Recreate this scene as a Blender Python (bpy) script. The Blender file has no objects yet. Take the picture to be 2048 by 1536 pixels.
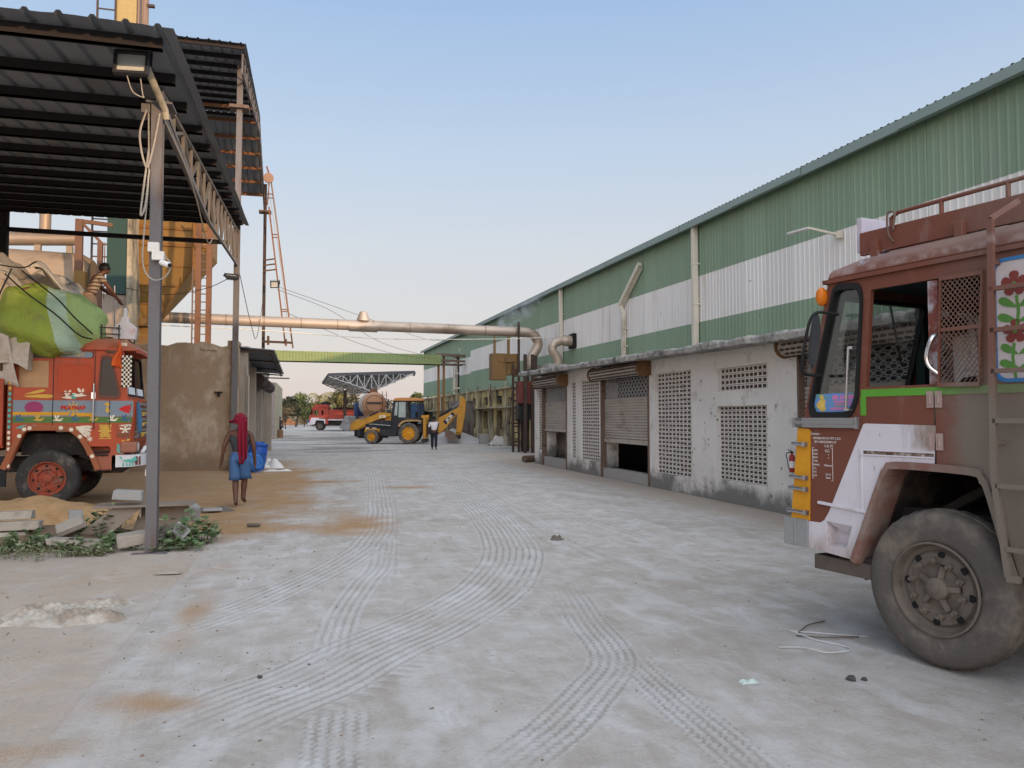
import bpy, bmesh, math, random
import numpy as np
from mathutils import Vector, Matrix
from mathutils.geometry import tessellate_polygon
C = bpy.context.scene.collection
PI = math.pi
R = math.radians
rnd = random.Random(7)

# ------------------------------------------------------------------ helpers
OFF = {}
def tag(o, label=None, cat=None, group=None, kind=None):
    if label: o['label'] = label
    if cat: o['category'] = cat
    if group: o['group'] = group
    if kind: o['kind'] = kind
    return o
def thing(name, label, cat, loc=(0, 0, 0), rz=0, group=None):
    o = bpy.data.objects.new(name, None); C.objects.link(o)
    o.location = loc; o.rotation_euler = (0, 0, rz); o.empty_display_size = .2
    return tag(o, label, cat, group)
def kids(o): return [c for c in bpy.data.objects if c.parent == o]
def dup(o, loc=None, rz=None, label=None, parent=None):
    ch = kids(o); c = o.copy(); C.objects.link(c)
    if parent: c.parent = parent
    for k in ch: dup(k, parent=c)
    if loc: c.location = loc
    if rz is not None: c.rotation_euler = (0, 0, rz)
    if label: c['label'] = label
    return c
def cum(o):
    v = Vector((0, 0, 0))
    while o: v = v + o.location; o = o.parent
    return v

class MB:
    def __init__(s): s.v = []; s.f = []; s.mi = []; s.m = 0
    def pt(s, *p): s.v.append(tuple(p)); return len(s.v) - 1
    def face(s, idx): s.f.append(tuple(idx)); s.mi.append(s.m)
    def poly(s, pts):
        n = len(s.v); s.v += [tuple(p) for p in pts]; s.face(range(n, n + len(pts)))
    def box(s, x0, x1, y0, y1, z0, z1):
        n = len(s.v)
        s.v += [(x0,y0,z0),(x1,y0,z0),(x1,y1,z0),(x0,y1,z0),(x0,y0,z1),(x1,y0,z1),(x1,y1,z1),(x0,y1,z1)]
        for f in ((0,3,2,1),(4,5,6,7),(0,1,5,4),(1,2,6,5),(2,3,7,6),(3,0,4,7)): s.face([n + i for i in f])
        return s
    def obox(s, c, size, rot):
        m = rot if isinstance(rot, Matrix) else Matrix.Rotation(rot[2], 3, 'Z') @ Matrix.Rotation(rot[1], 3, 'Y') @ Matrix.Rotation(rot[0], 3, 'X')
        n = len(s.v); a, b, d = [k / 2 for k in size]
        for p in ((-a,-b,-d),(a,-b,-d),(a,b,-d),(-a,b,-d),(-a,-b,d),(a,-b,d),(a,b,d),(-a,b,d)):
            q = m @ Vector(p); s.v.append((q.x + c[0], q.y + c[1], q.z + c[2]))
        for f in ((0,3,2,1),(4,5,6,7),(0,1,5,4),(1,2,6,5),(2,3,7,6),(3,0,4,7)): s.face([n + i for i in f])
        return s
    def beam(s, p, q, w, h=None, up=(0, 0, 1)):
        h = h or w; p = Vector(p); q = Vector(q); d = (q - p); L = d.length; d.normalize()
        u = Vector(up)
        if abs(d.dot(u)) > .98: u = Vector((0, 1, 0)) if abs(d.y) < .9 else Vector((1, 0, 0))
        a = d.cross(u).normalized(); b = a.cross(d).normalized()
        s.obox((p + q) / 2, (w, L, h), Matrix((a, d, b)).transposed()); return s
    def tube(s, pts, r, n=8, cap=True, sq=None):
        pts = [Vector(p) for p in pts]; k = len(pts); rr = r if isinstance(r, (list, tuple)) else [r] * k
        n0 = len(s.v); a = None
        for i, p in enumerate(pts):
            d = (pts[min(i + 1, k - 1)] - pts[max(i - 1, 0)])
            d = d.normalized() if d.length > 1e-9 else Vector((0, 0, 1))
            if a is None:
                u = Vector((0, 0, 1)) if abs(d.z) < .95 else Vector((1, 0, 0)); a = d.cross(u).normalized()
            else:
                a = (a - d * a.dot(d)); a = a.normalized() if a.length > 1e-6 else d.orthogonal().normalized()
            b = d.cross(a)
            for j in range(n):
                t = 2 * PI * j / n; ca, cb = math.cos(t), math.sin(t)
                if sq: cb *= sq
                q = p + (a * ca + b * cb) * rr[i]; s.v.append(tuple(q))
        for i in range(k - 1):
            for j in range(n):
                j2 = (j + 1) % n
                s.face((n0 + i*n + j, n0 + i*n + j2, n0 + (i+1)*n + j2, n0 + (i+1)*n + j))
        if cap:
            s.face([n0 + j for j in reversed(range(n))]); s.face([n0 + (k-1)*n + j for j in range(n)])
        return s
    def lathe(s, prof, c, axis='y', n=32, sgn=1, a0=0, a1=2*PI, fn=None):
        # prof: (radius, height along axis); fn(i,j,r)->r
        full = abs(a1 - a0 - 2*PI) < 1e-6; m = n if full else n + 1; n0 = len(s.v)
        for i, (r, h) in enumerate(prof):
            for j in range(m):
                t = a0 + (a1 - a0) * j / n; q = fn(i, j, r) if fn else r
                x, z = q * math.cos(t), q * math.sin(t)
                if axis == 'y': p = (c[0] + x, c[1] + sgn*h, c[2] + z)
                elif axis == 'z': p = (c[0] + x, c[1] + z, c[2] + sgn*h)
                else: p = (c[0] + sgn*h, c[1] + x, c[2] + z)
                s.v.append(p)
        for i in range(len(prof) - 1):
            for j in range(n):
                j2 = (j + 1) % m
                s.face((n0 + i*m + j, n0 + i*m + j2, n0 + (i+1)*m + j2, n0 + (i+1)*m + j))
        return s
    def plate(s, loops, t0, t1, ax='y', fn=None):
        # flat plate with holes; loops of (a,b); ax = axis of thickness
        if not isinstance(loops[0][0], (tuple, list)): loops = [loops]
        mp = {'y': lambda a, b, t: (a, t, b), 'x': lambda a, b, t: (t, a, b), 'z': lambda a, b, t: (a, b, t)}[ax]
        if fn: mp = fn
        flat = [p for l in loops for p in l]; N = len(flat); n0 = len(s.v)
        for t in (t0, t1): s.v += [tuple(mp(a, b, t)) for a, b in flat]
        tri = tessellate_polygon([[Vector((a, b, 0)) for a, b in l] for l in loops])
        for a, b, c in tri:
            s.face((n0+a, n0+b, n0+c)); s.face((n0+N+c, n0+N+b, n0+N+a))
        k = 0
        for l in loops:
            m = len(l)
            for i in range(m):
                j = (i + 1) % m; s.face((n0+k+i, n0+k+j, n0+N+k+j, n0+N+k+i))
            k += m
        return s
    def loft(s, rings, cap=True):
        n0 = len(s.v); n = len(rings[0])
        for r in rings: s.v += [tuple(p) for p in r]
        for i in range(len(rings) - 1):
            for j in range(n):
                j2 = (j + 1) % n; s.face((n0+i*n+j, n0+i*n+j2, n0+(i+1)*n+j2, n0+(i+1)*n+j))
        if cap:
            s.face([n0+j for j in reversed(range(n))]); s.face([n0+(len(rings)-1)*n+j for j in range(n)])
        return s
    def grid(s, fn, nu, nv):
        n0 = len(s.v)
        for i in range(nu + 1):
            for j in range(nv + 1): s.v.append(tuple(fn(i / nu, j / nv)))
        for i in range(nu):
            for j in range(nv):
                a = n0 + i*(nv+1) + j; s.face((a, a+1, a+nv+2, a+nv+1))
        return s
    def build(s, name, mats, parent=None, world=False, smooth=False, bevel=0, weld=False, sub=0, solid=0):
        if not isinstance(mats, (list, tuple)): mats = [mats]
        off = Vector((0, 0, 0)); loc = None
        if parent is None:
            A = np.array(s.v); loc = Vector(((A[:,0].min()+A[:,0].max())/2, (A[:,1].min()+A[:,1].max())/2, A[:,2].min())); off = loc
        elif world: off = cum(parent)
        me = bpy.data.meshes.new(name)
        me.from_pydata([(a-off.x, b-off.y, c-off.z) for a, b, c in s.v], [], s.f)
        for m in mats: me.materials.append(m)
        if len(mats) > 1: me.polygons.foreach_set('material_index', s.mi)
        bm = bmesh.new(); bm.from_mesh(me)
        if weld: bmesh.ops.remove_doubles(bm, verts=bm.verts, dist=1e-4)
        bmesh.ops.recalc_face_normals(bm, faces=bm.faces); bm.to_mesh(me); bm.free()
        if smooth:
            me.polygons.foreach_set('use_smooth', [True] * len(me.polygons))
        o = bpy.data.objects.new(name, me); C.objects.link(o)
        if parent: o.parent = parent
        if loc is not None: o.location = loc
        if solid:
            m = o.modifiers.new('solid', 'SOLIDIFY'); m.thickness = solid; m.offset = 0
        if bevel:
            m = o.modifiers.new('bevel', 'BEVEL'); m.width = bevel; m.segments = 2; m.limit_method = 'ANGLE'; m.angle_limit = R(40)
        if sub:
            m = o.modifiers.new('sub', 'SUBSURF'); m.levels = sub; m.render_levels = sub
        if smooth and smooth != 'all':
            try: me.set_sharp_from_angle(angle=R(38))
            except Exception: pass
        return o
def rr(x0, x1, z0, z1, r=.05, n=4):
    "rounded rectangle outline"
    out = []
    for cx, cz, a in ((x1-r, z1-r, 0), (x0+r, z1-r, 90), (x0+r, z0+r, 180), (x1-r, z0+r, 270)):
        for i in range(n + 1):
            t = R(a + 90 * i / n); out.append((cx + r*math.cos(t), cz + r*math.sin(t)))
    return out
def rpoly(pts, r=.04, n=3):
    "polygon with rounded corners"
    out = []; k = len(pts)
    for i in range(k):
        p = Vector(pts[i]); a = Vector(pts[i-1]); b = Vector(pts[(i+1) % k])
        da, db = (a - p), (b - p); q = min(r, da.length*.45, db.length*.45)
        A = p + da.normalized()*q; B = p + db.normalized()*q
        for j in range(n + 1):
            t = j / n; out.append(tuple(A*(1-t)**2 + p*2*t*(1-t) + B*t*t))
    return out
def inset(pts, d):
    c = [sum(p[0] for p in pts)/len(pts), sum(p[1] for p in pts)/len(pts)]
    out = []
    for p in pts:
        v = Vector((p[0]-c[0], p[1]-c[1])); L = v.length; out.append((c[0] + v.x*(L-d)/L, c[1] + v.y*(L-d)/L))
    return out
def spline(pts, n=8):
    P = [Vector(p) for p in pts]; P = [P[0]*2 - P[1]] + P + [P[-1]*2 - P[-2]]; out = []
    for i in range(1, len(P) - 2):
        for j in range(n):
            t = j / n; a, b, c, d = P[i-1], P[i], P[i+1], P[i+2]
            out.append(.5*((2*b) + (c-a)*t + (2*a-5*b+4*c-d)*t*t + (3*b-a-3*c+d)*t**3))
    out.append(P[-2]); return out
def text(name, s, size, mat, parent, M, depth=.003, bold=0, world=False, sx=1):
    cu = bpy.data.curves.new(name, 'FONT'); cu.body = s; cu.size = size; cu.extrude = depth; cu.align_x = 'CENTER'; cu.align_y = 'CENTER'
    cu.offset = bold; cu.resolution_u = 3
    to = bpy.data.objects.new('lettering_source', cu); C.objects.link(to)
    dg = bpy.context.evaluated_depsgraph_get(); me = bpy.data.meshes.new_from_object(to.evaluated_get(dg))
    bpy.data.objects.remove(to); me.transform(Matrix.Diagonal((sx, 1, 1, 1))); me.transform(M); me.materials.clear(); me.materials.append(mat)
    o = bpy.data.objects.new(name, me); C.objects.link(o); o.parent = parent; return o

# ------------------------------------------------------------------ materials
def lin(c):
    f = lambda x: x/12.92 if x <= .04045 else ((x+.055)/1.055)**2.4
    return tuple(f(k/255) for k in c) + (1,)
class NT:
    def __init__(s, m): s.t = m.node_tree; s.n = s.t.nodes
    def new(s, ty, **kw):
        n = s.n.new(ty)
        for k, v in kw.items():
            if k[0] == '_': setattr(n, k[1:], v)
        return n
    def link(s, a, b): s.t.links.new(a, b)
    def math(s, op, a, b=None, c=None, clamp=False):
        n = s.n.new('ShaderNodeMath'); n.operation = op; n.use_clamp = clamp
        for i, x in enumerate((a, b, c)):
            if x is None: continue
            if isinstance(x, (int, float)): n.inputs[i].default_value = x
            else: s.link(x, n.inputs[i])
        return n.outputs[0]
    def mix(s, fac, a, b, mode='MIX'):
        n = s.n.new('ShaderNodeMix'); n.data_type = 'RGBA'; n.blend_type = mode
        for i, x in ((0, fac), (6, a), (7, b)):
            if isinstance(x, (int, float)): n.inputs[i].default_value = x
            elif isinstance(x, tuple): n.inputs[i].default_value = x
            else: s.link(x, n.inputs[i])
        return n.outputs[2]
    def noise(s, vec, scale, det=4, rough=.6, stretch=None, dist=0):
        if stretch:
            mp = s.n.new('ShaderNodeMapping'); mp.inputs['Scale'].default_value = stretch; s.link(vec, mp.inputs[0]); vec = mp.outputs[0]
        n = s.n.new('ShaderNodeTexNoise'); n.inputs['Scale'].default_value = scale; n.inputs['Detail'].default_value = det; n.inputs['Roughness'].default_value = rough
        n.inputs['Distortion'].default_value = dist
        s.link(vec, n.inputs['Vector']); return n.outputs[0]
    def ramp(s, x, lo, hi, a=0., b=1.):
        n = s.n.new('ShaderNodeMapRange'); n.inputs[1].default_value = lo; n.inputs[2].default_value = hi; n.inputs[3].default_value = a; n.inputs[4].default_value = b
        n.interpolation_type = 'SMOOTHSTEP'
        s.link(x, n.inputs[0]); return n.outputs[0]
    def sep(s, v):
        n = s.n.new('ShaderNodeSeparateXYZ'); s.link(v, n.inputs[0]); return n.outputs
def newmat(name):
    m = bpy.data.materials.new(name); m.use_nodes = True; t = NT(m); t.bs = t.n['Principled BSDF']; return m, t
def mat(name, col, rough=.75, metal=0, var=.25, vs=2.5, fine=.12, fs=40, dirt=None, damt=.5, ds=1.6, dst=(1, 1, 1), bump=0, bs=60, spec=.35, zdirt=None, dust=None, extra=None):
    """col/dirt sRGB. dirt: patches of a second colour by stretched noise; zdirt=(col,z0,z1,amt): stain rising from the
    base with a ragged edge; dust=(col,amt): dust that settled on faces that look up"""
    m, t = newmat(name)
    tc = t.n.new('ShaderNodeTexCoord').outputs['Object']; geo = t.n.new('ShaderNodeNewGeometry')
    c = lin(col)
    v = t.noise(tc, vs, 5); f = t.noise(tc, fs, 3)
    k = t.math('ADD', t.math('MULTIPLY_ADD', v, 2*var, 1-var), t.math('MULTIPLY_ADD', f, 2*fine, -fine))
    out = t.mix(1., c, t_gray(t, k), 'MULTIPLY')
    if dirt:
        n = t.noise(tc, ds, 7, .68, dst); out = t.mix(t.math('MULTIPLY', t.ramp(n, .62-.3*damt, .78-.2*damt), min(1, .55+damt*.5)), out, lin(dirt))
    if zdirt:
        z = t.sep(tc)[2]; n = t.noise(tc, 2.2, 7, .7)
        dz_ = zdirt[2]-zdirt[1]; e = t.math('ADD', z, t.math('ADD', t.math('MULTIPLY_ADD', n, dz_*2.2, -dz_*1.1), t.math('MULTIPLY_ADD', t.noise(tc, .45, 3), dz_*3.2, -dz_*1.6)))
        out = t.mix(t.math('MULTIPLY', t.ramp(e, zdirt[1], zdirt[2], 1., 0.), zdirt[3]), out, lin(zdirt[0]))
    if dust:
        nz = t.sep(geo.outputs['Normal'])[2]; n = t.noise(tc, 3, 5)
        out = t.mix(t.math('MULTIPLY', t.ramp(t.math('ADD', nz, t.math('MULTIPLY_ADD', n, .8, -.4)), .25, .9), dust[1]), out, lin(dust[0]))
    if extra: out = extra(t, tc, out)
    t.link(out, t.bs.inputs['Base Color']); t.bs.inputs['Metallic'].default_value = metal; t.bs.inputs['Specular IOR Level'].default_value = spec
    t.link(t.math('MULTIPLY_ADD', v, .3, rough-.15, clamp=True), t.bs.inputs['Roughness'])
    if bump:
        b = t.n.new('ShaderNodeBump'); b.inputs['Strength'].default_value = 1; b.inputs['Distance'].default_value = bump
        t.link(t.math('ADD', t.noise(tc, bs, 5), t.noise(tc, bs/6, 4)), b.inputs['Height']); t.link(b.outputs[0], t.bs.inputs['Normal'])
    return m
def t_gray(t, k):
    n = t.n.new('ShaderNodeCombineColor')
    for i in range(3): t.link(k, n.inputs[i])
    return n.outputs[0]
def glass(name, tint=(200, 210, 205), fac=.12, dusty=.15):
    m, t = newmat(name); t.n.remove(t.bs); o = t.n['Material Output']
    tr = t.n.new('ShaderNodeBsdfTransparent'); tr.inputs[0].default_value = lin(tint)
    g = t.n.new('ShaderNodeBsdfGlossy'); g.inputs['Roughness'].default_value = .05; g.inputs[0].default_value = (.9, .9, .9, 1)
    d = t.n.new('ShaderNodeBsdfDiffuse'); d.inputs[0].default_value = lin((150, 145, 138))
    lw = t.n.new('ShaderNodeFresnel'); lw.inputs[0].default_value = 1.45
    mx = t.n.new('ShaderNodeMixShader'); t.link(t.math('MULTIPLY_ADD', lw.outputs[0], .5, fac-.02, clamp=True), mx.inputs[0]); t.link(tr.outputs[0], mx.inputs[1]); t.link(g.outputs[0], mx.inputs[2])
    m2 = t.n.new('ShaderNodeMixShader'); tc = t.n.new('ShaderNodeTexCoord').outputs['Object']
    t.link(t.math('MULTIPLY', t.ramp(t.noise(tc, 2.5, 6), .35, .8), dusty*2), m2.inputs[0]); t.link(mx.outputs[0], m2.inputs[1]); t.link(d.outputs[0], m2.inputs[2])
    t.link(m2.outputs[0], o.inputs[0]); return m

# ------------------------------------------------------------------ world, sun, camera
SC = bpy.context.scene
SUN_EL, SUN_AZ = R(4.0), R(22)          # sun behind the camera, 22 degrees to the right, very low
sv = Vector((math.sin(SUN_AZ)*math.cos(SUN_EL), -math.cos(SUN_AZ)*math.cos(SUN_EL), math.sin(SUN_EL)))
w = bpy.data.worlds.new('World'); SC.world = w; w.use_nodes = True
wt = w.node_tree; sky = wt.nodes.new('ShaderNodeTexSky'); sky.sky_type = 'NISHITA'; sky.sun_disc = False
sky.sun_elevation = SUN_EL; sky.sun_rotation = PI - SUN_AZ   # sky azimuth is measured from +Y, clockwise
sky.air_density = 1.0; sky.dust_density = 1.2; sky.ozone_density = 1.5; sky.altitude = 100
WN = NT(w); wg = WN.n.new('ShaderNodeTexCoord').outputs['Generated']; wr = WN.n.new('ShaderNodeValToRGB'); wr.color_ramp.interpolation = 'LINEAR'
EL_ = WN.math('DIVIDE', WN.math('ARCSINE', WN.sep(wg)[2]), PI/2, clamp=True)      # even dusk haze low in the air, by elevation
for i, (p_, c_) in enumerate(((0, (1.68, 1.48, 1.50)), (.063, (1.68, 1.56, 1.58)), (.13, (1.60, 1.63, 1.75)), (.21, (1.30, 1.55, 1.90)), (.317, (.90, 1.27, 1.87)), (.5, (1.2, 1.45, 1.8)), (1, (1.9, 2.05, 2.25)))):
    e_ = wr.color_ramp.elements[i] if i < 2 else wr.color_ramp.elements.new(p_); e_.position = p_; e_.color = (*c_, 1)
WN.link(EL_, wr.inputs[0]); WX = WN.sep(wg)
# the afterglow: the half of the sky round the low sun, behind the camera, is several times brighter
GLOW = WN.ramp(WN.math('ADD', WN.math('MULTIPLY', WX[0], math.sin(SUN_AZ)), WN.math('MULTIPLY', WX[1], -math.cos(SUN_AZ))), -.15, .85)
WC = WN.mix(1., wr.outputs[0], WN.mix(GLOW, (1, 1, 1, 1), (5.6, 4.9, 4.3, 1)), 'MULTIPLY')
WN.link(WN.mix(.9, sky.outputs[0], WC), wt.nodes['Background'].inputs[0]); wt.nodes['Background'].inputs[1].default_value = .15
sl = bpy.data.lights.new('sun', 'SUN'); sl.energy = 1.2; sl.angle = R(.6); sl.color = (1, .66, .38)
so = bpy.data.objects.new('sun', sl); C.objects.link(so); so.rotation_euler = sv.to_track_quat('Z', 'Y').to_euler(); so.location = (20, -40, 30)
cam = bpy.data.cameras.new('camera'); cam.sensor_width = 36; cam.lens = 36*1540/2048; cam.clip_end = 3000; cam.clip_start = .05
co = bpy.data.objects.new('camera', cam); C.objects.link(co); co.location = (0, 0, 1.65)
YAW = math.atan(400/1540); PITCH = math.atan(67/1540)
co.rotation_euler = (PI/2 + PITCH, 0, -YAW); SC.camera = co
SC.view_settings.view_transform = 'Standard'; SC.view_settings.look = 'None'; SC.view_settings.exposure = 1.5; SC.view_settings.gamma = 1
SC.cycles.max_bounces = 6; SC.cycles.transparent_max_bounces = 12; SC.cycles.caustics_reflective = False; SC.cycles.caustics_refractive = False
SC.cycles.volume_bounces = 0

# ------------------------------------------------------------------ ground
def vnoise(x, y, s, seed=0):
    x = x*s + 13.7*seed; y = y*s + 7.3*seed; xi = np.floor(x); yi = np.floor(y); fx = x-xi; fy = y-yi
    fx = fx*fx*(3-2*fx); fy = fy*fy*(3-2*fy)
    h = lambda a, b: np.modf(np.abs(np.sin(a*127.1 + b*311.7 + seed*17.0)*43758.5453))[0]
    return (h(xi, yi)*(1-fx) + h(xi+1, yi)*fx)*(1-fy) + (h(xi, yi+1)*(1-fx) + h(xi+1, yi+1)*fx)*fy
def fbm(x, y, s, seed=0, o=4):
    return sum(vnoise(x, y, s*2**i, seed+i)*.5**i for i in range(o))/sum(.5**i for i in range(o))
def sstep(a, b, x):
    t = np.clip((x-a)/(b-a), 0, 1); return t*t*(3-2*t)
# ground: one sheet, finest near the camera so that the tyre tracks are real relief in the dust
TRACKS = [  # centre line, half width, number of ribs, strength
 ([(-.781,4.255),(-.327,4.755),(.02,5.082),(.449,5.644),(.992,6.252),(1.533,7.003),(1.985,7.95),(2.382,9.124),(2.691,10.779),(2.992,13.508),(3.159,17.047),(3.619,22.927),(3.792,33.06)], .40, 10, .9),
 ([(-1.303,6.256),(-.932,6.624),(-.508,7.209),(-.079,8.065),(.365,9.093),(.812,10.685),(1.106,12.83),(1.458,17.489),(1.823,23.393),(1.944,28.85)], .25, 6, .85),
 ([(-.672,4.828),(-.344,4.987),(-.046,5.305),(.147,5.623),(.205,6.146),(.317,6.919),(.542,7.903),(.778,8.986),(1.027,11.2)], .17, 5, .8),
 ([(.114,3.3),(.123,3.794),(.138,4.118),(.163,4.6)], .17, 5, 1.1),
 ([(.737,3.397),(.992,3.67),(1.333,4.024),(1.672,4.455),(1.963,4.894),(2.081,5.272),(2.17,5.925),(2.36,6.915),(2.452,7.386)], .18, 6, 1.15),
 ([(2.16,5.3),(2.095,4.678),(2.069,4.201),(2.05,3.777),(2.032,3.327),(1.998,3.0)], .15, 5, 1.1),
 ([(5.376,8.809),(5.275,11.748),(5.553,16.938),(6.177,24.189),(7.258,34.08)], .32, 4, .5),
 ([(4.5,9.5),(4.35,12),(4.5,17),(5.0,24),(5.9,34)], .3, 4, .4),
 ([(.58,7.335),(.779,8.731),(.944,10.294),(1.205,12.8)], .2, 4, .5),
 ([(3.4,7.5),(3.3,10),(3.7,16),(4.4,24)], .25, 3, .35),
]
def seg(a, b, st): return list(np.arange(a, b, st))
xs = np.array([-900,-300,-120,-60,-30,-20] + seg(-14,-4.5,.16) + seg(-4.5,-1.6,.045) + seg(-1.6,4.6,.018) + seg(4.6,5.2,.04) + seg(5.2,12,.14) + [12,16,30,60,120,300,900])
ys = np.array([-200,-60,-20,-6,0] + seg(1.5,2.6,.2) + seg(2.6,8.2,.018) + seg(8.2,9.5,.03) + seg(9.5,14,.05) + seg(14,34,.1) + seg(34,90,.6) + [90,100,115,140,200,300,500,900])
GX, GY = np.meshgrid(xs, ys, indexing='ij'); X = GX.ravel(); Y = GY.ravel()
trk = np.zeros_like(X); hgt = np.zeros_like(X); edge = np.zeros_like(X)
for ti, (pts, hw, nr, st) in enumerate(TRACKS):
    P = [tuple(p[:2]) for p in spline([(a, b, 0) for a, b in pts], 6)]
    bx = (X > min(p[0] for p in P)-1) & (X < max(p[0] for p in P)+1) & (Y > min(p[1] for p in P)-1) & (Y < max(p[1] for p in P)+1)
    ii = np.where(bx)[0]; x = X[ii]; y = Y[ii]; bd = np.full(len(ii), 9.); bs = np.zeros(len(ii)); bt = np.zeros(len(ii)); acc = 0
    for (ax, ay), (cx, cy_) in zip(P[:-1], P[1:]):
        dx, dy = cx-ax, cy_-ay; L = math.hypot(dx, dy)
        if L < 1e-6: continue
        t = np.clip(((x-ax)*dx + (y-ay)*dy)/L**2, 0, 1); ex = x-ax-t*dx; ey = y-ay-t*dy; d = np.hypot(ex, ey)
        k = d < bd; bd[k] = d[k]; bs[k] = (np.sign(dx*ey - dy*ex)*d)[k]; bt[k] = (acc + t*L)[k]; acc += L
    wob = (fbm(x, y, 1.2, 30+ti, 3)-.5)*.05; s = (bs+wob)/hw
    ins = sstep(1.06, .93, np.abs(s)) * sstep(.22, .58, .6*fbm(x, y, 1.1, 50+ti, 3) + .5*fbm(x, y, 7, 150+ti, 3)) * sstep(0, min(1., acc*.2), bt) * sstep(0, min(1., acc*.2), acc-bt)
    zig = (.12 if ti in (0, 1, 2) else .26)*np.sin(bt*2*PI/.062)
    rc = np.cos((s*nr + zig)*PI); rib = sstep(-.95, -.1, rc); lug = sstep(-.2, .5, np.sin(bt*2*PI/.062 + np.round(s*nr/2)*2.1 + 2*np.abs(rc)))
    if ti in (0, 1):   # sideways lugs squeezed out along the outer edge
        ol = sstep(.9, 1.05, -s)*sstep(1.45, 1.25, -s)*(np.sin(bt*2*PI/.11 + s*2) > .1)*sstep(.35, .6, fbm(x, y, .8, 80+ti, 2)+.08)
    else: ol = 0*s
    br = .1+1.7*fbm(x, y, 5, 60+ti, 4)
    h = ins*(rib*.0042*((.75+.25*lug) if ti in (0, 1, 2) else (.5+.5*lug)) - .0022)*br*st + ol*.005
    hgt[ii] += h; g = ins*(.16 + (1-rib)*.75 + .28*(1-lug)*rib*(.4 if ti in (0, 1, 2) else 1))*st*(.35 + .65*br); trk[ii] = np.maximum(trk[ii], np.clip(g + ol*.5, 0, 1.2)); edge[ii] = np.maximum(edge[ii], ins*rib*st)
near = sstep(45, 12, Y)
road = sstep(-1.9, -1.0, X + (fbm(X, Y, 1.1, 1, 4)-.5)*1.2)*.7 + .3*(X + (fbm(X, Y, 5, 2, 3)-.5)*.06 > -1.3)
slab = (X > -1.3)
und = (fbm(X, Y, .35, 2, 4)-.5)*.05*near*sstep(-1.2, -2.2, X)*sstep(13.5, 10.5, Y) + (fbm(X, Y, 3, 3, 3)-.5)*.012*near
foot = sstep(.56, .74, fbm(X*1.3, Y*.8, 3.4, 9, 4))          # paler scuffs and foot prints
Z = hgt + und*np.where(slab, .55, 1.6) - np.where(slab, 0, .014)*sstep(13, 10, Y)
# husk: brown rice husk trodden over the yard on the left
n1 = fbm(X, Y, .55, 11, 4); n2 = fbm(X, Y, 2.2, 15, 4)
hz = lambda cx, cy_, rx, ry: np.exp(-(((X-cx)/rx)**2 + ((Y-cy_)/ry)**2))
base = sstep(1.6, -1.6, X + (n1-.5)*2.2 - np.clip((Y-13)*.03, -.3, .5))*sstep(10.1, 11.8, Y + (n1-.5)*2.4)*sstep(36, 27, Y)
hk = base*1.05 + .95*hz(.75, 12.1, .75, 1.1) + .8*hz(2.2, 18.3, .8, .5) + .75*hz(-.93, 7.2, .22, .75) + .85*hz(-.95, 4.9, .42, .26) + .45*hz(-2.2, 8.9, 1.4, .5) + .75*hz(-1.7, 4.35, 1.0, .28) + .45*hz(-.95, 6.0, .25, .9) + .5*hz(0, 20.5, 6, .35) + .4*hz(-1.0, 9.8, .5, 1.3)
hk = np.clip(hk*1.0 - .17 + (n2-.5)*.7*(hk > .04), 0, 1)
dirt = (1-road)*sstep(14, 11, Y)
wallsd = 1.3*sstep(6.2, 7.4, X + (n1-.5)*.9)*sstep(40, 28, Y)
dark = sstep(34, 40, Y)*sstep(.52, .66, fbm(X*.22, Y*.6, .9, 21, 3))
me = bpy.data.meshes.new('ground'); nx, ny = GX.shape
idx = np.arange(nx*ny).reshape(nx, ny); q = np.stack([idx[:-1,:-1], idx[1:,:-1], idx[1:,1:], idx[:-1,1:]], -1).reshape(-1, 4)
me.vertices.add(len(X)); me.vertices.foreach_set('co', np.stack([X, Y, Z], -1).astype(np.float32).ravel())
me.loops.add(q.size); me.loops.foreach_set('vertex_index', q.ravel().astype(np.int32))
me.polygons.add(len(q)); me.polygons.foreach_set('loop_start', np.arange(0, q.size, 4, dtype=np.int32))
try: me.polygons.foreach_set('loop_total', np.full(len(q), 4, dtype=np.int32))
except Exception: pass
me.update(calc_edges=True); me.polygons.foreach_set('use_smooth', [True]*len(q))
for nm, A in (('soil', np.stack([np.clip(trk, 0, 1), hk, np.clip(dirt + .75*wallsd, 0, 1), np.clip(foot*.3*near + np.clip(edge, 0, 1)*.45, 0, 1)], -1)), ('soil_far', np.stack([dark, 0*dark, 0*dark, 0*dark+1], -1))):
    at = me.attributes.new(nm, 'FLOAT_COLOR', 'POINT'); at.data.foreach_set('color', A.astype(np.float32).ravel())
m, t = newmat('ground_dust')
at = t.n.new('ShaderNodeAttribute'); at.attribute_name = 'soil'; sc = t.n.new('ShaderNodeSeparateColor'); t.link(at.outputs['Color'], sc.inputs[0])
at2 = t.n.new('ShaderNodeAttribute'); at2.attribute_name = 'soil_far'; s2 = t.n.new('ShaderNodeSeparateColor'); t.link(at2.outputs['Color'], s2.inputs[0])
tc = t.n.new('ShaderNodeTexCoord').outputs['Object']
big = t.noise(tc, .45, 6, .62); mid = t.noise(tc, 3.2, 7, .7); fin = t.noise(tc, 42, 6, .8); sp = t.noise(tc, 120, 2)
streak = t.noise(tc, 1.3, 8, .75, (1.8, .28, 1), .6)
g = t.mix(t.ramp(t.math('ADD', t.math('MULTIPLY', mid, .55), t.math('MULTIPLY', streak, .45)), .34, .68), lin((164, 155, 145)), lin((191, 186, 182)))
g = t.mix(t.math('MULTIPLY', t.ramp(big, .44, .72), .5), g, lin((152, 142, 130)))
g = t.mix(t.math('MULTIPLY', t.ramp(fin, .50, .72), .42), g, lin((132, 126, 120)))
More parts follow.
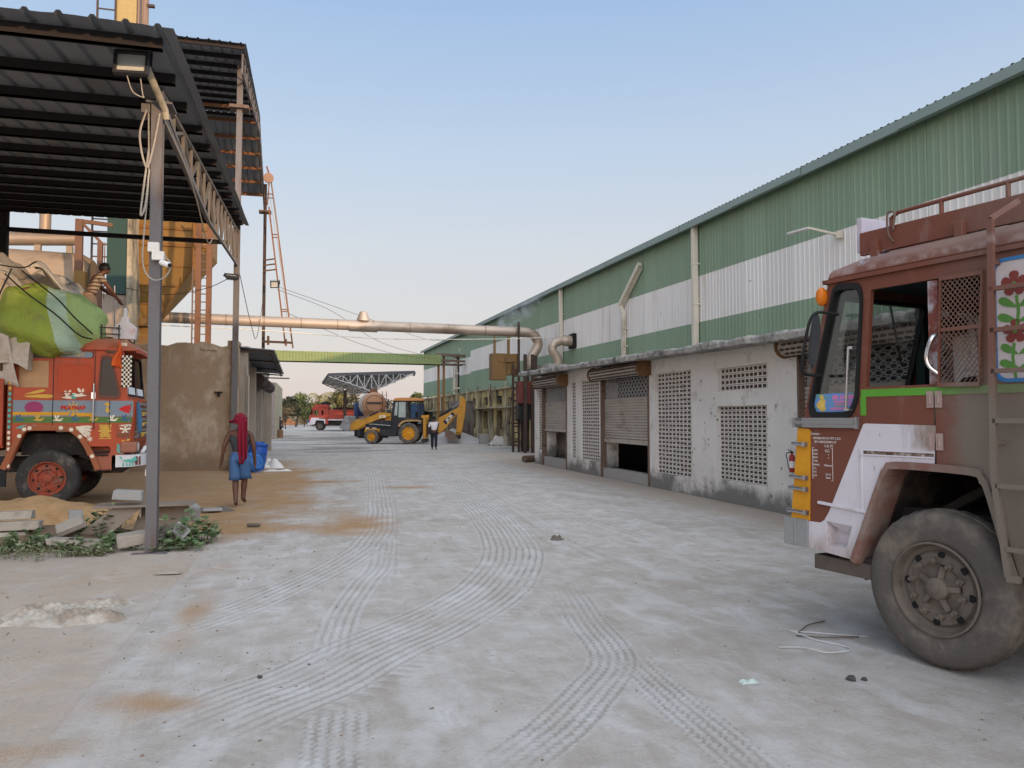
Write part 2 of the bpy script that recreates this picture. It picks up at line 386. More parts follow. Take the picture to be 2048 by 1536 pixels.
g = t.mix(t.math('MULTIPLY', t.ramp(t.noise(tc, 2.1, 8, .75, (1, .55, 1), 1.2), .52, .68), .45), g, lin((203, 201, 201)))
g = t.mix(t.math('MULTIPLY', t.ramp(t.noise(tc, 5.5, 6, .75, (1.6, .4, 1)), .55, .75), .35), g, lin((140, 130, 118)))
g = t.mix(at.outputs['Alpha'], g, lin((205, 204, 203)))
g = t.mix(t.math('MULTIPLY', sc.outputs[0], .5), g, lin((128, 119, 108)))
g = t.mix(t.math('MULTIPLY', sc.outputs[2], t.ramp(t.math('ADD', t.math('MULTIPLY', mid, .6), t.math('MULTIPLY', fin, .4)), .3, .62)), g, lin((172, 155, 138)))
g = t.mix(t.math('MULTIPLY', s2.outputs[0], .6), g, lin((105, 100, 98)))
hm = t.ramp(t.math('ADD', t.math('MULTIPLY', sc.outputs[1], 1.5), t.math('ADD', t.math('MULTIPLY', fin, .7), t.math('MULTIPLY', mid, .5))), .80, 2.0)
hc = t.mix(t.ramp(sp, .35, .7), lin((142, 106, 68)), lin((190, 154, 112)))
hc = t.mix(t.math('MULTIPLY', t.ramp(mid, .45, .7), .5), hc, lin((124, 96, 66)))
g = t.mix(t.math('MULTIPLY', hm, .92), g, hc)
t.link(g, t.bs.inputs['Base Color']); t.bs.inputs['Roughness'].default_value = .95; t.bs.inputs['Specular IOR Level'].default_value = .15
b = t.n.new('ShaderNodeBump'); b.inputs['Strength'].default_value = .9; b.inputs['Distance'].default_value = .02
t.link(t.math('ADD', t.math('ADD', t.math('MULTIPLY', fin, .5), t.math('MULTIPLY', mid, 1.2)), t.math('MULTIPLY', t.noise(tc, 14, 5, .7), .5)), b.inputs['Height']); t.link(b.outputs[0], t.bs.inputs['Normal'])
me.materials.append(m); go = bpy.data.objects.new('ground', me); C.objects.link(go); tag(go, kind='structure')

# loose grit, chips and straw near the camera: nobody could count it
mb = MB()
for i in range(1500):
    x = rnd.uniform(-4.2, 4.8); y = 3 + rnd.random()**1.6*12; s = rnd.choice([.002, .003, .003, .004, .004, .006, .009])*(1 + y*.03)
    if rnd.random() < .55: x = rnd.uniform(-4, .2)
    a = rnd.random()*PI; mb.obox((x, y, s*.25 + (0 if x > -1.3 else -.02)), (s*rnd.uniform(.8, 2.6), s, s*.6), (rnd.uniform(-.3, .3), rnd.uniform(-.3, .3), a))
tag(mb.build('grit', mat('grit', (128, 110, 92), var=.6, vs=9)), 'loose grit, chips and straw scattered over the dusty yard', 'grit', kind='stuff')
# ------------------------------------------------------------------ materials of the right side
def sheetvar(t, tc, c):     # sheets fade unevenly, with screws along the rails
    y = t.math('DIVIDE', t.sep(tc)[1], 1.08); w_ = t.n.new('ShaderNodeTexWhiteNoise'); w_.noise_dimensions = '1D'; t.link(t.math('FLOOR', y), w_.inputs['W'])
    c = t.mix(1., c, t_gray(t, t.math('MULTIPLY_ADD', w_.outputs[0], .12, .93)), 'MULTIPLY')
    c = t.mix(t.math('MULTIPLY', t.math('LESS_THAN', t.math('FRACT', y), .018), .35), c, (.05, .06, .05, 1))
    v = t.n.new('ShaderNodeTexVoronoi'); v.inputs['Scale'].default_value = 1.1; t.link(tc, v.inputs['Vector'])
    return t.mix(t.math('MULTIPLY', t.math('LESS_THAN', v.outputs['Distance'], .035), .7), c, (.03, .03, .03, 1))
m_green = mat('green_sheet', (126, 148, 124), rough=.55, var=.12, vs=.7, dirt=(140, 150, 135), damt=.25, ds=.8, dst=(1, 1, .12), fine=.05, extra=sheetvar)
m_white = mat('white_sheet', (220, 216, 211), rough=.55, var=.08, vs=.6, dirt=(165, 155, 140), damt=.3, ds=1.0, dst=(1, 1, .1), fine=.04, extra=sheetvar)
m_fasc = mat('fascia_sheet', (128, 144, 138), rough=.55, var=.2, vs=.5, dirt=(130, 135, 130), damt=.3)
m_roofs = mat('roof_sheet', (120, 125, 122), rough=.5, var=.2, vs=.4)
m_pipe = mat('downpipe_paint', (205, 198, 182), rough=.6, var=.12, dirt=(130, 115, 95), damt=.35, dst=(1, 1, .2))
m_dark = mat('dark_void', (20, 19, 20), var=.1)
m_conc = mat('old_concrete', (158, 154, 148), rough=.95, var=.3, vs=1.6, dirt=(72, 70, 67), damt=.6, ds=2.3, bump=.05, bs=14)
m_plast = mat('whitewashed_plaster', (200, 196, 190), rough=.92, var=.16, vs=1.2, dirt=(120, 110, 100), damt=.4, ds=2.2, bump=.006, bs=25,
    zdirt=((66, 66, 62), .15, .75, .85))
def pock(t, tc, c):
    v = t.n.new('ShaderNodeTexVoronoi'); v.inputs['Scale'].default_value = 5; t.link(tc, v.inputs['Vector'])
    z = t.sep(tc)[2]
    return t.mix(t.math('MULTIPLY', t.ramp(v.outputs['Distance'], .16, .1), t.math('MULTIPLY', t.ramp(t.noise(tc, .9, 4), .42, .6), .8)), c, lin((70, 66, 62)))
m_plast2 = mat('whitewashed_plaster_pocked', (208, 204, 198), rough=.92, var=.16, vs=1.2, dirt=(150, 142, 132), damt=.3, ds=2.0, bump=.006, bs=25, zdirt=((74, 73, 69), .1, .62, .8), extra=pock)
m_jali = mat('jali_blocks', (204, 198, 190), rough=.92, var=.12, vs=3, dirt=(140, 130, 120), damt=.3, ds=3)
m_jshade = mat('jali_shaded_holes', (104, 96, 88), rough=.95, var=.2)  # dusty hole sides, with the shade inside them painted into the colour
m_shut = mat('shutter_metal', (166, 157, 147), rough=.6, metal=.15, var=.2, vs=2, dirt=(120, 100, 84), damt=.35, ds=2.0, dst=(.6, .6, 2))
m_rust = mat('rusty_steel', (106, 88, 76), rough=.85, var=.35, vs=5, dirt=(70, 46, 36), damt=.5, ds=5)
m_dsteel = mat('dark_rusty_steel', (62, 50, 44), rough=.8, var=.35, vs=4, dirt=(96, 62, 44), damt=.4, ds=4)
m_drum = mat('rusty_cap', (112, 82, 52), rough=.85, var=.4, vs=9, dirt=(64, 54, 46), damt=.5, ds=6)
m_block = mat('cement_block', (150, 147, 142), rough=.95, var=.14, vs=6, bump=.004)
m_duct = mat('galvanised_duct', (176, 160, 144), rough=.5, metal=.45, var=.2, vs=.6, dirt=(110, 90, 72), damt=.4, ds=1.2, dst=(.3, 1, 1))
m_must = mat('mustard_sheet', (112, 84, 44), rough=.6, var=.2, vs=3, dirt=(78, 58, 44), damt=.45, ds=3, dst=(1, 1, .3))
m_maroon = mat('maroon_sheet', (98, 48, 42), rough=.7, var=.2, vs=3, dirt=(60, 40, 36), damt=.4)
m_yplast = mat('stained_yellow_plaster', (196, 176, 124), rough=.92, var=.2, vs=.9, dirt=(58, 55, 52), damt=.75, ds=.8, dst=(1, 1, .45), zdirt=((82, 77, 70), .05, .8, .7))
m_trim = mat('pale_trim', (170, 160, 138), rough=.9, var=.2, vs=1, dirt=(62, 59, 56), damt=.6, ds=1.2, dst=(1, 1, .4))

def corr(mb, X, y0, y1, zb, zt, pitch=.18, dep=.014, sgn=-1):
    "trapezoid sheet standing along Y; zb, zt are functions of y"
    k = int((y1-y0)/pitch); pr = [(0, 0), (.30, 0), (.42, 1), (.58, 1), (.70, 0)]; pts = []
    for i in range(k):
        for a, d in pr: pts.append((y0 + (i+a)*pitch, X + sgn*d*dep))
    pts.append((y0 + k*pitch, X)); n0 = len(mb.v)
    for y, x in pts: mb.v += [(x, y, zb(y)), (x, y, zt(y))]
    for i in range(len(pts)-1): mb.face((n0+2*i, n0+2*i+2, n0+2*i+3, n0+2*i+1))
EAVE = lambda y: 7.42 + .0168*(y-10)
WT = lambda y: 5.80 + .0185*(y-14); WB = lambda y: 4.44 + .0142*(y-15); GB = lambda y: 3.0 + .008*(y-20)
# ---- the long green and white warehouse
def wh(name, label, y0, y1, dz, gb):
    t = thing(name, label, 'warehouse', (11.3, (y0+y1)/2, 0))
    for nm, zb, zt, m in (('lower_green_cladding', gb, lambda y: WB(y)-dz, m_green), ('white_cladding', lambda y: WB(y)-dz, lambda y: WT(y)-dz, m_white), ('upper_green_cladding', lambda y: WT(y)-dz, lambda y: EAVE(y)-.02, m_green)):
        mb = MB(); corr(mb, 11.3 + (.006 if 'white' in nm else 0), y0, y1, zb, zt); mb.build(nm, m, t, True)
    return t
wa = wh('warehouse', 'long green and white striped warehouse behind the whitewashed lean-to', -62, 55.8, 0, GB)
mb = MB(); mb.box(11.4, 11.6, -62, 39.2, 0, 3.2); mb.box(11.4, 28, -62.2, -62, 0, 6.1); mb.build('masonry_base', m_plast, wa, True)
wb_ = thing('warehouse', 'far end of the green and white warehouses, above the stained yellow wall', 'warehouse', (11.3, 68, 0))
for nm, zb, zt, m in (('lower_green_cladding', lambda y: 3.5+.008*(y-50), lambda y: WB(y)-.12, m_green), ('white_cladding', lambda y: WB(y)-.12, lambda y: WT(y)-.42, m_white), ('upper_green_cladding', lambda y: WT(y)-.42, lambda y: EAVE(y)-.02, m_green)):
    mb = MB(); d = .006 if 'white' in nm else 0
    corr(mb, 11.33+d, 55.8, 60.4, zb, zt); corr(mb, 11.33+d, 63.1, 80.6, zb, zt)
    mb.poly([(11.33+d, 80.6, zb(80.6)), (27, 80.6, zb(80.6)), (27, 80.6, zt(80.6)), (11.33+d, 80.6, zt(80.6))])
    if 'upper' in nm: corr(mb, 11.33, 60.4, 63.1, lambda y: WT(y)-.1, zt)
    mb.build(nm, m, wb_, True)
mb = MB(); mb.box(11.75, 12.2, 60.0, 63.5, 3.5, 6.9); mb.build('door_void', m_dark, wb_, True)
mb = MB(); mb.box(11.36, 11.6, 62.3, 63.08, 3.55, 6.5); mb.beam((11.34, 60.4, 5.2), (11.34, 63.1, 5.1), .08); mb.beam((11.3, 60.4, 4.0), (11.3, 63.1, 3.9), .1); mb.build('door_frame', m_pipe, wb_, True)
def roof(par, y0, y1):
    mb = MB(); k = int((y1-y0)/.2)
    for i in range(k):
        y = y0 + i*.2; h = [0, 0, .022, .022, 0]; f = [0, .3, .42, .58, .7]
        n0 = len(mb.v)
        for a, d in zip(f + [1], h + [0]):
            yy = y + a*.2; z = EAVE(yy); mb.v += [(11.02, yy, z + d + .0), (19.5, yy, z + d + .95), (28, yy, z + d - .1)]
        for j in range(5): mb.face((n0+3*j, n0+3*j+3, n0+3*j+4, n0+3*j+1)); mb.face((n0+3*j+1, n0+3*j+4, n0+3*j+5, n0+3*j+2))
    o = mb.build('roof', m_roofs, par, True)
    mb = MB(); L = 3.1; n = int((y1-y0)/L) + 1
    for i in range(n):
        a = y0 + i*L; b = min(y1, a + L - .015); j = .012*(i % 2)
        if b <= a: continue
        n0 = len(mb.v)
        for yy in (a, b):
            z = EAVE(yy)
            for dx, dz in ((-.30-j, -.02), (-.31-j, -.21+.01*math.sin(i*2.3)), (-.24, -.22), (-.06, -.12), (-.06, -.02)): mb.v.append((11.3+dx, yy, z+dz))
        for q in range(4): mb.face((n0+q, n0+q+1, n0+6+q, n0+5+q))
    mb.build('eave_gutter', m_fasc, par, True, solid=.01)
roof(wa, -62, 55.8); roof(wb_, 55.8, 80.6)
def dpipe(par, y, z0, z1, w=.16, x=11.16):
    mb = MB(); mb.box(x-w/2, x+w/2, y-w/2, y+w/2, z0, z1)
    for z in (z0 + (z1-z0)*.42, z0 + (z1-z0)*.7): mb.box(x-w/2-.012, x+w/2+.1, y-w/2-.012, y+w/2+.012, z, z+.05)
    return mb.build('downpipe', m_pipe, par, True, bevel=.012)
dpipe(wa, 33.95, 3.3, 7.78); dpipe(wa, 20.99, 3.2, 7.58); dpipe(wa, 26.5, 3.3, 5.6, .15)
mb = MB(); mb.beam((11.12, 24.9, 7.05), (11.12, 26.72, 5.86), .15); mb.beam((11.22, 24.95, 6.92), (11.22, 26.7, 5.78), .06); mb.beam((11.12, 26.72, 5.9), (11.14, 26.55, 5.55), .12)
mb.build('downpipe', m_pipe, wa, True, bevel=.012).__setitem__('label', 'slanting broken rainwater channel')
mb = MB(); mb.box(11.16, 11.31, 32.15, 32.85, 4.72, 5.38); mb.build('duct_opening', m_dark, wa, True)
# ---- stained yellow wall under the far warehouse
yw = thing('yellow_building', 'black-stained yellow plaster building with barred windows and ledge, below the far warehouse', 'building', (11.3, 60, 0))
mb = MB(); WIN = []
for y in [41.6] + [46.3 + 3.9*i for i in range(9)]:
    WIN.append((y-.6, y+.6, .9, 2.08)); 
    if y < 80: WIN.append((y-.68, y+.68, 2.48, 3.0))
outer = [(39.2, 0), (80.6, 0), (80.6, 3.62), (39.2, 3.42)]
mb.plate([outer] + [[(a, c), (b, c), (b, d), (a, d)] for a, b, c, d in WIN], 11.22, 11.5, 'x'); mb.box(11.5, 27, 80.3, 80.6, 0, 3.6)
mb.build('wall', m_yplast, yw, True)
mb = MB(); mb.box(10.75, 11.22, 40, 80.4, 2.22, 2.30); mb.build('ledge', m_trim, yw, True)
mb = MB(); mb.box(10.95, 11.22, 39.2, 47.4, 3.36, 3.47); mb.box(11.1, 11.22, 47.4, 80.6, 3.46, 3.56); mb.build('cornice', m_trim, yw, True)
m_bar = mat('window_bars', (58, 62, 70), rough=.6)
for i, (a, b, c, d) in enumerate(WIN):
    mb = MB(); mb.box(11.47, 11.49, a, b, c, d); o = mb.build('window', m_dark, yw, True)
    mb = MB(); n = 5
    for k in range(1, n): y = a + (b-a)*k/n; mb.box(11.40, 11.42, y-.02, y+.02, c, d)
    for k in range(1, 6 if d-c > .8 else 3): z = c + (d-c)*k/(6 if d-c > .8 else 3); mb.box(11.385, 11.40, a, b, z-.012, z+.012)
    if i % 2: mb.box(11.375, 11.385, a, b, c + (d-c)*.55, d)
    mb.build('bars', m_bar, o, True)
for y in (44.2, 48.4, 52.2, 56.0, 60, 64, 68, 72, 76):
    mb = MB(); mb.tube([(11.1, y, 0), (11.1, y, 3.8)], .07); mb.build('drain_pipe', m_trim, yw, True)
    mb = MB(); mb.box(11.05, 11.219, y-.55, y-.2, 0, 2.2); mb.build('pilaster', m_trim, yw, True)

# ---- whitewashed lean-to with rolling shutters and jali screens
ln = thing('lean_to_shed', 'low whitewashed lean-to with rolling shutters, pierced block screens and a crumbling roof slab', 'shed', (7.82, 16, 0))
JAL = [(25.92, 26.5, .5, 2.72, 3, 24), (22.36, 22.84, .4, 2.74, 3, 24), (20.37, 21.95, .4, 2.74, 9, 24), (14.9, 16.7, .36, 2.67, 10, 24), (12.07, 13.8, 2.17, 2.62, 12, 4), (12.1, 13.85, .43, 1.87, 12, 17)]
SHU = [(23.2, 25.8, 1.24, .3, 24.98), (17.05, 20.16, 1.03, .27, 19.44), (8.0, 11.15, .95, .25, 10.6), (3.2, 6.2, .5, .25, 5.6)]
holes = [[(a, c), (b, c), (b, d), (a, d)] for a, b, c, d, _, _ in JAL] + [[(a, .002), (b, .002), (b, 2.74), (a, 2.74)] for a, b, *_ in SHU]
mb = MB(); mb.plate([[(1, 0), (26.85, 0), (26.85, 3.1), (1, 3.1)]] + holes, 7.82, 8.05, 'x'); mb.box(8.05, 11.28, 26.6, 26.85, 0, 3.1)
mb.build('front_wall', m_plast2, ln, True)
mb = MB(); mb.box(10.9, 11.2, 1, 26.6, 0, 3.1); mb.box(8.05, 10.9, 1, 26.6, -.02, .02); mb.build('inner_wall', mat('dark_inner_wall', (40, 36, 34)), ln, True)  # back wall and floor given one near-black base colour
for a, b, c, d, nu, nv in JAL:
    mb = MB(); X0, X1 = 7.90, 8.13; du = (b-a)/nu; dv = (d-c)/nv; L = []; ho = []
    for i in range(nu):
        for j in range(nv):
            u, v = a + i*du, c + j*dv; e, f = du*.15, dv*.23; ho.append([(u+e, v+f), (u+du-e, v+f), (u+du-e, v+dv-f), (u+e, v+dv-f)])
    # each block: a square ring with a hole through it
    for i in range(nu):
        for j in range(nv):
            u, v = a + i*du, c + j*dv; h = ho[i*nv+j]; jit = rnd.uniform(-.006, .006); g = .004
            o4 = [(u+g, v+g), (u+du-g, v+g), (u+du-g, v+dv-g), (u+g, v+dv-g)]; n0 = len(mb.v)
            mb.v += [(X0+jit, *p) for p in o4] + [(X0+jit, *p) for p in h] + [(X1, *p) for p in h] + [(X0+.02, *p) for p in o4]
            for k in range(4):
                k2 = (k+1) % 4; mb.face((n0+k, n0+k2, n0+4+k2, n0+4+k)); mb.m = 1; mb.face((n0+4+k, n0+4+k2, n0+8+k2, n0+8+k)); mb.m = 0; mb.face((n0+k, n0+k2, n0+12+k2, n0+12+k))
    mb.build('jali_screen', [m_jali, m_jshade], ln, True)
for si, (a, b, zb, zs, yi) in enumerate(SHU):
    # curtain of curved slats, the top rows pierced
    mb = MB(); zt = 2.68; zp = 2.16; n = int((zp-zb)/.075)
    for i in range(n):
        z0 = zb + .05 + i*(zp-zb-.05)/n; z1 = z0 + (zp-zb-.05)/n; prof = [(0, 0), (.022, .3), (.026, .55), (.014, .85), (0, 1)]
        n0 = len(mb.v)
        for d, k in prof: z = z0 + (z1-z0)*k; mb.v += [(7.92-d, a+.03, z), (7.92-d, b-.03, z)]
        for k in range(4): mb.face((n0+2*k, n0+2*k+1, n0+2*k+3, n0+2*k+2))
    mb.box(7.88, 7.94, a+.03, b-.03, zb-.06, zb+.05)
    sh = mb.build('shutter', m_shut, ln, True)
    mb = MB(); nz = 6; ny = int((b-a)/.2); dy = (b-a-.06)/ny; dz = (zt-zp)/nz
    for i in range(ny):
        for j in range(nz):
            y = a + .03 + (i + .5 + (.25 if j % 2 else -.25)*.9)*dy; z = zp + (j+.5)*dz
            ro = [(y + dy*.5*math.cos(R(k*45+22)), z + dz*.54*math.sin(R(k*45+22))) for k in range(8)]; ri = [(y + dy*.37*math.cos(R(k*45+22)), z + dz*.38*math.sin(R(k*45+22))) for k in range(8)]
            mb.plate([ro, ri], 7.905 + .002*(j % 2) + .004*(i % 2), 7.918 + .002*(j % 2) + .004*(i % 2), 'x')
    mb.build('pierced_rows', mat('pierced_links', (160, 158, 158), rough=.5, metal=.2), sh, True)
    for y in (a, b):
        mb = MB(); mb.box(7.79, 7.95, y-.025, y+.025, 0, 2.7); mb.build('guide_rail', m_rust, ln, True)
    # housing: the roll, with end caps
    ya, yb = a - .12, b + .1
    mb = MB()
    rp = [(.19*math.cos(2*PI*k/14), .17*math.sin(2*PI*k/14)) for k in range(14)]
    for i in range(-1, 5):
        pass
    mb.lathe([(.0, ya), (.165, ya), (.165, yb), (0, yb)], (7.63, 0, 2.83), 'y', 18)
    rl = mb.build('shutter_roll', m_shut, ln, True, smooth=True)
    mb = MB(); nn = int((yb-ya)/.16)
    for i in range(nn):
        for j in range(5):
            t0 = R(120 + j*28 + (0)); y = ya + .05 + (i + (.5 if j % 2 else 0))*(yb-ya-.1)/nn
            c, s_ = math.cos(t0), math.sin(t0); mb.obox((7.63 + .172*c, y, 2.83 + .172*s_), (.02, .1, .035), (0, -t0, 0))
    mb.build('roll_links', m_dsteel, rl, True)
    for y in (ya, yb):
        mb = MB(); mb.lathe([(0, -.025), (.2, -.025), (.205, .02), (.19, .03), (0, .03)], (7.63, y, 2.83), 'y', 16); mb.box(7.63, 7.84, y-.02, y+.02, 2.66, 3.0); mb.build('roll_bracket', m_drum, ln, True, smooth=True)
    mb = MB()
    k = int((b-a)/.42); 
    for i in range(k): y = a + .04 + i*(b-a-.08)/k; mb.box(7.84, 8.06, y, y + (b-a-.08)/k - .008, 0, zs + rnd.uniform(-.008, .008))
    mb.build('block_sill', m_block, ln, True, bevel=.006)
    mb = MB(); mb.box(7.97, 8.3, b-.03, b+.3, zs, 2.6); mb.build('inner_jamb', m_plast, ln, True)
# roof slab with a ragged edge
mb = MB(); n = 620; y0, y1 = .5, 26.95; n0 = len(mb.v); ring = []
for i in range(n+1):
    y = y0 + (y1-y0)*i/n; zt = 3.02 + .0152*(y-10); q = lambda s: (vnoise(np.array([y*1.0]), np.array([s*3.1]), 2.2, s)[0]-.5)
    e = 7.2 + q(1)*.07 + (vnoise(np.array([y]), np.array([9.]), 8, 3)[0]-.5)*.06 + rnd.uniform(-.008, .008); zz = q(2)*.05 + (vnoise(np.array([y]), np.array([2.]), 10, 8)[0]-.5)*.035; th = .135 + q(4)*.03 + (vnoise(np.array([y]), np.array([4.]), 9, 5)[0]-.5)*.03
    ring.append([(11.27, y, zt+.03), (e+.1, y, zt+.012+zz), (e+.015, y, zt-.012+zz), (e, y, zt-.05), (e+.012, y, zt-th), (e+.12, y, zt-th-.004), (7.82, y, zt-.11), (11.27, y, zt-.1)])
mb.loft(ring); mb.build('roof_slab', m_conc, ln, True)
# ---- fire extinguisher bracket on the wall by the truck's nose
fx = thing('fire_extinguisher', 'red fire extinguisher hung on the whitewashed wall beside the yellow truck nose', 'extinguisher', (7.74, 11.27, .74)); fx.scale = (.62, .62, .62)
mb = MB(); mb.lathe([(0, 0), (.07, 0), (.075, .03), (.075, .40), (.05, .46), (.025, .48), (.025, .52), (0, .52)], (0, 0, 0), 'z', 16); mb.build('cylinder', mat('extinguisher_red', (140, 32, 30), rough=.4, var=.1), fx, smooth=True)
mb = MB(); mb.box(-.02, .02, -.03, .03, .52, .56); mb.beam((0, .02, .56), (0, .17, .60), .02); mb.beam((0, .02, .53), (0, .15, .52), .02); mb.build('valve_handle', m_dark, fx)
mb = MB(); mb.tube(spline([(-.02, .03, .54), (-.1, .1, .5), (-.1, .06, .3), (-.085, .02, .1)], 5), .012, 6); mb.build('hose', m_dark, fx)
mb = MB(); mb.lathe([(.0765, .12), (.0765, .3)], (0, 0, 0), 'z', 16); mb.build('paper_label', mat('label_white', (210, 205, 198)), fx)

# ---- street lamps on the warehouse wall
t = thing('wall_lamp', 'white tube-lamp on a bent arm fixed to the warehouse white stripe', 'lamp', (11.25, 14.48, 5.67))
mb = MB(); mb.beam((0, 0, 0), (-.8, 0, .11), .055); mb.box(-.12, .02, -.07, .07, -.08, .08); mb.build('arm', m_pipe, t, bevel=.008)
mb = MB(); mb.beam((-.78, .0, .11), (-.8, .72, .15), .13, .05); mb.build('lamp_housing', m_white, t, bevel=.015)

# ---- ducts over the yard
d = thing('overhead_duct', 'long galvanised duct crossing high over the yard to a downward elbow', 'duct', (2, 36, 5.6))
mb = MB(); xa, xb = -6.6, 9.9; n = 26; pts = [(xa + (xb-xa)*i/n, 36 + .0*i, 5.92 - .012*(xa + (xb-xa)*i/n)) for i in range(n+1)]
mb.tube(pts, .24, 20)
mb.build('duct_run', m_duct, d, True, smooth=True)
mb = MB()
for x in (-5.4, -3.7, -2.1, -.5, 1.1, 2.7, 4.4, 6.2, 8.0, 9.5):
    z = 5.92 - .012*x; mb.lathe([(.24, -.02), (.252, -.02), (.252, .02), (.24, .02)], (x, 36, z), 'x', 20)
mb.build('duct_collar', mat('collar_band', (134, 120, 106), rough=.6, metal=.3), d, True, smooth=True)
mb = MB(); e = [(9.9, 36, 5.80), (10.2, 36, 5.78), (10.45, 36, 5.66), (10.62, 36, 5.45), (10.66, 36, 5.2), (10.56, 36, 4.95), (10.40, 36, 4.7), (10.3, 36, 4.45), (10.3, 36, 4.15)]
mb.tube(spline(e, 4), .24, 18, True); mb.build('elbow', m_duct, d, True, smooth=True)
mb = MB(); 
for i in range(2, 8): mb.lathe([(.24, -.015), (.252, 0), (.24, .015)], e[i], 'z', 18)
mb.build('elbow_seam', m_duct, d, True)
mb = MB(); mb.lathe([(.3, 0), (.3, .05), (.16, .42), (.05, .46), (0, .46)], (2.25, 36, 6.1), 'z', 14); mb.tube([(1.6, 36, 5.87), (2.9, 36, 5.85)], .26, 20); mb.build('cowl', m_duct, d, True, smooth=True)
mb = MB(); mb.tube(spline([(xa, 35.7, 5.62), (-2, 35.7, 5.5), (3, 35.7, 5.28), (8, 35.7, 5.38), (11.2, 35.2, 5.5)], 6), .022, 6); mb.build('cable_pipe', m_pipe, d, True)
d2 = thing('wall_duct', 'short galvanised elbow duct coming out of the warehouse wall', 'duct', (11, 32.5, 4))
mb = MB(); e = [(11.3, 32.5, 5.05), (10.95, 32.5, 5.07), (10.65, 32.5, 5.05), (10.42, 32.5, 4.95), (10.3, 32.5, 4.78), (10.32, 32.5, 4.58), (10.45, 32.5, 4.4), (10.55, 32.5, 4.2), (10.58, 32.5, 3.95)]
mb.tube(spline(e, 4), [.24]*6 + [.2]*27, 18); mb.build('elbow', m_duct, d2, True, smooth=True)
mb = MB()
for i in range(2, 9): mb.lathe([(.2, -.014), (.212, 0), (.2, .014)], e[i], 'z', 18)
mb.build('elbow_seam', m_duct, d2, True)
f = thing('duct_plinth', 'pale block box under the wall duct elbow, above the roof slab', 'box', (10.4, 32.5, 3.3))
mb = MB(); mb.box(9.95, 10.8, 32.0, 33.0, 3.62, 4.0); mb.build('block_box', m_block, f, True, bevel=.01)
mb = MB()
for x in (10, 10.75):
    for y in (32.05, 32.95): mb.box(x-.05, x+.05, y-.05, y+.05, 0, 3.62)
mb.build('leg', m_dsteel, f, True)
f = thing('duct_plinth', 'pale tray under the overhead duct elbow', 'box', (10.5, 36, 3.3))
mb = MB(); mb.box(10.1, 11.0, 35.6, 36.4, 3.98, 4.18); mb.build('tray', m_trim, f, True)
mb = MB()
for x in (10.15, 10.95): mb.box(x-.05, x+.05, 35.95, 36.05, 0, 3.98)
mb.build('leg', m_dsteel, f, True)
# posts carrying the duct
p = thing('duct_support', 'tall rusty lattice post under the overhead duct with a mustard box', 'post', (9.47, 36.1, 0))
mb = MB()
for dx in (-.16, .12): mb.box(9.47+dx-.05, 9.47+dx+.05, 35.58, 35.68, 0, 6.25 if dx > 0 else 4.2)
for k in range(13): mb.box(9.3, 9.6, 35.61, 35.65, .3 + k*.3, .36 + k*.3)
mb.build('mast', m_dsteel, p, True)
mb = MB(); mb.box(8.42, 8.52, 35.9, 36.0, 4.7, 5.55); mb.box(9.1, 9.22, 35.9, 36.0, 4.7, 5.55); mb.build('hanger', m_must, p, True)
mb = MB(); mb.box(8.3, 9.0, 35.72, 36.4, 3.45, 4.72); mb.box(9.0, 9.62, 35.8, 36.4, 3.7, 4.72); mb.box(8.62, 9.4, 35.70, 35.9, 4.3, 4.42); mb.build('mustard_box', m_must, p, True, bevel=.015)
p = thing('machine_stand', 'dark rusty machine frame with a maroon box beside the end of the lean-to', 'frame', (9.9, 36, 0))
mb = MB()
for x, y, z1 in ((9.89, 36.08, 3.4), (9.62, 34.6, 4.6), (9.98, 34.6, 4.6), (10.12, 34.6, 4.55)): mb.box(x-.07, x+.07, y-.07, y+.07, 0, z1)
mb.beam((9.2, 36.05, 2.6), (9.9, 36.05, 2.3), .07); mb.beam((9.2, 36.05, 1.4), (9.9, 36.05, 1.35), .07); mb.beam((9.3, 35.8, .5), (9.9, 35.8, .5), .08); mb.box(9.55, 10.2, 34.55, 34.65, 3.75, 3.85)
mb.build('frame_post', m_dsteel, p, True)
mb = MB(); mb.box(9.35, 10.0, 34.7, 35.3, 2.3, 3.35); mb.build('maroon_box', m_maroon, p, True, bevel=.012)
mb = MB(); mb.box(9.35, 10.1, 34.9, 35.4, 1.55, 2.28); mb.build('blower', mat('blower_paint', (30, 30, 32), rough=.5), p, True, bevel=.03)
# green sheeted gallery spanning the yard
g = thing('conveyor_gallery', 'low green sheeted gallery spanning the far yard between the buildings', 'gallery', (3, 57, 5.6))
mb = MB(); k = int(12.6/.22)
for i in range(k):
    x = -3.2 + i*.22; z = 6.4 - .006*x
    n0 = len(mb.v)
    for a, dd in ((0, 0), (.3, 0), (.42, .035), (.58, .035), (.7, 0), (1, 0)): mb.v += [(x + a*.22, 57 - dd, z-.72), (x + a*.22, 57 - dd, z), (x + a*.22, 58.4, z + .03 + dd)]
    for j in range(5): mb.face((n0+3*j, n0+3*j+3, n0+3*j+4, n0+3*j+1)); mb.face((n0+3*j+1, n0+3*j+4, n0+3*j+5, n0+3*j+2))
mb.build('green_sheeting', mat('gallery_green', (122, 136, 88), rough=.55, var=.15, vs=1, dirt=(150, 140, 80), damt=.3), g, True)
mb = MB(); mb.beam((-3.2, 57.2, 5.75), (11.2, 57.2, 5.66), .1); mb.beam((-3.2, 58.3, 5.75), (11.2, 58.3, 5.66), .1); mb.beam((9.0, 57.3, 6.38), (11.2, 57.3, 6.3), .2); mb.beam((9.0, 57.3, 5.95), (11.2, 57.3, 5.9), .16); mb.build('girder', m_rust, g, True)
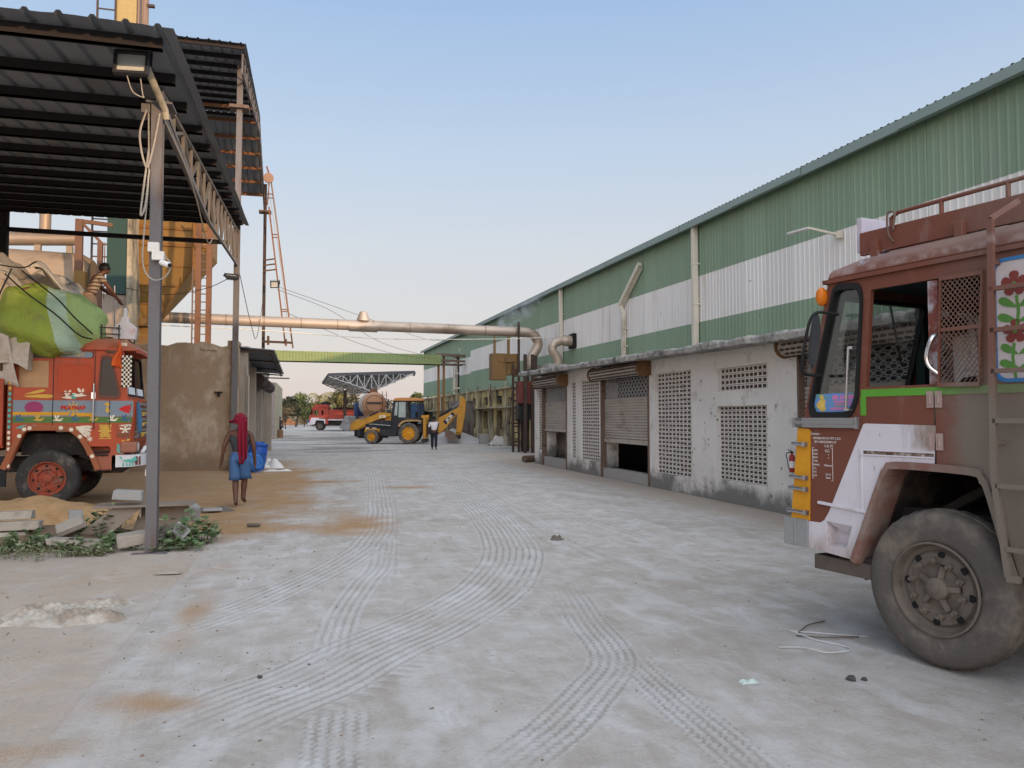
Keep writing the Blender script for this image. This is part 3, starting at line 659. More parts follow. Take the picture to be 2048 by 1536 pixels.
for x in (9.22, 9.62):
    mb = MB(); mb.box(x-.08, x+.08, 57.5, 57.66, 0, 6.3); mb.build('leg', mat('ochre_post', (128, 92, 52), var=.2), g, True)
# stained block wall beyond the backhoe, powder heap, odds and ends
bw = thing('block_wall', 'black-stained short concrete block wall behind the raised digger arm', 'wall', (9.5, 50.3, 0))
mb = MB()
for r_ in range(13):
    for c_ in range(4): x = 8.7 + c_*.44 - (.2 if r_ % 2 else 0); mb.box(max(8.7, x), min(10.4, x+.43), 50.0 + rnd.uniform(0, .01), 50.3, r_*.21, r_*.21+.2)
mb.box(8.7, 10.4, 50.03, 50.3, 0, 2.75)
mb.build('blockwork', mat('mouldy_block', (120, 112, 104), var=.25, dirt=(48, 46, 44), damt=.7, ds=.8, dst=(1, 1, .5)), bw, True)
mb = MB(); n = 24
def heapfn(cx, cy_, rx, ry, h, seed, pw=1.4):
    def f(u, v):
        a = u*2*PI; r = v; x = cx + rx*r*math.cos(a); y = cy_ + ry*r*math.sin(a)
        nz = float(fbm(np.array([x]), np.array([y]), 1.5, seed)[0])-.5
        return (x, y, max(-.02, h*max(0, 1-r**pw) + nz*.18*h*(1-r) - .01))
    return f
mb.grid(heapfn(9.0, 50.0, 2.4, 1.35, .95, 4, 1.0), 36, 14)
tag(mb.build('powder_heap', mat('pale_powder', (186, 184, 184), var=.1, bump=.01), smooth=True), 'heap of pale grey powder under the digger bucket', 'heap')
mb = MB(); mb.box(10.2, 10.75, 47.2, 47.6, 0, .62); tag(mb.build('stone_block', m_block, bevel=.02), 'pale stone block at the foot of the yellow wall', 'block')
mb = MB(); mb.grid(lambda u, v: (10.2 + 2.0*u*.75 + .1*math.sin(9*v), 44 + 1.3*v, .02 + .55*math.sin(PI*min(1, u*1.1))*math.sin(PI*v)*(.8+.3*math.sin(13*u+7*v)) + .05*math.sin(23*u-11*v)), 22, 14)
tag(mb.build('tarpaulin', mat('dirty_white_tarp', (178, 172, 165), var=.25, dirt=(120, 105, 85), damt=.4), smooth='all'), 'crumpled dirty white tarpaulin heaped by the rusty mast', 'tarpaulin')
mb = MB(); mb.tube([(7.55, 27.3, .13), (8.15, 27.7, .13)], .125, 12); tag(mb.build('log', mat('log_wood', (96, 80, 66), var=.3)), 'short log lying at the corner of the lean-to', 'log')
# ------------------------------------------------------------------ left side: canopies, godown, hopper
m_csheet = mat('canopy_sheet', (112, 116, 122), rough=.7, var=.2, vs=.6, dirt=(80, 76, 74), damt=.4, ds=1.2, dst=(1, .15, 1))
m_purlin = mat('purlin_steel', (42, 38, 38), rough=.85, var=.3, vs=4, dirt=(66, 46, 38), damt=.3, ds=3)
m_col = mat('column_paint', (100, 96, 95), rough=.7, var=.22, vs=2.2, dirt=(92, 68, 54), damt=.45, ds=2.2, dst=(2, 2, .5))
m_ocol = mat('grey_angle', (112, 106, 99), rough=.75, var=.25, vs=3, dirt=(96, 72, 56), damt=.45, ds=3)
m_brown = mat('brown_plaster', (150, 128, 104), rough=.95, var=.14, vs=.9, dirt=(184, 168, 146), damt=.6, ds=1.3, dst=(1, 1, .7), bump=.012, bs=14, zdirt=((104, 88, 70), .2, .7, .5))
m_gplast = mat('grey_plaster', (150, 138, 124), rough=.95, var=.25, vs=1.2, dirt=(160, 152, 140), damt=.4, ds=1.5, dst=(1, 1, .4), bump=.008, bs=20)
m_yel = mat('hopper_yellow', (122, 92, 42), rough=.6, var=.16, vs=.8, dirt=(112, 82, 44), damt=.45, ds=1.0, dst=(1, 1, .35))
m_teal = mat('teal_sheet', (36, 66, 62), rough=.6, var=.25, vs=.8, dirt=(84, 96, 82), damt=.35, ds=.8, dst=(1, 1, .4))
m_orust = mat('orange_rust', (122, 86, 60), rough=.85, var=.3, vs=5, dirt=(86, 60, 46), damt=.4, ds=5)
m_cable = mat('cable_grey', (150, 142, 130), rough=.7)
m_black = mat('black_rubber', (26, 26, 27), rough=.7)
m_lampb = mat('lamp_body', (44, 45, 48), rough=.5)
m_lens = mat('lamp_lens', (196, 198, 190), rough=.25, var=.05)

def roofsheet(mb, xa, xb, ya, yb, zf, pitch, dep, rake=None):
    k = int((xb-xa)/pitch); n0 = len(mb.v); m = 0; NY = 14
    for i in range(k+1):
        for a, d in ((0, 0), (.36, 0), (.44, dep), (.56, dep), (.64, 0)):
            x = xb - (i+a)*pitch
            for j in range(NY+1):
                y = ya + (yb-ya)*j/NY; dx = (rake(y) if rake else 0); wv = .012*math.sin(i*1.7+j*.9)
                mb.v.append((x+dx, y + (wv if j in (0, NY) else 0), zf(y) + d + (.015*math.sin(y*1.3 + i) if i == 0 else 0)))
            m += 1
    for i in range(m-1):
        for j in range(NY): mb.face((n0+i*(NY+1)+j, n0+i*(NY+1)+j+1, n0+(i+1)*(NY+1)+j+1, n0+(i+1)*(NY+1)+j))
CX_ = lambda y: -1.9 - .45*(y-10.42)/15.3
ZR = lambda y: 5.75 + .1176*(y-8.6)
cn = thing('loading_canopy', 'steel loading canopy with a grey corrugated roof seen from below, in the foreground', 'canopy', (-1.9, 10.42, 0))
mb = MB(); roofsheet(mb, -13.5, -1.45, 8.55, 25.7, ZR, .31, .035, lambda y: -.55*(y-8.6)/17)
mb.build('roof_sheet', m_csheet, cn, True)
NP = 13
for i in range(NP):
    y = 8.95 + i*1.285; z = ZR(y) - .005; x1 = -1.62 - .5*(y-8.6)/17 + rnd.uniform(-.07, .05)
    mb = MB(); mb.box(-13.5, x1, y-.03, y+.03, z-.13, z); mb.box(-13.5, x1, y-.03, y+.05, z-.13, z-.118); mb.build('purlin', m_purlin, cn, True)
def truss(par, top, bot, m=m_ocol, w=.06, wb=.045, name='truss', zig=True):
    mb = MB()
    for L in (top, bot):
        for a, b in zip(L[:-1], L[1:]): mb.beam(a, b, w, w)
    for i in range(len(top)):
        mb.beam(bot[i], top[i], wb, wb)
        if i + 1 < len(top): mb.beam((bot[i] if i % 2 else top[i]), (top[i+1] if i % 2 else bot[i+1]), wb, wb)
    return mb.build(name, m, par, True)
ZL = lambda y: 5.62 + (max(0, 16.4-y))*.008 + max(0, y-16.4)*.093
yy = [10.55 + 1.02*i for i in range(16)]
truss(cn, [(CX_(y), y, ZR(y)-.19) for y in yy], [(CX_(y), y, min(ZL(y), ZR(y)-.3)) for y in yy])
mb = MB(); mb.beam((-1.9, 10.42, 5.52), (CX_(16), 16.2, 5.62), .07); mb.box(-2.02, -1.72, 10.15, 10.5, 5.535, 5.56); mb.box(-2.08, -1.98, 10.2, 10.4, 5.42, 5.53); mb.beam((-1.9, 10.4, 5.55), (-1.9, 10.4, 5.8), .08); mb.build('bracket', m_col, cn, True)
def column(par, x0, y0, x1, y1, z0, z1, w=.15, m=m_col):
    mb = MB(); h = w/2; n0 = len(mb.v)
    for s in (-1, 1):
        a = .018
        for (xx, yy_, zz) in ((x0, y0, z0), (x1, y1, z1)):
            mb.v += [(xx-h, yy_+s*h-a/2, zz), (xx+h, yy_+s*h-a/2, zz), (xx+h, yy_+s*h+a/2, zz), (xx-h, yy_+s*h+a/2, zz)]
        k = n0 + (0 if s < 0 else 8)
        for i in range(4): j = (i+1) % 4; mb.face((k+i, k+j, k+4+j, k+4+i))
        mb.face((k+3, k+2, k+1, k)); mb.face((k+4, k+5, k+6, k+7))
    k = len(mb.v)
    for (xx, yy_, zz) in ((x0, y0, z0), (x1, y1, z1)): mb.v += [(xx-.04, yy_-h, zz), (xx+.05, yy_-h, zz), (xx+.05, yy_+h, zz), (xx-.04, yy_+h, zz)]
    for i in range(4): j = (i+1) % 4; mb.face((k+i, k+j, k+4+j, k+4+i))
    return mb.build('column', m, par, True)
c1 = column(cn, -1.9, 10.42, -1.9, 10.26, -.03, 5.54, .128)
mb = MB(); mb.box(-2.1, -1.7, 10.2, 10.6, -.03, .0); mb.build('base_plate', m_col, c1, True)
mb = MB(); mb.beam((-13.5, 25.35, 7.2), (-2.4, 25.35, 7.12), .12, .12); mb.build('tie_beam', m_purlin, cn, True)
mb = MB(); mb.box(-8.86, -8.66, 25.2, 25.4, 3.9, 7.75); mb.box(-9.35, -9.2, 25.2, 25.4, 6.6, 7.75); mb.build('column', m_purlin, cn, True)
# high canopy further back
hc = thing('high_canopy', 'tall gabled corrugated canopy rising behind the loading canopy', 'canopy', (-2.4, 30, 0))
ZH = lambda y: 12.85 + (y-23.9)*.2 if y < 36 else 15.27 - (y-36)*.245
rk = lambda y: -.60*(y-23.9)/19.1
mb = MB(); roofsheet(mb, -14, -2.03, 23.9, 36.0, ZH, .3, .03, rk); mb.build('roof_sheet', m_csheet, hc, True)
mb = MB(); roofsheet(mb, -14, -2.03, 36.02, 43, ZH, .3, .03, rk); mb.build('roof_sheet', m_csheet, hc, True)
for i in range(10):
    y = 24.1 + i*1.32; z = ZH(y); mb = MB(); mb.box(-14, -2.1 + rk(y), y-.03, y+.03, z-.14, z-.006); mb.build('purlin', m_purlin, hc, True)
for i in range(6):
    y = 36.4 + i*1.28; z = ZH(y); mb = MB(); mb.box(-14, -2.1 + rk(y), y-.03, y+.03, z-.14, z-.006); mb.build('purlin', m_orust, hc, True)
yy = [24.6 + 1.15*i for i in range(17)]
xr = lambda y: -2.17 + rk(y)*.72
truss(hc, [(xr(y), y, ZH(y)-.18) for y in yy], [(xr(y), y, ZH(y)-.75) for y in yy], m_col, .06, .045)
mb = MB(); mb.beam((-13.5, 30, 13.2), (-2.3, 30, 13.25), .1); mb.build('tie_beam', m_orust, hc, True)
column(hc, -2.36, 25.5, -2.36, 25.9, 0, 13.3, .17)
column(hc, -2.45, 41.3, -2.45, 41.3, 4, 13.7, .15, m_dsteel)
mb = MB(); mb.box(-2.66, -2.06, 25.6, 26.1, 11.55, 11.65); mb.build('bracket', m_rust, hc, True); mb = MB(); mb.box(-2.75, -2.15, 41.05, 41.55, 12.2, 12.3); mb.build('bracket', m_rust, hc, True)
# brown plastered godown below the canopies
gd = thing('godown', 'brown plastered store building with a sheet awning, behind the loaded orange lorry', 'building', (-8, 34, 0))
mb = MB(); nx_ = 40
def wallface(u, v):
    x = -18 + 15.75*u; top = 3.95 + .05*math.sin(x*3.1) + .04*math.sin(x*7.7+1); return (x, 25.7, -.05 + (top+.05)*v)
mb.grid(wallface, 60, 1); n0 = len(mb.v); mb.grid(lambda u, v: (-18 + 15.75*u, 25.7 + 4*v, wallface(u, 1)[2]), 60, 1)
mb.poly([(-2.25, 25.7, 0), (-2.25, 27.0, 0), (-2.25, 27.0, 3.9), (-2.25, 25.7, 3.95)])
mb.build('front_wall', m_brown, gd, True)
mb = MB(); mb.box(-2.6, -2.25, 25.68, 26.5, 3.82, 4.08); mb.box(-2.5, -2.0, 26.5, 27.6, 3.84, 3.98); mb.box(-3.4, -2.9, 25.66, 26, 3.75, 3.87); mb.build('broken_coping', m_brown, gd, True, bevel=.03)
mb = MB(); mb.plate([[(27.0, 0), (44, 0), (44, 3.9), (27.0, 3.9)], [(30.2, .02), (33.6, .02), (33.6, 3.0), (30.2, 3.0)], [(36.2, .02), (39.5, .02), (39.5, 3.0), (36.2, 3.0)]], -2.55, -2.3, 'x')
mb.box(-2.3, -2.02, 26.2, 26.7, 0, 3.78); mb.box(-2.3, -2.02, 29.7, 30.2, 0, 3.5); mb.box(-2.3, -2.02, 33.6, 34.1, 0, 3.5); mb.box(-18, -2.3, 43.8, 44, 0, 3.9)
mb.box(-2.3, -1.95, 40.2, 40.6, 0, 3.2)
mb.build('side_wall', m_gplast, gd, True)
mb = MB(); mb.box(-18, -2.26, 29.7, 44.1, 3.92, 4.06); mb.build('roof_slab', m_conc, gd, True)
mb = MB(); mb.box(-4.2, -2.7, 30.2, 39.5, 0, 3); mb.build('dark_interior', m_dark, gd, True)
mb = MB(); mb.tube([(-1.98, 26.0, 0.1), (-1.98, 26.0, 3.0)], .035); mb.tube([(-2.05, 26.1, .1), (-2.05, 26.1, 3.4)], .02); mb.build('conduit', m_cable, gd, True)
mb = MB(); k = 28
for i in range(k):
    y = 26 + i*8.6/k; z = lambda yy: 3.84 - .035*(yy-26)
    n0 = len(mb.v)
    for a, d in ((0, 0), (.3, .03), (.6, .03), (.8, 0), (1, 0)): yq = y + a*8.6/k; mb.v += [(-2.3, yq, z(yq) + d + .06), (-1.2 + .02*math.sin(i*2.2), yq, z(yq) + d - .02)]
    for j in range(4): mb.face((n0+2*j, n0+2*j+1, n0+2*j+3, n0+2*j+2))
aw = mb.build('awning', m_csheet, gd, True, solid=.01)
mb = MB()
for y in (26.1, 29, 32, 34.5): mb.beam((-2.3, y, 3.82 - .035*(y-26)), (-1.22, y, 3.76 - .035*(y-26)), .05)
mb.beam((-1.3, 26, 3.74), (-1.3, 34.6, 3.44), .05); mb.beam((-2.0, 34.5, 3.35), (-.95, 34.5, 3.33), .05); mb.build('awning_frame', m_dsteel, aw, True)
for y0, y1 in ((31.0, 34.0), (36.1, 39.7)):
    mb = MB(); mb.lathe([(0, 0), (.26, 0), (.26, y1-y0), (0, y1-y0)], (-2.02, y0, 3.1), 'y', 8); mb.build('shutter_roll', m_dsteel, gd, True)
mb = MB(); mb.box(-2.95, -2.72, 25.6, 25.7, 2.42, 2.46); mb.box(-2.86, -2.8, 25.6, 25.66, 2.3, 2.42); mb.build('wall_hook', m_dark, gd, True)
# far grey block wall
bw2 = thing('block_wall', 'tall grey cement-block wall end beyond the store awning', 'wall', (-3.2, 62, 0))
mb = MB()
for r_ in range(17):
    for c_ in range(4):
        x = -3.78 + c_*.4 - (.2 if r_ % 2 else 0); a, b = max(-3.78, x), min(-2.75, x+.385)
        if b > a: mb.box(a, b, 62.2 + rnd.uniform(0, .02), 63, .02 + r_*.24, .02 + r_*.24 + .225)
mb.box(-3.78, -2.76, 62.24, 75, 0, 4.3); mb.box(-3.78, -2.74, 62.18, 63, 4.1, 4.36)
mb.build('blockwork', mat('grey_blockwork', (150, 140, 134), var=.2, dirt=(110, 100, 94), damt=.5, ds=.8, bump=.01, bs=12), bw2, True)
mb = MB(); mb.box(-2.75, -2.68, 62.25, 75, 0, 4.34); mb.build('side_render', mat('cream_render', (176, 166, 138), var=.15, dirt=(120, 110, 95), damt=.4), bw2, True)

# ---- hopper and machinery above the store
hp = thing('hopper', 'big mustard yellow steel hopper with one sloping side above the store', 'hopper', (-6, 34, 4))
mb = MB()
A = [(-7.15, 34), (-4.3, 34), (-4.3, 37.5), (-7.15, 37.5)]; B = [(-7.1, 34.6), (-6.3, 34.6), (-6.3, 35.6), (-7.1, 35.6)]
mb.loft([[(x, y, 10.6) for x, y in A], [(x, y, 8.75) for x, y in A], [(x, y, 5.75) for x, y in B], [(x, y, 4.4) for x, y in B]])
mb.build('bin', m_yel, hp, True)
mb = MB()
for z in (9.45, 8.75): mb.box(-7.2, -4.25, 33.93, 34.0, z-.06, z+.06)
for f in (.28, .55, .8):
    z = 8.75 - 3*f; x1 = -4.3 - 2.0*f; y = 34 + .6*f; mb.beam((-7.12, y-.02, z), (x1, y-.02, z), .05)
for f0, f1 in ((0, .28), (.28, .55), (.55, .8), (.8, 1)): pass
mb.beam((-4.3, 33.98, 8.75), (-6.3, 34.58, 5.75), .06); mb.box(-4.85, -4.62, 33.9, 34.0, 7.3, 10); mb.box(-7.14, -7.05, 33.9, 34.0, 5.7, 10.5)
mb.build('stiffener', m_brown if 0 else mat('hopper_angle', (120, 84, 40), var=.25), hp, True)
mb = MB(); mb.box(-7.15, -6.2, 34.3, 34.6, 4.0, 5.0); mb.box(-7.2, -6.4, 34.2, 35.6, 5.4, 5.72); mb.build('outlet', m_must, hp, True)
for x in (-4.42, -4.02):
    mb = MB(); mb.box(x-.1, x+.1, 32.4, 32.6, 4.0, 9.6); mb.build('leg', mat('leg_rust', (112, 78, 56), var=.3, dirt=(82, 58, 46), damt=.4) , hp, True)
mb = MB()
for i in range(13): mb.box(-4.32, -4.12, 32.42, 32.46, 4.6 + i*.32, 4.64 + i*.32)
mb.box(-4.64, -4.59, 32.4, 32.45, 4, 7.6); 
for i in range(9): mb.box(-4.62, -4.4, 32.42, 32.45, 4.4 + i*.36, 4.43 + i*.36)
mb.beam((-4.7, 32.5, 9.7), (-3.9, 32.5, 8.2), .08); mb.build('ladder_rungs', m_rust, hp, True)
td = thing('duct_tower', 'dark teal box duct with a pale edge strip left of the yellow hopper', 'duct', (-7.4, 33, 4))
mb = MB(); mb.box(-7.86, -7.12, 33, 34.6, 6.5, 10.4); mb.build('teal_casing', m_teal, td, True)
mb = MB(); mb.box(-7.12, -6.92, 32.95, 34.6, 4.0, 10.4); mb.build('edge_strip', m_trim, td, True)
mb = MB(); mb.box(-8.0, -7.12, 33.1, 34.6, 4.0, 6.48); mb.build('lower_casing', m_gplast, td, True)
sf = thing('machine_stand', 'brown steel frame beside the teal duct, above the lorry load', 'frame', (-8.2, 31, 4))
mb = MB(); mb.box(-8.43, -8.19, 30.9, 31.1, 4, 8.9); mb.box(-7.68, -7.52, 30.9, 31.1, 4, 8.1); mb.beam((-8.4, 31, 8.85), (-7.2, 31, 8.75), .1, .14); mb.beam((-8.2, 31, 8.75), (-7.5, 31, 8.0), .1); mb.beam((-7.45, 31, 8.1), (-7.45, 31, 6), .03)
mb.build('frame_beam', mat('frame_brown', (104, 76, 60), var=.25, dirt=(70, 54, 46), damt=.3), sf, True)
mb = MB(); mb.box(-8.42, -8.05, 30.8, 31.2, 5.6, 6.97); mb.build('yellow_box', m_yel, sf, True, bevel=.02)
sd = thing('silver_duct', 'dull silver duct with an upright branch, behind the tarpaulined load', 'duct', (-11, 36, 4))
mb = MB(); mb.tube([(-13.5, 36, 9.02), (-9.6, 36, 9.22)], .28, 16); mb.tube([(-10.95, 36, 9.2), (-10.95, 36, 11.0)], .22, 14); mb.build('duct_run', mat('dull_duct', (158, 142, 126), rough=.5, metal=.4, var=.15), sd, True, smooth=True)
mb = MB(); mb.tube([(-10.98, 36, 10.25), (-10.98, 36, 10.32)], .25, 14)
for x in (-11.2, -10.0): mb.box(x-.12, x+.12, 35.9, 36.1, 4, 8.9)
mb.build('support', m_gplast, sd, True)
hm_ = thing('storage_drum', 'long beige horizontal drum lying behind the lorry load', 'tank', (-10.5, 35, 4))
mb = MB(); mb.tube([(-13.5, 34.8, 7.1), (-13, 34.8, 7.1), (-9.2, 34.8, 7.05), (-8.75, 34.8, 7.05)], [.9, 1.35, 1.3, 1.05], 24); mb.box(-13, -9, 34, 35.6, 3.9, 6.0); mb.build('drum_shell', mat('drum_beige', (152, 136, 118), var=.2, dirt=(100, 90, 80), damt=.3), hm_, True, smooth=True)
tw = thing('elevator_tower', 'yellow bucket elevator head with a ladder showing above the canopy roof edge', 'tower', (-11, 48, 4))
mb = MB(); mb.box(-11.2, -10.15, 48, 49, 4, 27); mb.build('casing', mat('tower_yellow', (150, 130, 84), var=.2, dirt=(136, 96, 48), damt=.5, ds=.5, dst=(1, 1, .6)), tw, True)
mb = MB(); mb.tube([(-9.75, 48.2, 4), (-9.75, 48.2, 27)], .22, 12); mb.box(-10.1, -9.98, 48, 48.2, 4, 27); mb.build('side_pipe', mat('tower_pipe', (118, 98, 82), var=.2), tw, True)
mb = MB()
for x in (-12.2, -11.25): mb.box(x-.05, x+.05, 47.9, 48, 4, 27)
for i in range(30): mb.box(-12.2, -11.2, 47.92, 47.98, 5 + i*.72 + .0, 5.07 + i*.72)
mb.box(-9.6, -9.2, 48, 48.2, 25.7, 25.85); mb.build('ladder', m_dsteel, tw, True)
# ---- hoist rails hanging from the high canopy
ho = thing('hoist_ladder', 'slanting rusty hoist rails with a pulley wheel hanging from the high canopy corner', 'hoist', (-2.2, 40.3, 5))
mb = MB(); mb.beam((-2.22, 40.4, 12.3), (-1.33, 40.3, 5.3), .075); mb.beam((-2.16, 40.4, 13.9), (-.96, 40.3, 5.15), .075)
for p, q in (((-2.2, 40.4, 13.9), (-2.36, 40.5, 14.4)), ((-2.2, 40.4, 13.9), (-2.3, 40.5, 12.4))): mb.beam(p, q, .06)
def rail(z, s): 
    return (-2.22 + .89*(12.3-z)/7.0, 40.35, z) if s < 0 else (-2.16 + 1.2*(13.9-z)/8.75, 40.35, z)
for z in (12.95, 12.75, 10.9, 10.75, 7.1, 7.0): a = rail(min(z, 12.3), -1); mb.beam((a[0] if z < 12.3 else -2.3, 40.35, z), rail(z, 1), .05)
mb.beam((-2.46, 40.6, 5.48), (-1.0, 40.3, 5.42), .11); mb.beam((-2.17, 40.5, 5.3), (-2.17, 40.5, 5.75), .12); mb.beam((-1.3, 40.3, 5.25), (-1.3, 40.3, 5.6), .09)
for z in (9.66, 9.4, 9.12): mb.beam((-2.45, 40.9, z), rail(z, -1), .06)
mb.build('rail', m_orust, ho, True)
mb = MB(); mb.lathe([(.0, -.05), (.25, -.05), (.21, 0), (.25, .05), (0, .05)], (-2.25, 40.3, 13.75), 'y', 20); mb.build('pulley_wheel', mat('pulley', (140, 108, 90), rough=.5, var=.1), ho, True, smooth=True)
mb = MB(); mb.tube([(-2.1, 40.3, 13.6), (-1.2, 40.3, 6.0)], .012, 5); mb.tube([(-2.3, 40.3, 13.6), (-1.55, 40.3, 9)], .012, 5); mb.build('rope', m_cable, ho, True)

# ---- flood lights, camera, cables
def flood(label, loc, rz, tilt, s=1., pole=None):
    t = thing('floodlight', label, 'floodlight', loc, rz, 'floodlights on the steelwork')
    Mx = Matrix.Rotation(tilt, 3, 'X')
    def T(mb): mb.v = [tuple((Mx @ Vector(p))*s) for p in mb.v]; return mb
    mb = MB(); mb.plate([[(-.2, -.15), (.2, -.15), (.2, .15), (-.2, .15)], rr(-.165, .165, -.115, .115, .01)], -.05, .03, 'y'); mb.loft([[(-.2, .03, -.15), (.2, .03, -.15), (.2, .03, .15), (-.2, .03, .15)], [(-.15, .09, -.1), (.15, .09, -.1), (.15, .09, .1), (-.15, .09, .1)]])
    for k in range(7): mb.box(-.14 + k*.045, -.13 + k*.045, .06, .115, -.09, .09)
    T(mb).build('body', m_lampb, t, bevel=.004)
    mb = MB(); mb.poly([(-.165, -.01, -.115), (.165, -.01, -.115), (.165, -.01, .115), (-.165, -.01, .115)]); T(mb).build('lens', m_lens, t)
    mb = MB(); mb.loft([[(-.165, -.03, -.115), (.165, -.03, -.115), (.165, -.008, -.115), (-.165, -.008, -.115)], [(-.12, -.012, -.075), (.12, -.012, -.075), (.12, -.008, -.075), (-.12, -.008, -.075)]]); T(mb).build('reflector_lip', m_lens, t)
    mb = MB(); mb.beam((-.21, .03, 0), (-.21, .03, .19), .03, .012); mb.beam((.21, .03, 0), (.21, .03, .19), .03, .012); mb.beam((-.21, .03, .19), (.21, .03, .19), .03, .012); T(mb).build('bracket', m_lampb, t)
    return t
f1 = flood('floodlight with pale square glass, clamped above the front canopy column', (-2.02, 9.38, 5.66), R(-6), R(-8), .93)
mb = MB(); mb.tube([(.02, .1, .42), (.03, .13, .3), (.04, .18, .2), (.13, .82, -.2), (.135, .86, -.3)], [.05, .045, .042, .04, .04], 10); mb.tube([(.025, .11, .33), (.03, .13, .28)], .062, 10); mb.tube([(.03, .14, .22), (.035, .16, .19)], .06, 10); mb.build('mounting_pipe', m_trim, f1)
mb = MB(); mb.tube(spline([(-.05, 0, -.14), (.0, .05, -.3), (.1, .1, -.34), (.09, .1, -.3), (.08, .05, -.14)], 6), .007, 5); mb.build('lead', m_cable, f1)
flood('dark floodlight clamped under the canopy on the rear column', (-2.45, 25.1, 6.02), R(15), R(-66), 1.0)
flood('small floodlight fixed on the slanting hoist rails', (-1.86, 40.05, 8.3), R(-25), R(5), 1.15)
cc = thing('security_camera', 'white security camera with its box on the front canopy column', 'camera', (-1.87, 10.2, 3.6))
mb = MB(); mb.box(-.1, 0.03, -.04, .04, .08, .2); mb.box(-.05, .09, -.05, .03, -.02, .09); mb.build('junction_box', mat('box_white', (205, 200, 190), rough=.5), cc, bevel=.006)
mb = MB(); mb.lathe([(0, 0), (.03, 0), (.035, .02), (.035, .15), (.03, .16), (0, .16)], (0, 0, 0), 'y', 16, sgn=-1); Mx = Matrix.Rotation(R(48), 3, 'Z') @ Matrix.Rotation(R(18), 3, 'X')
mb.v = [tuple(Mx @ Vector(p) + Vector((.06, -.05, -.05))) for p in mb.v]; mb.build('camera_body', mat('camera_white', (222, 220, 215), rough=.4), cc, smooth=True)
mb = MB(); mb.lathe([(0, .158), (.027, .158), (.027, .166), (0, .166)], (0, 0, 0), 'y', 16, sgn=-1); mb.v = [tuple(Mx @ Vector(p) + Vector((.06, -.05, -.05))) for p in mb.v]; mb.build('lens', m_black, cc)
mb = MB(); mb.tube(spline([(-2.0, 10.22, 5.45), (-1.98, 10.2, 4.6), (-2.01, 10.18, 4.0), (-2.02, 10.15, 3.6), (-1.97, 10.12, 3.4), (-1.86, 10.1, 3.32), (-1.74, 10.1, 3.38), (-1.69, 10.1, 3.52), (-1.76, 10.1, 3.62)], 8), .009, 5)
mb.tube(spline([(-2.02, 10.2, 5.45), (-2.08, 10.15, 5.1), (-2.0, 10.15, 4.72), (-1.93, 10.15, 4.95), (-1.86, 10.15, 5.4)], 8), .012, 5)
mb.tube(spline([(-1.98, 10.18, 4.95), (-2.03, 10.15, 4.4), (-2.05, 10.15, 4.12), (-2.0, 10.15, 4.25), (-1.97, 10.18, 4.7)], 8), .012, 5)
mb.tube(spline([(-1.86, 10.2, 5.45), (-1.75, 12, 5.1), (-1.9, 15, 4.9), (-2.1, 17.5, 5.5)], 8), .01, 5)
tag(mb.build('cable', m_cable), 'loose grey cables looped down the front canopy column', 'cable')
for i, (lab, pts) in enumerate((
  ('thin wire sagging from the hoist rails down to the gallery roof', [(-1.75, 40.3, 8.1), (1.0, 44, 7.6), (4, 50, 6.6), (7.5, 56, 6.3), (9.2, 57.4, 6.4)]),
  ('thin upper wire from the hoist rails towards the warehouse gutter', [(-1.6, 40.3, 8.2), (3, 47, 7.7), (8, 56, 7.4), (11.0, 62, 8.0)]),
  ('thin lower wire from the hoist rails to the gallery end', [(-1.2, 40.3, 6.9), (2.5, 46, 6.05), (6, 53, 5.9), (9.2, 57.3, 6.1)]),
  ('wire hanging between the rear column and the hoist post', [(-2.3, 25.9, 6.3), (-2.15, 29, 5.0), (-2.2, 33, 5.0), (-2.4, 41, 8.3)]),
  ('wire strung from the lorry yard to the rear floodlight', [(-6.6, 30, 6.3), (-4.9, 28, 5.8), (-3.4, 26.4, 5.8), (-2.4, 25.2, 6.05)]))):
    mb = MB(); mb.tube(spline(pts, 8), .012, 5); tag(mb.build('wire', m_dsteel), lab, 'wire')
# ------------------------------------------------------------------ vehicles
m_tyre = mat('tyre_rubber', (52, 50, 49), rough=.9, var=.3, vs=4, dirt=(112, 103, 92), damt=.5, ds=3, fine=.2)
m_tyred = mat('dusty_tyre_rubber', (86, 81, 76), rough=.92, var=.18, vs=3, dirt=(120, 110, 98), damt=.6, ds=3.4, fine=.2)
m_rimd = mat('dusty_rim', (104, 95, 86), rough=.8, var=.25, vs=6, dirt=(72, 62, 56), damt=.5, ds=5)
m_rimo = mat('orange_rim', (150, 70, 48), rough=.8, var=.25, vs=6, dirt=(104, 88, 76), damt=.6, ds=5)
m_chas = mat('chassis_black', (38, 35, 33), rough=.85, var=.3, vs=3, dirt=(92, 80, 70), damt=.5, ds=2)
m_chrome = mat('dull_chrome', (190, 190, 192), rough=.22, metal=.9, var=.08)
m_glass = glass('cab_glass', (246, 248, 247), .03, .03); m_glassd = glass('dark_glass', (80, 86, 88), .025, .01)

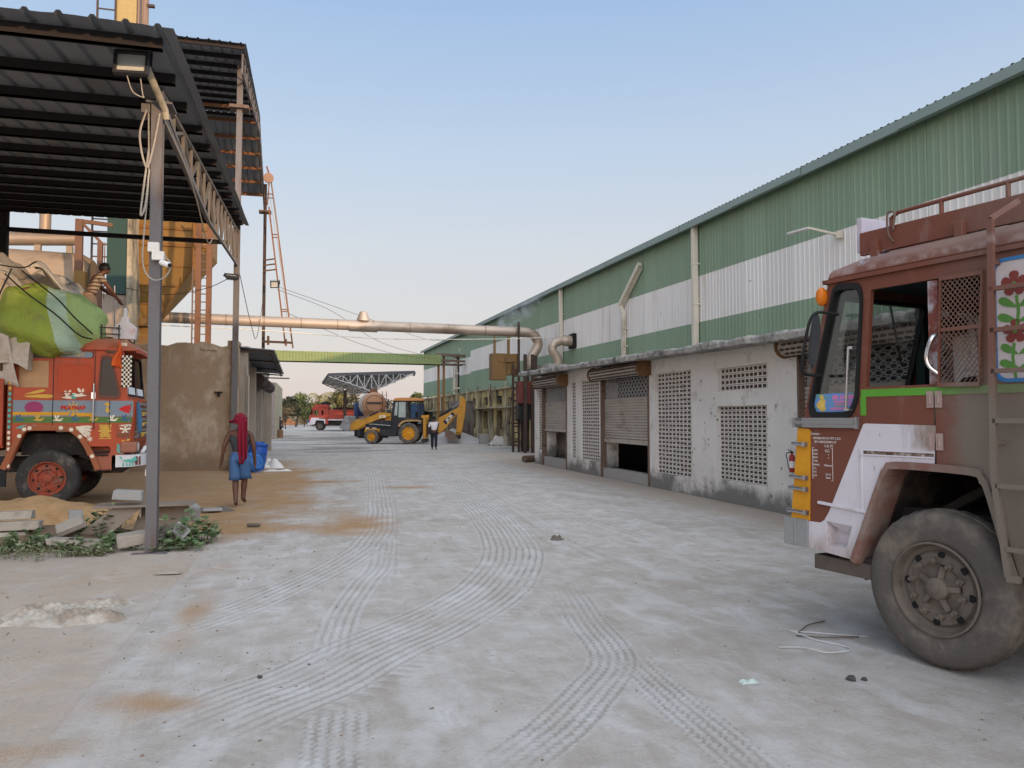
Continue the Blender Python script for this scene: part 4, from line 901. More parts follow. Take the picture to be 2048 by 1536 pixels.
def wheel(par, x, y, z, Rr, W, mt, mr, out=1, rimr=.59, seg=72, hub=True):
    "tyre (> rim) with its outer face at y, body running inwards; out=+1 when the outer face looks to +y"
    s = -out; mb = MB(); ri = Rr*rimr
    prof = [(ri*.98, .012), (ri*1.03, 0), (ri*1.1, -.006), (Rr*.80, -.012), (Rr*.90, -.008), (Rr*.955, .012), (Rr*.985, .04), (Rr, .07), (Rr, W*.38), (Rr-.014, W*.39), (Rr-.014, W*.42), (Rr, W*.43), (Rr, W*.57), (Rr-.014, W*.58), (Rr-.014, W*.61), (Rr, W*.62), (Rr, W-.07), (Rr*.955, W-.012), (Rr*.8, W+.01), (ri, W)]
    def lug(i, j, r): return r - (.012 if (j % 2 and i in (6, 7, 8, 15, 16)) else 0)
    mb.lathe(prof, (x, y, z), 'y', seg, s, fn=lug); o = mb.build('tyre', mt, par, smooth=True)
    mb = MB()
    rp = [(ri*1.0, .0), (ri*1.0, -.012), (ri*.96, -.014), (ri*.93, .012), (ri*.9, .05), (ri*.82, .062), (ri*.76, .042), (ri*.55, .036), (ri*.50, .055), (ri*.44, .06), (ri*.40, .055), (ri*.25, .05), (ri*.24, .012), (ri*.2, .0), (ri*.09, -.004), (ri*.08, -.014), (0, -.016)]
    mb.lathe(rp, (x, y, z), 'y', 40, s); r_ = mb.build('rim', mr, o, smooth=True)
    if hub:
        mb = MB()
        for k in range(10):
            t = 2*PI*k/10 + .2; px_, pz = x + ri*.585*math.cos(t), z + ri*.585*math.sin(t)
            mb.lathe([(0, .02), (.022, .02), (.022, .055), (.012, .058), (.012, .08), (0, .08)], (px_, y + s*.064, pz), 'y', 6, out)
        for k in range(5):
            t = 2*PI*k/5 + .5; c_, s_ = math.cos(t), math.sin(t)
            mb.beam((x + ri*.2*c_, y + s*.03, z + ri*.2*s_), (x + ri*.48*c_, y + s*.045, z + ri*.48*s_), .03, .035)
        mb.build('wheel_nuts', mr, o)
        for k in range(8):
            t = 2*PI*k/8 + .1; px_, pz = x + ri*.725*math.cos(t), z + ri*.725*math.sin(t); mb = MB()
            mb.lathe([(0, 0), (.026, 0), (.026, .004), (0, .004)], (px_, y + s*.0435, pz), 'y', 12, out); mb.build('hand_hole', m_dark, o)
    return o

# ================= the maroon lorry on the right
m_dusty_extra = lambda t, tc, c: t.mix(t.math('MULTIPLY', t.ramp(t.math('ADD', t.sep(tc)[0], t.math('MULTIPLY_ADD', t.noise(tc, 3.5, 6), .5, -.25)), -.30, .04, 1., 0.), t.ramp(t.math('ADD', t.sep(tc)[2], t.math('MULTIPLY_ADD', t.noise(tc, 2.5, 5), .4, -.2)), 1.7, 2.1, .92, .25)), c, lin((114, 106, 96)))
def m_maro_extra(t, tc, c):
    x, y, z = t.sep(tc)[0], t.sep(tc)[1], t.sep(tc)[2]
    ch = t.math('MULTIPLY', t.ramp(t.noise(tc, 26, 4, .6), .70, .73), .7); c = t.mix(ch, c, lin((150, 128, 118)))      # chips
    c = t.mix(t.math('MULTIPLY', t.ramp(t.noise(tc, 3, 8, .8, (.5, 1, 3)), .55, .75), .35), c, lin((92, 50, 44)))
    fl_ = t.math('MULTIPLY', t.math('MULTIPLY', t.ramp(t.noise(tc, 9, 5, .7), .52, .56), t.ramp(x, .34, .5)), t.math('MULTIPLY', t.ramp(z, 2.74, 2.80), t.math('MULTIPLY', t.ramp(x, .62, .8, 1., 0.), t.ramp(z, 2.885, 2.9, 1., 0.))))
    c = t.mix(fl_, c, lin((166, 168, 176)))                                                                            # flaked roof corner
    ed = t.math('MULTIPLY', t.ramp(t.noise(tc, 7, 5), .42, .6), t.math('MULTIPLY', t.ramp(z, 2.70, 2.73), t.ramp(z, 2.73, 2.79, 1., 0.)))
    c = t.mix(t.math('MULTIPLY', ed, .6), c, lin((158, 140, 134)))
    return m_dusty_extra(t, tc, c)
m_maro = mat('maroon_paint', (110, 64, 49), rough=.55, var=.12, vs=2, dirt=(138, 112, 100), damt=.3, ds=3, dst=(1, 1, .4), fine=.05, dust=((150, 130, 120), .5), extra=m_maro_extra)
def m_pw_extra(t, tc, c):
    x, z = t.sep(tc)[0], t.sep(tc)[2]; n = t.noise(tc, 4, 7, .75, (2.2, 1, .5))
    sm = t.math('MULTIPLY', t.ramp(t.math('ADD', x, t.math('MULTIPLY_ADD', n, .5, -.25)), .02, .22, 1., 0.), t.math('MULTIPLY', t.ramp(z, 1.40, 1.47), .85)); c = t.mix(sm, c, lin((128, 110, 92)))
    c = t.mix(t.math('MULTIPLY', t.ramp(t.noise(tc, 30, 4, .6, (1, 1, .35)), .66, .70), .55), c, lin((120, 96, 84)))          # scratches and chips
    c = t.mix(t.math('MULTIPLY', t.ramp(t.math('ADD', z, t.math('MULTIPLY_ADD', n, .3, -.15)), .62, .82, 1., 0.), .45), c, lin((150, 132, 120)))
    return c
m_pwhite = mat('white_lorry_paint', (204, 198, 203), rough=.5, var=.1, vs=2, dirt=(150, 130, 118), damt=.4, ds=3.5, dst=(1, 1, .3), fine=.03, extra=m_pw_extra)
m_grn = mat('green_stripe', (88, 150, 48), rough=.5, var=.1, extra=m_dusty_extra)
m_ylw = mat('yellow_nose', (204, 142, 30), rough=.55, var=.1, vs=3, dirt=(150, 104, 40), damt=.3)
m_greyp = mat('grey_bumper_paint', (140, 142, 140), rough=.5, var=.12, dirt=(105, 98, 90), damt=.4)
m_inter = mat('cab_lining', (22, 40, 38), rough=.8, var=.2)
m_seat = mat('seat_cloth', (20, 24, 28), rough=.9)
m_petal = mat('petal_paint', (124, 58, 52), var=.08); m_leaf = mat('leaf_paint', (86, 132, 62), var=.1); m_panel = mat('panel_grey_white', (190, 180, 178), rough=.6, var=.06, extra=lambda t, tc, c: c); m_bluef = mat('blue_frame', (58, 116, 168), var=.1)
RT = thing('lorry', 'dusty maroon lorry with yellow nose, white arch panel and caged window, close on the right', 'lorry', (3.985, 4.26, 0), R(102.5))
ARCH = [(.64, .61), (.40, 1.20), (.345, 1.30), (.26, 1.345), (-.27, 1.335), (-.345, 1.29), (-.39, 1.2), (-.54, .70)]
VENT = rpoly([(.745, 2.62), (.535, 2.605), (.515, 2.5), (.575, 1.79), (.63, 1.68), (.97, 1.68), (.985, 1.76)], .05)
STEP = [(.865, .865), (.63, .855), (.685, .68), (.865, .68)]
WINDOW = [(.44, 2.57), (-.37, 2.57), (-.34, 1.87), (.495, 1.87)]
side = [(.81, 2.69), (1.06, 1.66), (1.05, .64)] + ARCH + [(-1.02, .70), (-1.02, 2.69)]
mb = MB(); mb.plate([side, VENT, WINDOW, STEP], -.035, 0); mb.plate([side, VENT, WINDOW], -2.4, -2.365)
# front wall with two screens
SX = lambda z: 1.06 - (z-1.66)*.252
fr = lambda a, b, t: (SX(b) + t, a, b)
SCR = [rr(-1.14, -.1, 1.76, 2.56, .06), rr(-2.3, -1.26, 1.76, 2.56, .06)]
mb.plate([[(-2.36, 1.62), (-.04, 1.62), (-.04, 2.69), (-2.36, 2.69)]] + SCR, -.03, 0, fn=fr)
mb.box(-1.02, -.99, -2.365, -.035, .9, 2.69)
mb.box(-.99, 1.0, -2.3, -.1, 1.30, 1.36)
# lower body faces behind the arch
mb.box(.62, .66, -2.3, -.3, .62, 1.3)
cab = mb.build('cab_body', m_maro, RT)
# roof
rings = []
for x, dz, inn in ((.80, -.02, .0), (.77, .0, .0), (.62, .06, .0), (.37, .075, 0), (.36, .085, 0), (-1.04, .085, 0)):
    k = .6 + .4*min(1, dz/.07 + .01) if x > .6 else 1
    half = [(.0, 2.69), (.012, 2.71), (-.005, 2.77), (-.045, 2.815), (-.12, 2.85), (-.35, 2.875), (-1.2, 2.9)]
    pr = [(y, 2.69 + (z-2.69)*(max(dz, .02) + .12)/.205) for y, z in half]
    rings.append([(x, y, z) for y, z in pr] + [(x, -2.4 - y, z) for y, z in reversed(pr[:-1])])
mb = MB(); mb.loft(rings); ro = mb.build('cab_roof', m_maro, RT, smooth=True)
mb = MB(); mb.box(-1.02, .83, -.0, .03, 2.665, 2.695); mb.box(.80, .84, -2.4, .03, 2.665, 2.695); mb.build('gutter', m_maro, ro)
# painted panels
mb = MB(); wp = [(.52, 1.60), (.50, 1.607), (-.035, 1.597), (-.02, 1.345), (.26, 1.345), (.345, 1.30), (.40, 1.20), (.64, .61), (1.03, .64), (1.03, .845), (.92, .845), (.88, .87), (.84, .93)]
mb.plate([wp, [(.865, .865), (.63, .855), (.685, .68), (.865, .68)]], .001, .006); wpan = mb.build('white_panel', m_pwhite, RT)
mb = MB(); a = [(.865, .865), (.63, .855), (.685, .68), (.865, .68)]; b_ = [(.80, .85), (.66, .84), (.70, .73), (.77, .71)]
mb.loft([[(x, .006, z) for x, z in a], [(x*.0 + q[0], -.09, q[1]) for (x, z), q in zip(a, [(.84, .86), (.66, .74), (.70, .70), (.85, .70)])]], cap=False); mb.poly([(q[0], -.09, q[1]) for q in [(.84, .86), (.66, .74), (.70, .70), (.85, .70)]]); mb.build('footstep', m_pwhite, wpan)
mb = MB(); mb.box(-.02, .56, .006, .014, 1.375, 1.387); mb.box(-.02, .56, .006, .014, 1.41, 1.42); mb.box(.525, .55, .006, .016, .98, 1.42); mb.beam((.47, .01, .97), (.93, .01, 1.0), .022, .03, up=(0, 1, 0)); mb.build('bead', m_pwhite, wpan, bevel=.004)
mb = MB(); mb.box(-.02, .52, .002, .0085, 1.388, 1.409); mb.build('chipped_strip', mat('chipped_paint', (190, 178, 165), var=.2, dirt=(80, 55, 42), damt=1., ds=14), wpan)
mb = MB(); mb.box(-1.0, .535, .001, .005, 1.80, 1.852); mb.box(.495, .54, .0012, .006, 1.665, 1.80); mb.build('green_stripe', m_grn, RT)
mb = MB(); mb.box(-.032, -.024, .0, .004, 1.34, 1.86); mb.build('door_gap', m_chas, RT)
mb = MB()
for z in (1.49, 1.77):
    for x in (-.06, .0):
        mb = MB(); mb.box(x-.025, x+.022, .004, .012, z-.055, z+.055); mb.tube([(x-.004, .014, z-.03), (x-.004, .014, z+.03)], .01, 6); mb.build('hinge', mat('hinge_paint', (160, 138, 130), var=.2), RT)
# arch lip
lip = [(p[0], p[1]) for p in ARCH]
mb = MB(); L2 = spline([(x, 0, z) for x, z in lip], 3); n0 = len(mb.v)
for p in L2:
    c = Vector((0, 0, .3)); d = (p - c); d.y = 0; d.normalize()
    for o_, yy_ in ((0, .012), (.0, .03), (-.05, .03), (-.055, .0), (-.055, -.22)): q = p + d*o_; mb.v.append((q.x, yy_, q.z))
for i in range(len(L2)-1):
    for j in range(4): mb.face((n0+5*i+j, n0+5*i+j+1, n0+5*i+6+j, n0+5*i+5+j))
mb.build('arch_lip', mat('arch_lip_paint', (122, 84, 74), rough=.7, var=.2, vs=4, dirt=(136, 120, 110), damt=.8, ds=3, extra=m_dusty_extra), RT)
mb = MB(); n0 = len(mb.v)
for p in L2:
    d = Vector((p.x, 0, p.z-.3)).normalized(); q = p - d*.055; mb.v += [(q.x, -.2, q.z), (q.x, -.9, q.z)]
for i in range(len(L2)-1): mb.face((n0+2*i, n0+2*i+1, n0+2*i+3, n0+2*i+2))
mb.build('wheel_well', m_chas, RT)
# nose
mb = MB(); n0 = len(mb.v)
mb.loft([[(1.0, y, 1.56), (1.12 - dx, y, 1.57), (1.20 - dx, y, .85), (1.02, y, .85)] for y, dx in ((.012, .0), (-.02, -.015), (-.25, -.06), (-2.15, -.06), (-2.38, -.015), (-2.412, .0))])
nose = mb.build('grille_panel', m_ylw, RT)
for z in (1.44, 1.18, 1.09, .91):
    mb = MB(); x0 = 1.20 - (z-.85)*.11; mb.tube([(1.035, .03, z), (x0 + .02, .03, z + .004), (x0 + .1, -.2, z + .004), (x0 + .1, -2.2, z + .004)], .016, 8); mb.box(1.02, 1.05, .01, .05, z-.018, z+.018)
    mb.build('chrome_bar', m_chrome, nose, smooth=True)
mb = MB(); mb.box(.56, 1.13, .0, .03, 1.572, 1.648); mb.box(.555, .575, .0, .036, 1.566, 1.654); mb.box(.58, 1.13, .03, .034, 1.60, 1.625); mb.box(1.06, 1.16, -2.4, .03, 1.572, 1.648); mb.build('chrome_strip', mat('worn_chrome', (150, 150, 150), rough=.35, metal=.6, var=.15), RT, bevel=.004)
mb = MB(); mb.box(1.03, 1.27, -2.43, .02, .64, .855); mb.box(1.14, 1.16, .02, .028, .645, .85); mb.build('bumper', m_greyp, RT, bevel=.02)
# windows
for nm, pts, y in (('vent_window', VENT, -.02), ('vent_window', VENT, -2.38)):
    mb = MB(); mb.plate(inset(pts, .0), y-.003, y+.003); vw = mb.build(nm, m_glass, RT)
    mb = MB(); mb.plate([inset(pts, -.035), inset(pts, .012)], y-.02, y+.04); mb.build('rubber_seal', m_black, vw)
for k, s in enumerate(SCR):
    mb = MB(); mb.plate(s, -.018, -.012, fn=fr); ws = mb.build('windscreen', m_glass, RT)
    mb = MB(); mb.plate([inset(s, -.035), inset(s, .01)], -.035, .012, fn=fr); mb.build('rubber_seal', m_black, ws)
# sliding cage on the window
mb = MB(); F = [(-.10, 2.575), (-.385, 2.57), (-.345, 1.845), (-.07, 1.85)]
mb.plate([F, inset(F, .03)], .012, .032); mb.box(-.37, -.10, .014, .03, 2.21, 2.235); cg = mb.build('window_cage', m_maro, RT)
mb = MB()
for k in range(30):
    for sg in (-1, 1):
        z0 = 1.86 + k*.04; 
        # diagonal strands clipped to the frame
        x0, x1 = -.36, -.09; zz1 = z0 + sg*.27*1.25
        a, b_ = (x0, z0), (x1, zz1); t0, t1 = 0, 1; dz_ = zz1 - z0
        for lim, sgn in ((1.86, 1), (2.56, -1)):
            if sgn*(a[1]+dz_*t0 - lim) < 0: t0 = max(t0, (lim-a[1])/dz_)
            if sgn*(a[1]+dz_*t1 - lim) < 0: t1 = min(t1, (lim-a[1])/dz_)
        if t1 - t0 > .05: mb.beam((x0+(x1-x0)*t0, .02, z0+dz_*t0), (x0+(x1-x0)*t1, .02, z0+dz_*t1), .006, .004)
mb.build('expanded_mesh', mat('mesh_brown', (122, 92, 80), var=.15), cg)
mb = MB(); mb.box(-.02, -.07, -.005, .006, 1.87, 2.56); mb.box(-.02, -.005, -.03, .012, 1.87, 2.56); mb.build('peeling_post', mat('peeling_paint', (176, 178, 184), var=.1, dirt=(112, 58, 48), damt=1., ds=6), RT)
mb = MB(); mb.tube(spline([(-.065, .01, 2.20), (-.05, .05, 2.17), (-.02, .06, 2.06), (-.03, .05, 1.99), (-.07, .02, 1.94)], 5), .014, 8); mb.build('door_handle', m_chrome, RT, smooth=True)
mb = MB(); mb.tube([(.598, .05, 2.16), (.632, .05, 1.70)], .011, 8); mb.box(.56, .60, 0, .06, 2.15, 2.17); mb.box(.60, .64, 0, .06, 1.70, 1.715); mb.build('grab_rail', m_chrome, RT)
# sticker on the vent window: generic bright card with lines of writing
mb = MB(); mb.plate([(.955, 1.83), (.575, 1.835), (.59, 1.72), (.65, 1.69), (.95, 1.69), (.975, 1.74)], -.014, -.012); st = mb.build('window_sticker', mat('sticker_blue', (100, 142, 196), rough=.4, var=.25, vs=9, dirt=(96, 150, 78), damt=.5, ds=6, dst=(1, 1, 2)), RT)
MR = lambda x, z, y=.0: Matrix.Translation((x, y, z)) @ Matrix.Rotation(PI, 4, 'Z') @ Matrix.Rotation(PI/2, 4, 'X')
m_pink = mat('sticker_pink', (226, 120, 170), var=.05); m_gold = mat('sticker_gold', (214, 180, 90), var=.3, vs=20); m_chalk = mat('chalk_white', (214, 206, 200), var=.05)
text('lettering', 'SRI SAI SRI', .044, m_pink, st, MR(.70, 1.80, -.011), .001, .0015)
text('lettering', 'TRANSPORTS', .026, m_pink, st, MR(.71, 1.765, -.011), .001, .001); text('lettering', 'LORRY OWNERS', .02, m_pink, st, MR(.71, 1.742, -.011), .001); text('lettering', 'GOOD LUCK', .026, m_pink, st, MR(.74, 1.715, -.011), .001, .001)
mb = MB(); mb.plate([(.90 + .04*math.cos(t)*(1 + .3*math.cos(3*t)), 1.745 + .05*math.sin(t)) for t in [2*PI*k/18 for k in range(18)]], -.0115, -.0105); mb.plate([(.90 + .018*math.cos(t), 1.805 + .02*math.sin(t)) for t in [2*PI*k/12 for k in range(12)]], -.0115, -.0105); mb.build('gold_figure', m_gold, st)
# hand-lettered data on the nose side
def slines(rows):
    for s, x, z, h in rows: text('lettering', s, h, m_chalk, RT, MR(x, z, .003), .001)
slines([('Owner :', .955, 1.525, .032), ('MANIKANTA PVT LTD', .85, 1.49, .026), ('BY HANUMAN ST', .86, 1.462, .026), ('C.B. PT', .83, 1.432, .026), ('GVW', .96, 1.395, .022), ('ULW', .96, 1.368, .022), ('RLW', .96, 1.341, .022), ('TYRE', .96, 1.314, .022), ('PERMIT.', .95, 1.285, .022), ('F.C.', .965, 1.258, .022), ('I.N', .965, 1.230, .022), ('D.R', .965, 1.203, .022), ('KG', .845, 1.395, .03), ('"', .835, 1.36, .026), ('"', .835, 1.335, .026), ('National', .84, 1.285, .022), ('31/12', .84, 1.215, .022), ('Date', .84, 1.192, .022)])
mb = MB(); mb.box(.985, .988, .001, .003, 1.18, 1.42); mb.box(.972, .988, .001, .003, 1.417, 1.42); mb.box(.972, .988, .001, .003, 1.18, 1.183); mb.box(.797, .80, .001, .003, 1.17, 1.42); mb.box(.797, .815, .001, .003, 1.417, 1.42); mb.box(.797, .815, .001, .003, 1.17, 1.173); mb.build('lettering', m_chalk, RT)
# mirror, indicator, wipers
mb = MB(); mb.tube(spline([(.70, .03, 2.42), (.74, .2, 2.43), (.78, .24, 2.36), (.82, .25, 2.2), (.86, .24, 2.04), (.88, .2, 1.98), (.87, .03, 1.97)], 5), .012, 8); mi = mb.build('mirror_arm', m_black, RT, smooth=True)
mb = MB(); mb.lathe([(0, -.02), (.15, -.02), (.16, .0), (.15, .025), (0, .035)], (0, 0, 0), 'x', 24); mb.v = [(.79 + p[0]*1.0 - p[2]*.16, .18 + p[1]*.3 - p[0]*.5, 2.22 + p[2]*1.3) for p in mb.v]; mb.build('mirror_shell', mat('mirror_back', (62, 64, 66), rough=.6), mi, smooth=True)
mb = MB(); mb.v = []; mb.lathe([(0, -.03), (.05, -.03), (.055, 0), (.04, .025), (0, .035)], (0, 0, 0), 'y', 20); mb.v = [(.855 + p[0]*.75, .03 + p[1], 2.575 + p[2]*1.35) for p in mb.v]; mb.build('indicator_lamp', mat('amber', (204, 112, 30), rough=.3, var=.1), RT, smooth=True)
mb = MB(); 
for y in (-.8, -1.9): mb.beam((SX(2.5)+.03, y, 2.56), (SX(2.15)+.035, y-.25, 2.1), .012)
mb.build('wiper', m_black, RT)
# inside
mb = MB(); mb.loft([[(.95, y, 1.36), (1.0, y, 1.74), (.78, y, 1.80), (.62, y, 1.72), (.6, y, 1.36)] for y in (-2.3, -.1)]); mb.build('dashboard', m_inter, RT, bevel=.03)
mb = MB()
for y in (-1.9, -.6):
    mb.loft([[(x + .02*math.sin(3*k), y + w_*math.cos(2*PI*k/12), z + .0*k) for k in range(12)] for x, w_, z in ((-.3, .26, 1.36), (-.3, .28, 1.6), (-.34, .26, 1.95), (-.38, .2, 2.15))]); mb.box(-.4, .15, y-.28, y+.28, 1.36, 1.62)
mb.build('seat', m_seat, RT, bevel=.04)
mb = MB(); mb.loft([[(x, -1.2 + .42*math.cos(t)*s_, 1.36 + h*max(0, math.sin(t))**.6) for t in [PI*k/10 for k in range(11)]] for x, s_, h in ((.6, .9, .45), (.45, 1.0, .62), (.1, 1.05, .66), (-.3, 1, .55))]); mb.build('engine_cover', m_seat, RT)
mb = MB(); mb.tube([(.50 + .2*math.cos(t)*.35 + 0, -1.9 + .22*math.sin(t), 1.92 + .2*math.cos(t)) for t in [2*PI*k/20 for k in range(21)]], .015, 6); mb.tube([(.5, -1.9, 1.92), (.75, -1.9, 1.7)], .02); mb.build('steering_wheel', m_black, RT)
mb = MB(); mb.box(-.98, .74, -2.35, -.05, 2.64, 2.675); mb.box(SX(2.2)-.1, SX(2.2)-.02, -1.26, -1.14, 1.75, 2.62)
for y in (-.07, -2.33): mb.beam((SX(1.75)-.06, y, 1.75), (SX(2.6)-.06, y, 2.62), .07)
mb.beam((.44, -2.33, 1.86), (.42, -2.33, 2.6), .06); mb.box(.1, .3, -1.0, -.6, 2.585, 2.64); mb.tube([(.62, -1.2, 2.6), (.6, -1.2, 2.4)], .03); mb.box(.58, .63, -1.35, -1.05, 2.33, 2.45)
mb.build('cab_lining', m_inter, RT)
# flower board behind the cage, blue framed
mb = MB(); FB = rr(-1.0, -.445, 1.88, 2.61, .06); mb.plate(FB, .0, .004); fb = mb.build('painted_board', m_panel, RT)
mb = MB(); mb.plate([inset(FB, -.018), inset(FB, .008)], .001, .009); mb.build('blue_frame', m_bluef, fb)
def blob(cx, cz, L_, w_, ang, n=12):
    ca, sa = math.cos(ang), math.sin(ang); out = []
    for k in range(n):
        t = 2*PI*k/n; a = L_*(.5+.5*math.cos(t)); b_ = w_*math.sin(t)*(.6 + .4*math.cos(t)); out.append((cx + a*ca - b_*sa, cz + a*sa + b_*ca))
    return out
def flowers(par, cx, cz, s, yy0, sg=1):
    mp, ml = MB(), MB()
    for k in range(5): mp.plate(blob(cx, cz, .075*s, .04*s, R(90 + 72*k)), yy0, yy0 + .002 + .0004*k)
    ml.plate([(cx + .012*s*math.cos(t), cz + .012*s*math.sin(t)) for t in [2*PI*k/10 for k in range(10)]], yy0 + .003, yy0 + .005)
    pts = [(cx - sg*.01*s, cz - .07*s), (cx - sg*.02*s, cz - .16*s), (cx - sg*.005*s, cz - .28*s)]
    for a, b_ in zip(pts[:-1], pts[1:]): ml.beam((a[0], yy0, a[1]), (b_[0], yy0, b_[1]), .016*s, .004)
    for dx, dz, an in ((.0, -.14, 30), (0, -.14, 150), (0, -.22, 20), (0, -.22, 165)): ml.plate(blob(cx - .015*s, cz + dz*s, .12*s, .035*s, R(an)), yy0, yy0 + .0015)
    mp.build('petals', m_petal, par); ml.build('leaves', m_leaf, par)
flowers(fb, -.56, 2.46, 1.05, .006); flowers(fb, -.56, 2.17, 1.0, .006, -1); flowers(fb, -.84, 2.4, 1., .006)
# roof rack and ladder
rk_ = MB(); rk_.box(.70, .75, -2.15, -.25, 2.92, 3.19); b0 = rk_.build('rack_board', mat('lilac_board', (186, 178, 188), var=.15, dirt=(140, 128, 130), damt=.4), RT, bevel=.006)
mb = MB()
for y in (-.24, -2.16): mb.box(-1.05, .70, y-.02, y+.02, 2.885, 3.06); mb.tube([(-1.05, y, 3.17), (.38, y, 3.15), (.44, y, 3.12), (.44, y, 3.0)], .016, 8)
for x in (-.9, -.4, .05): mb.tube([(x, -.24, 3.06), (x, -.24, 3.165)], .016, 8)
for x in (-1.0, -.3, .3, .66): mb.box(x-.03, x+.03, -2.16, -.24, 2.93, 2.965)
for x in (-.8, -.1, .55): mb.box(x-.03, x+.03, -.26, -.18, 2.83, 2.965)
rkk = mb.build('roof_rack', m_maro, RT, bevel=.004)
mb = MB(); mb.box(.3, .69, -1.9, -.5, 2.97, 3.14); mb.build('folded_tarpaulin', mat('grey_tarp', (92, 100, 98), var=.2), rkk, bevel=.05)
mb = MB(); mb.tube(spline([(.40, -.2, 3.02), (.39, -.21, 3.14), (.44, -.2, 3.15), (.43, -.19, 3.0), (.40, -.21, 2.93)], 5), .008, 6); mb.build('chain', m_rust, rkk)
mb = MB(); 
for x in (-.465, -.83): mb.beam((x, .1, 1.30), (x - .02, .1, 2.86), .035, .028); mb.beam((x - .02, .1, 2.86), (x - .1, -.05, 2.97), .03); mb.beam((x, .1, 1.30), (x - .07, .1, .70), .035, .028)
for z in (2.43, 2.18, 1.93, 1.63, 1.24, .87): mb.beam((-.47 - max(0, 1.3-z)*.12, .1, z), (-.83 - max(0, 1.3-z)*.12, .1, z), .028, .028)
mb.box(-.6, -.53, .08, .12, .68, .72)
for z in (2.6, 1.5): mb.beam((-.47, 0, z), (-.47, .1, z), .025)
mb.build('ladder', m_maro, RT)
# underside, wheels, load bed
mb = MB(); mb.box(-6.6, 1.0, -.95, -.75, .62, .9); mb.box(-6.6, 1.0, -1.65, -1.45, .62, .9)
mb.box(.44, .8, -.3, -.05, .56, .63)
mb.lathe([(0, 0), (.04, 0), (.045, -.07), (.02, -.1), (.015, -.14), (0, -.15)], (.62, -.12, .6), 'z', 12); mb.tube([(0, -.2, .52), (0, -2.2, .52)], .09, 12); mb.box(-1.0, .55, -2.1, -.3, .92, 1.0); mb.tube(spline([(.3, -.35, .9), (.0, -.4, 1.1), (-.3, -.35, 1.25)], 4), .035); mb.tube(spline([(-.2, -.4, .8), (-.3, -.35, 1.0), (-.25, -.4, 1.12)], 4), .03)
mb.box(-.3, .3, -2.0, -.5, .6, .95)
mb.build('chassis', m_chas, RT)
cm = MB(); cm.plate([[(-.04, .48), (-.24, .48), (-.24, .59), (-.04, .59)], [(-.055, .495), (-.225, .495), (-.225, .575), (-.055, .575)]], .50, 1.02, 'x', fn=lambda a, b_, t: (t, a, b_)); cm.box(.5, .9, -.036, -.03, .485, .585); cm.build('cross_member', mat('frame_grime', (92, 82, 74), var=.3, dirt=(60, 52, 48), damt=.4), RT)
wheel(RT, 0, .0, .52, .52, .28, m_tyred, m_rimd, 1); wheel(RT, 0, -2.4, .52, .52, .28, m_tyred, m_rimd, -1, hub=False)
for x in (-4.3, -5.5):
    for y, o_ in ((.0, 1), (-2.4, -1)): wheel(RT, x, y, .52, .52, .55, m_tyred, m_rimd, o_, hub=False, seg=48)
mb = MB(); mb.plate([(-6.9, 1.1), (-1.12, 1.1), (-1.12, 2.5), (-6.9, 2.5)], -.05, .02); mb.box(-6.9, -1.12, -2.42, -2.35, 1.1, 2.5); mb.box(-1.19, -1.12, -2.35, -.05, 1.1, 2.7); mb.box(-6.9, -6.83, -2.35, -.05, 1.1, 2.5); mb.box(-6.83, -1.19, -2.35, -.05, 1.05, 1.12)
for k in range(9): x = -6.8 + k*.7; mb.box(x-.04, x+.04, .02, .05, 1.1, 2.52)
mb.build('load_bed', m_maro, RT)

# ================= the painted orange lorry on the left
m_or = mat('orange_paint', (170, 72, 40), rough=.55, var=.14, vs=2, dirt=(126, 66, 46), damt=.5, ds=2.5, dst=(1, 1, .5), fine=.06, dust=((160, 128, 106), .55), zdirt=((126, 96, 76), .75, 1.15, .5))
m_ord = mat('deep_orange_panel', (172, 66, 30), rough=.6, var=.08)
m_bgrey = mat('blue_grey_band', (118, 132, 142), rough=.55, var=.12, dirt=(150, 140, 130), damt=.3)
m_bgrn = mat('green_band', (76, 112, 48), rough=.55, var=.12); m_byel = mat('yellow_line', (206, 150, 40), var=.1)
m_card = mat('cardboard', (176, 140, 104), rough=.95, var=.1, fs=12); m_tq = mat('turquoise_paint', (86, 172, 160), var=.12); m_mag = mat('magenta_paint', (148, 58, 98), var=.12); m_cream = mat('cream_paint', (222, 212, 190), var=.06); m_red = mat('red_letter', (196, 40, 42), var=.05); m_ochre = mat('ochre_paint', (204, 164, 72), var=.15); m_bl = mat('blue_paint', (58, 96, 130), var=.1)
m_dkstrip = mat('dark_strip', (72, 62, 58), var=.2)
LT = thing('lorry', 'brightly painted orange lorry loaded high with sacks, parked facing right on the left', 'lorry', (-4.67, 15.82, 0), R(4))
ARL = [(-.66, .70), (-.43, 1.27), (-.36, 1.39), (-.28, 1.41), (.2, 1.41), (.36, 1.38), (.50, 1.25), (.69, .9), (.78, .66)]
VL = rpoly([(.85, 2.77), (1.0, 2.78), (1.15, 2.10), (1.12, 2.04), (.84, 2.05), (.82, 2.12)], .05)
NS = rr(.12, .72, 2.76, 2.88, .05)
sideL = [(-.62, 2.93)] + [(-.62, .70)] + ARL[1:] + [(1.05, .66), (1.05, .94), (1.25, .95), (1.36, 1.2), (1.42, 1.98), (1.30, 2.0), (1.22, 2.93)]
REC = rr(.62, 1.03, .97, 1.11, .05)
mb = MB(); mb.plate([sideL, VL, REC], 0, .035); mb.plate([sideL, VL], 2.365, 2.4); mb.box(-.62, -.59, .035, 2.365, 1.0, 2.93); mb.box(-.6, 1.3, .05, 2.35, 1.42, 1.48)
frL = lambda a, b, t: (1.30 - (b-2.0)*.086 + t, a, b)
SL = [rr(.12, 1.12, 2.08, 2.85, .08), rr(1.28, 2.28, 2.08, 2.85, .08)]
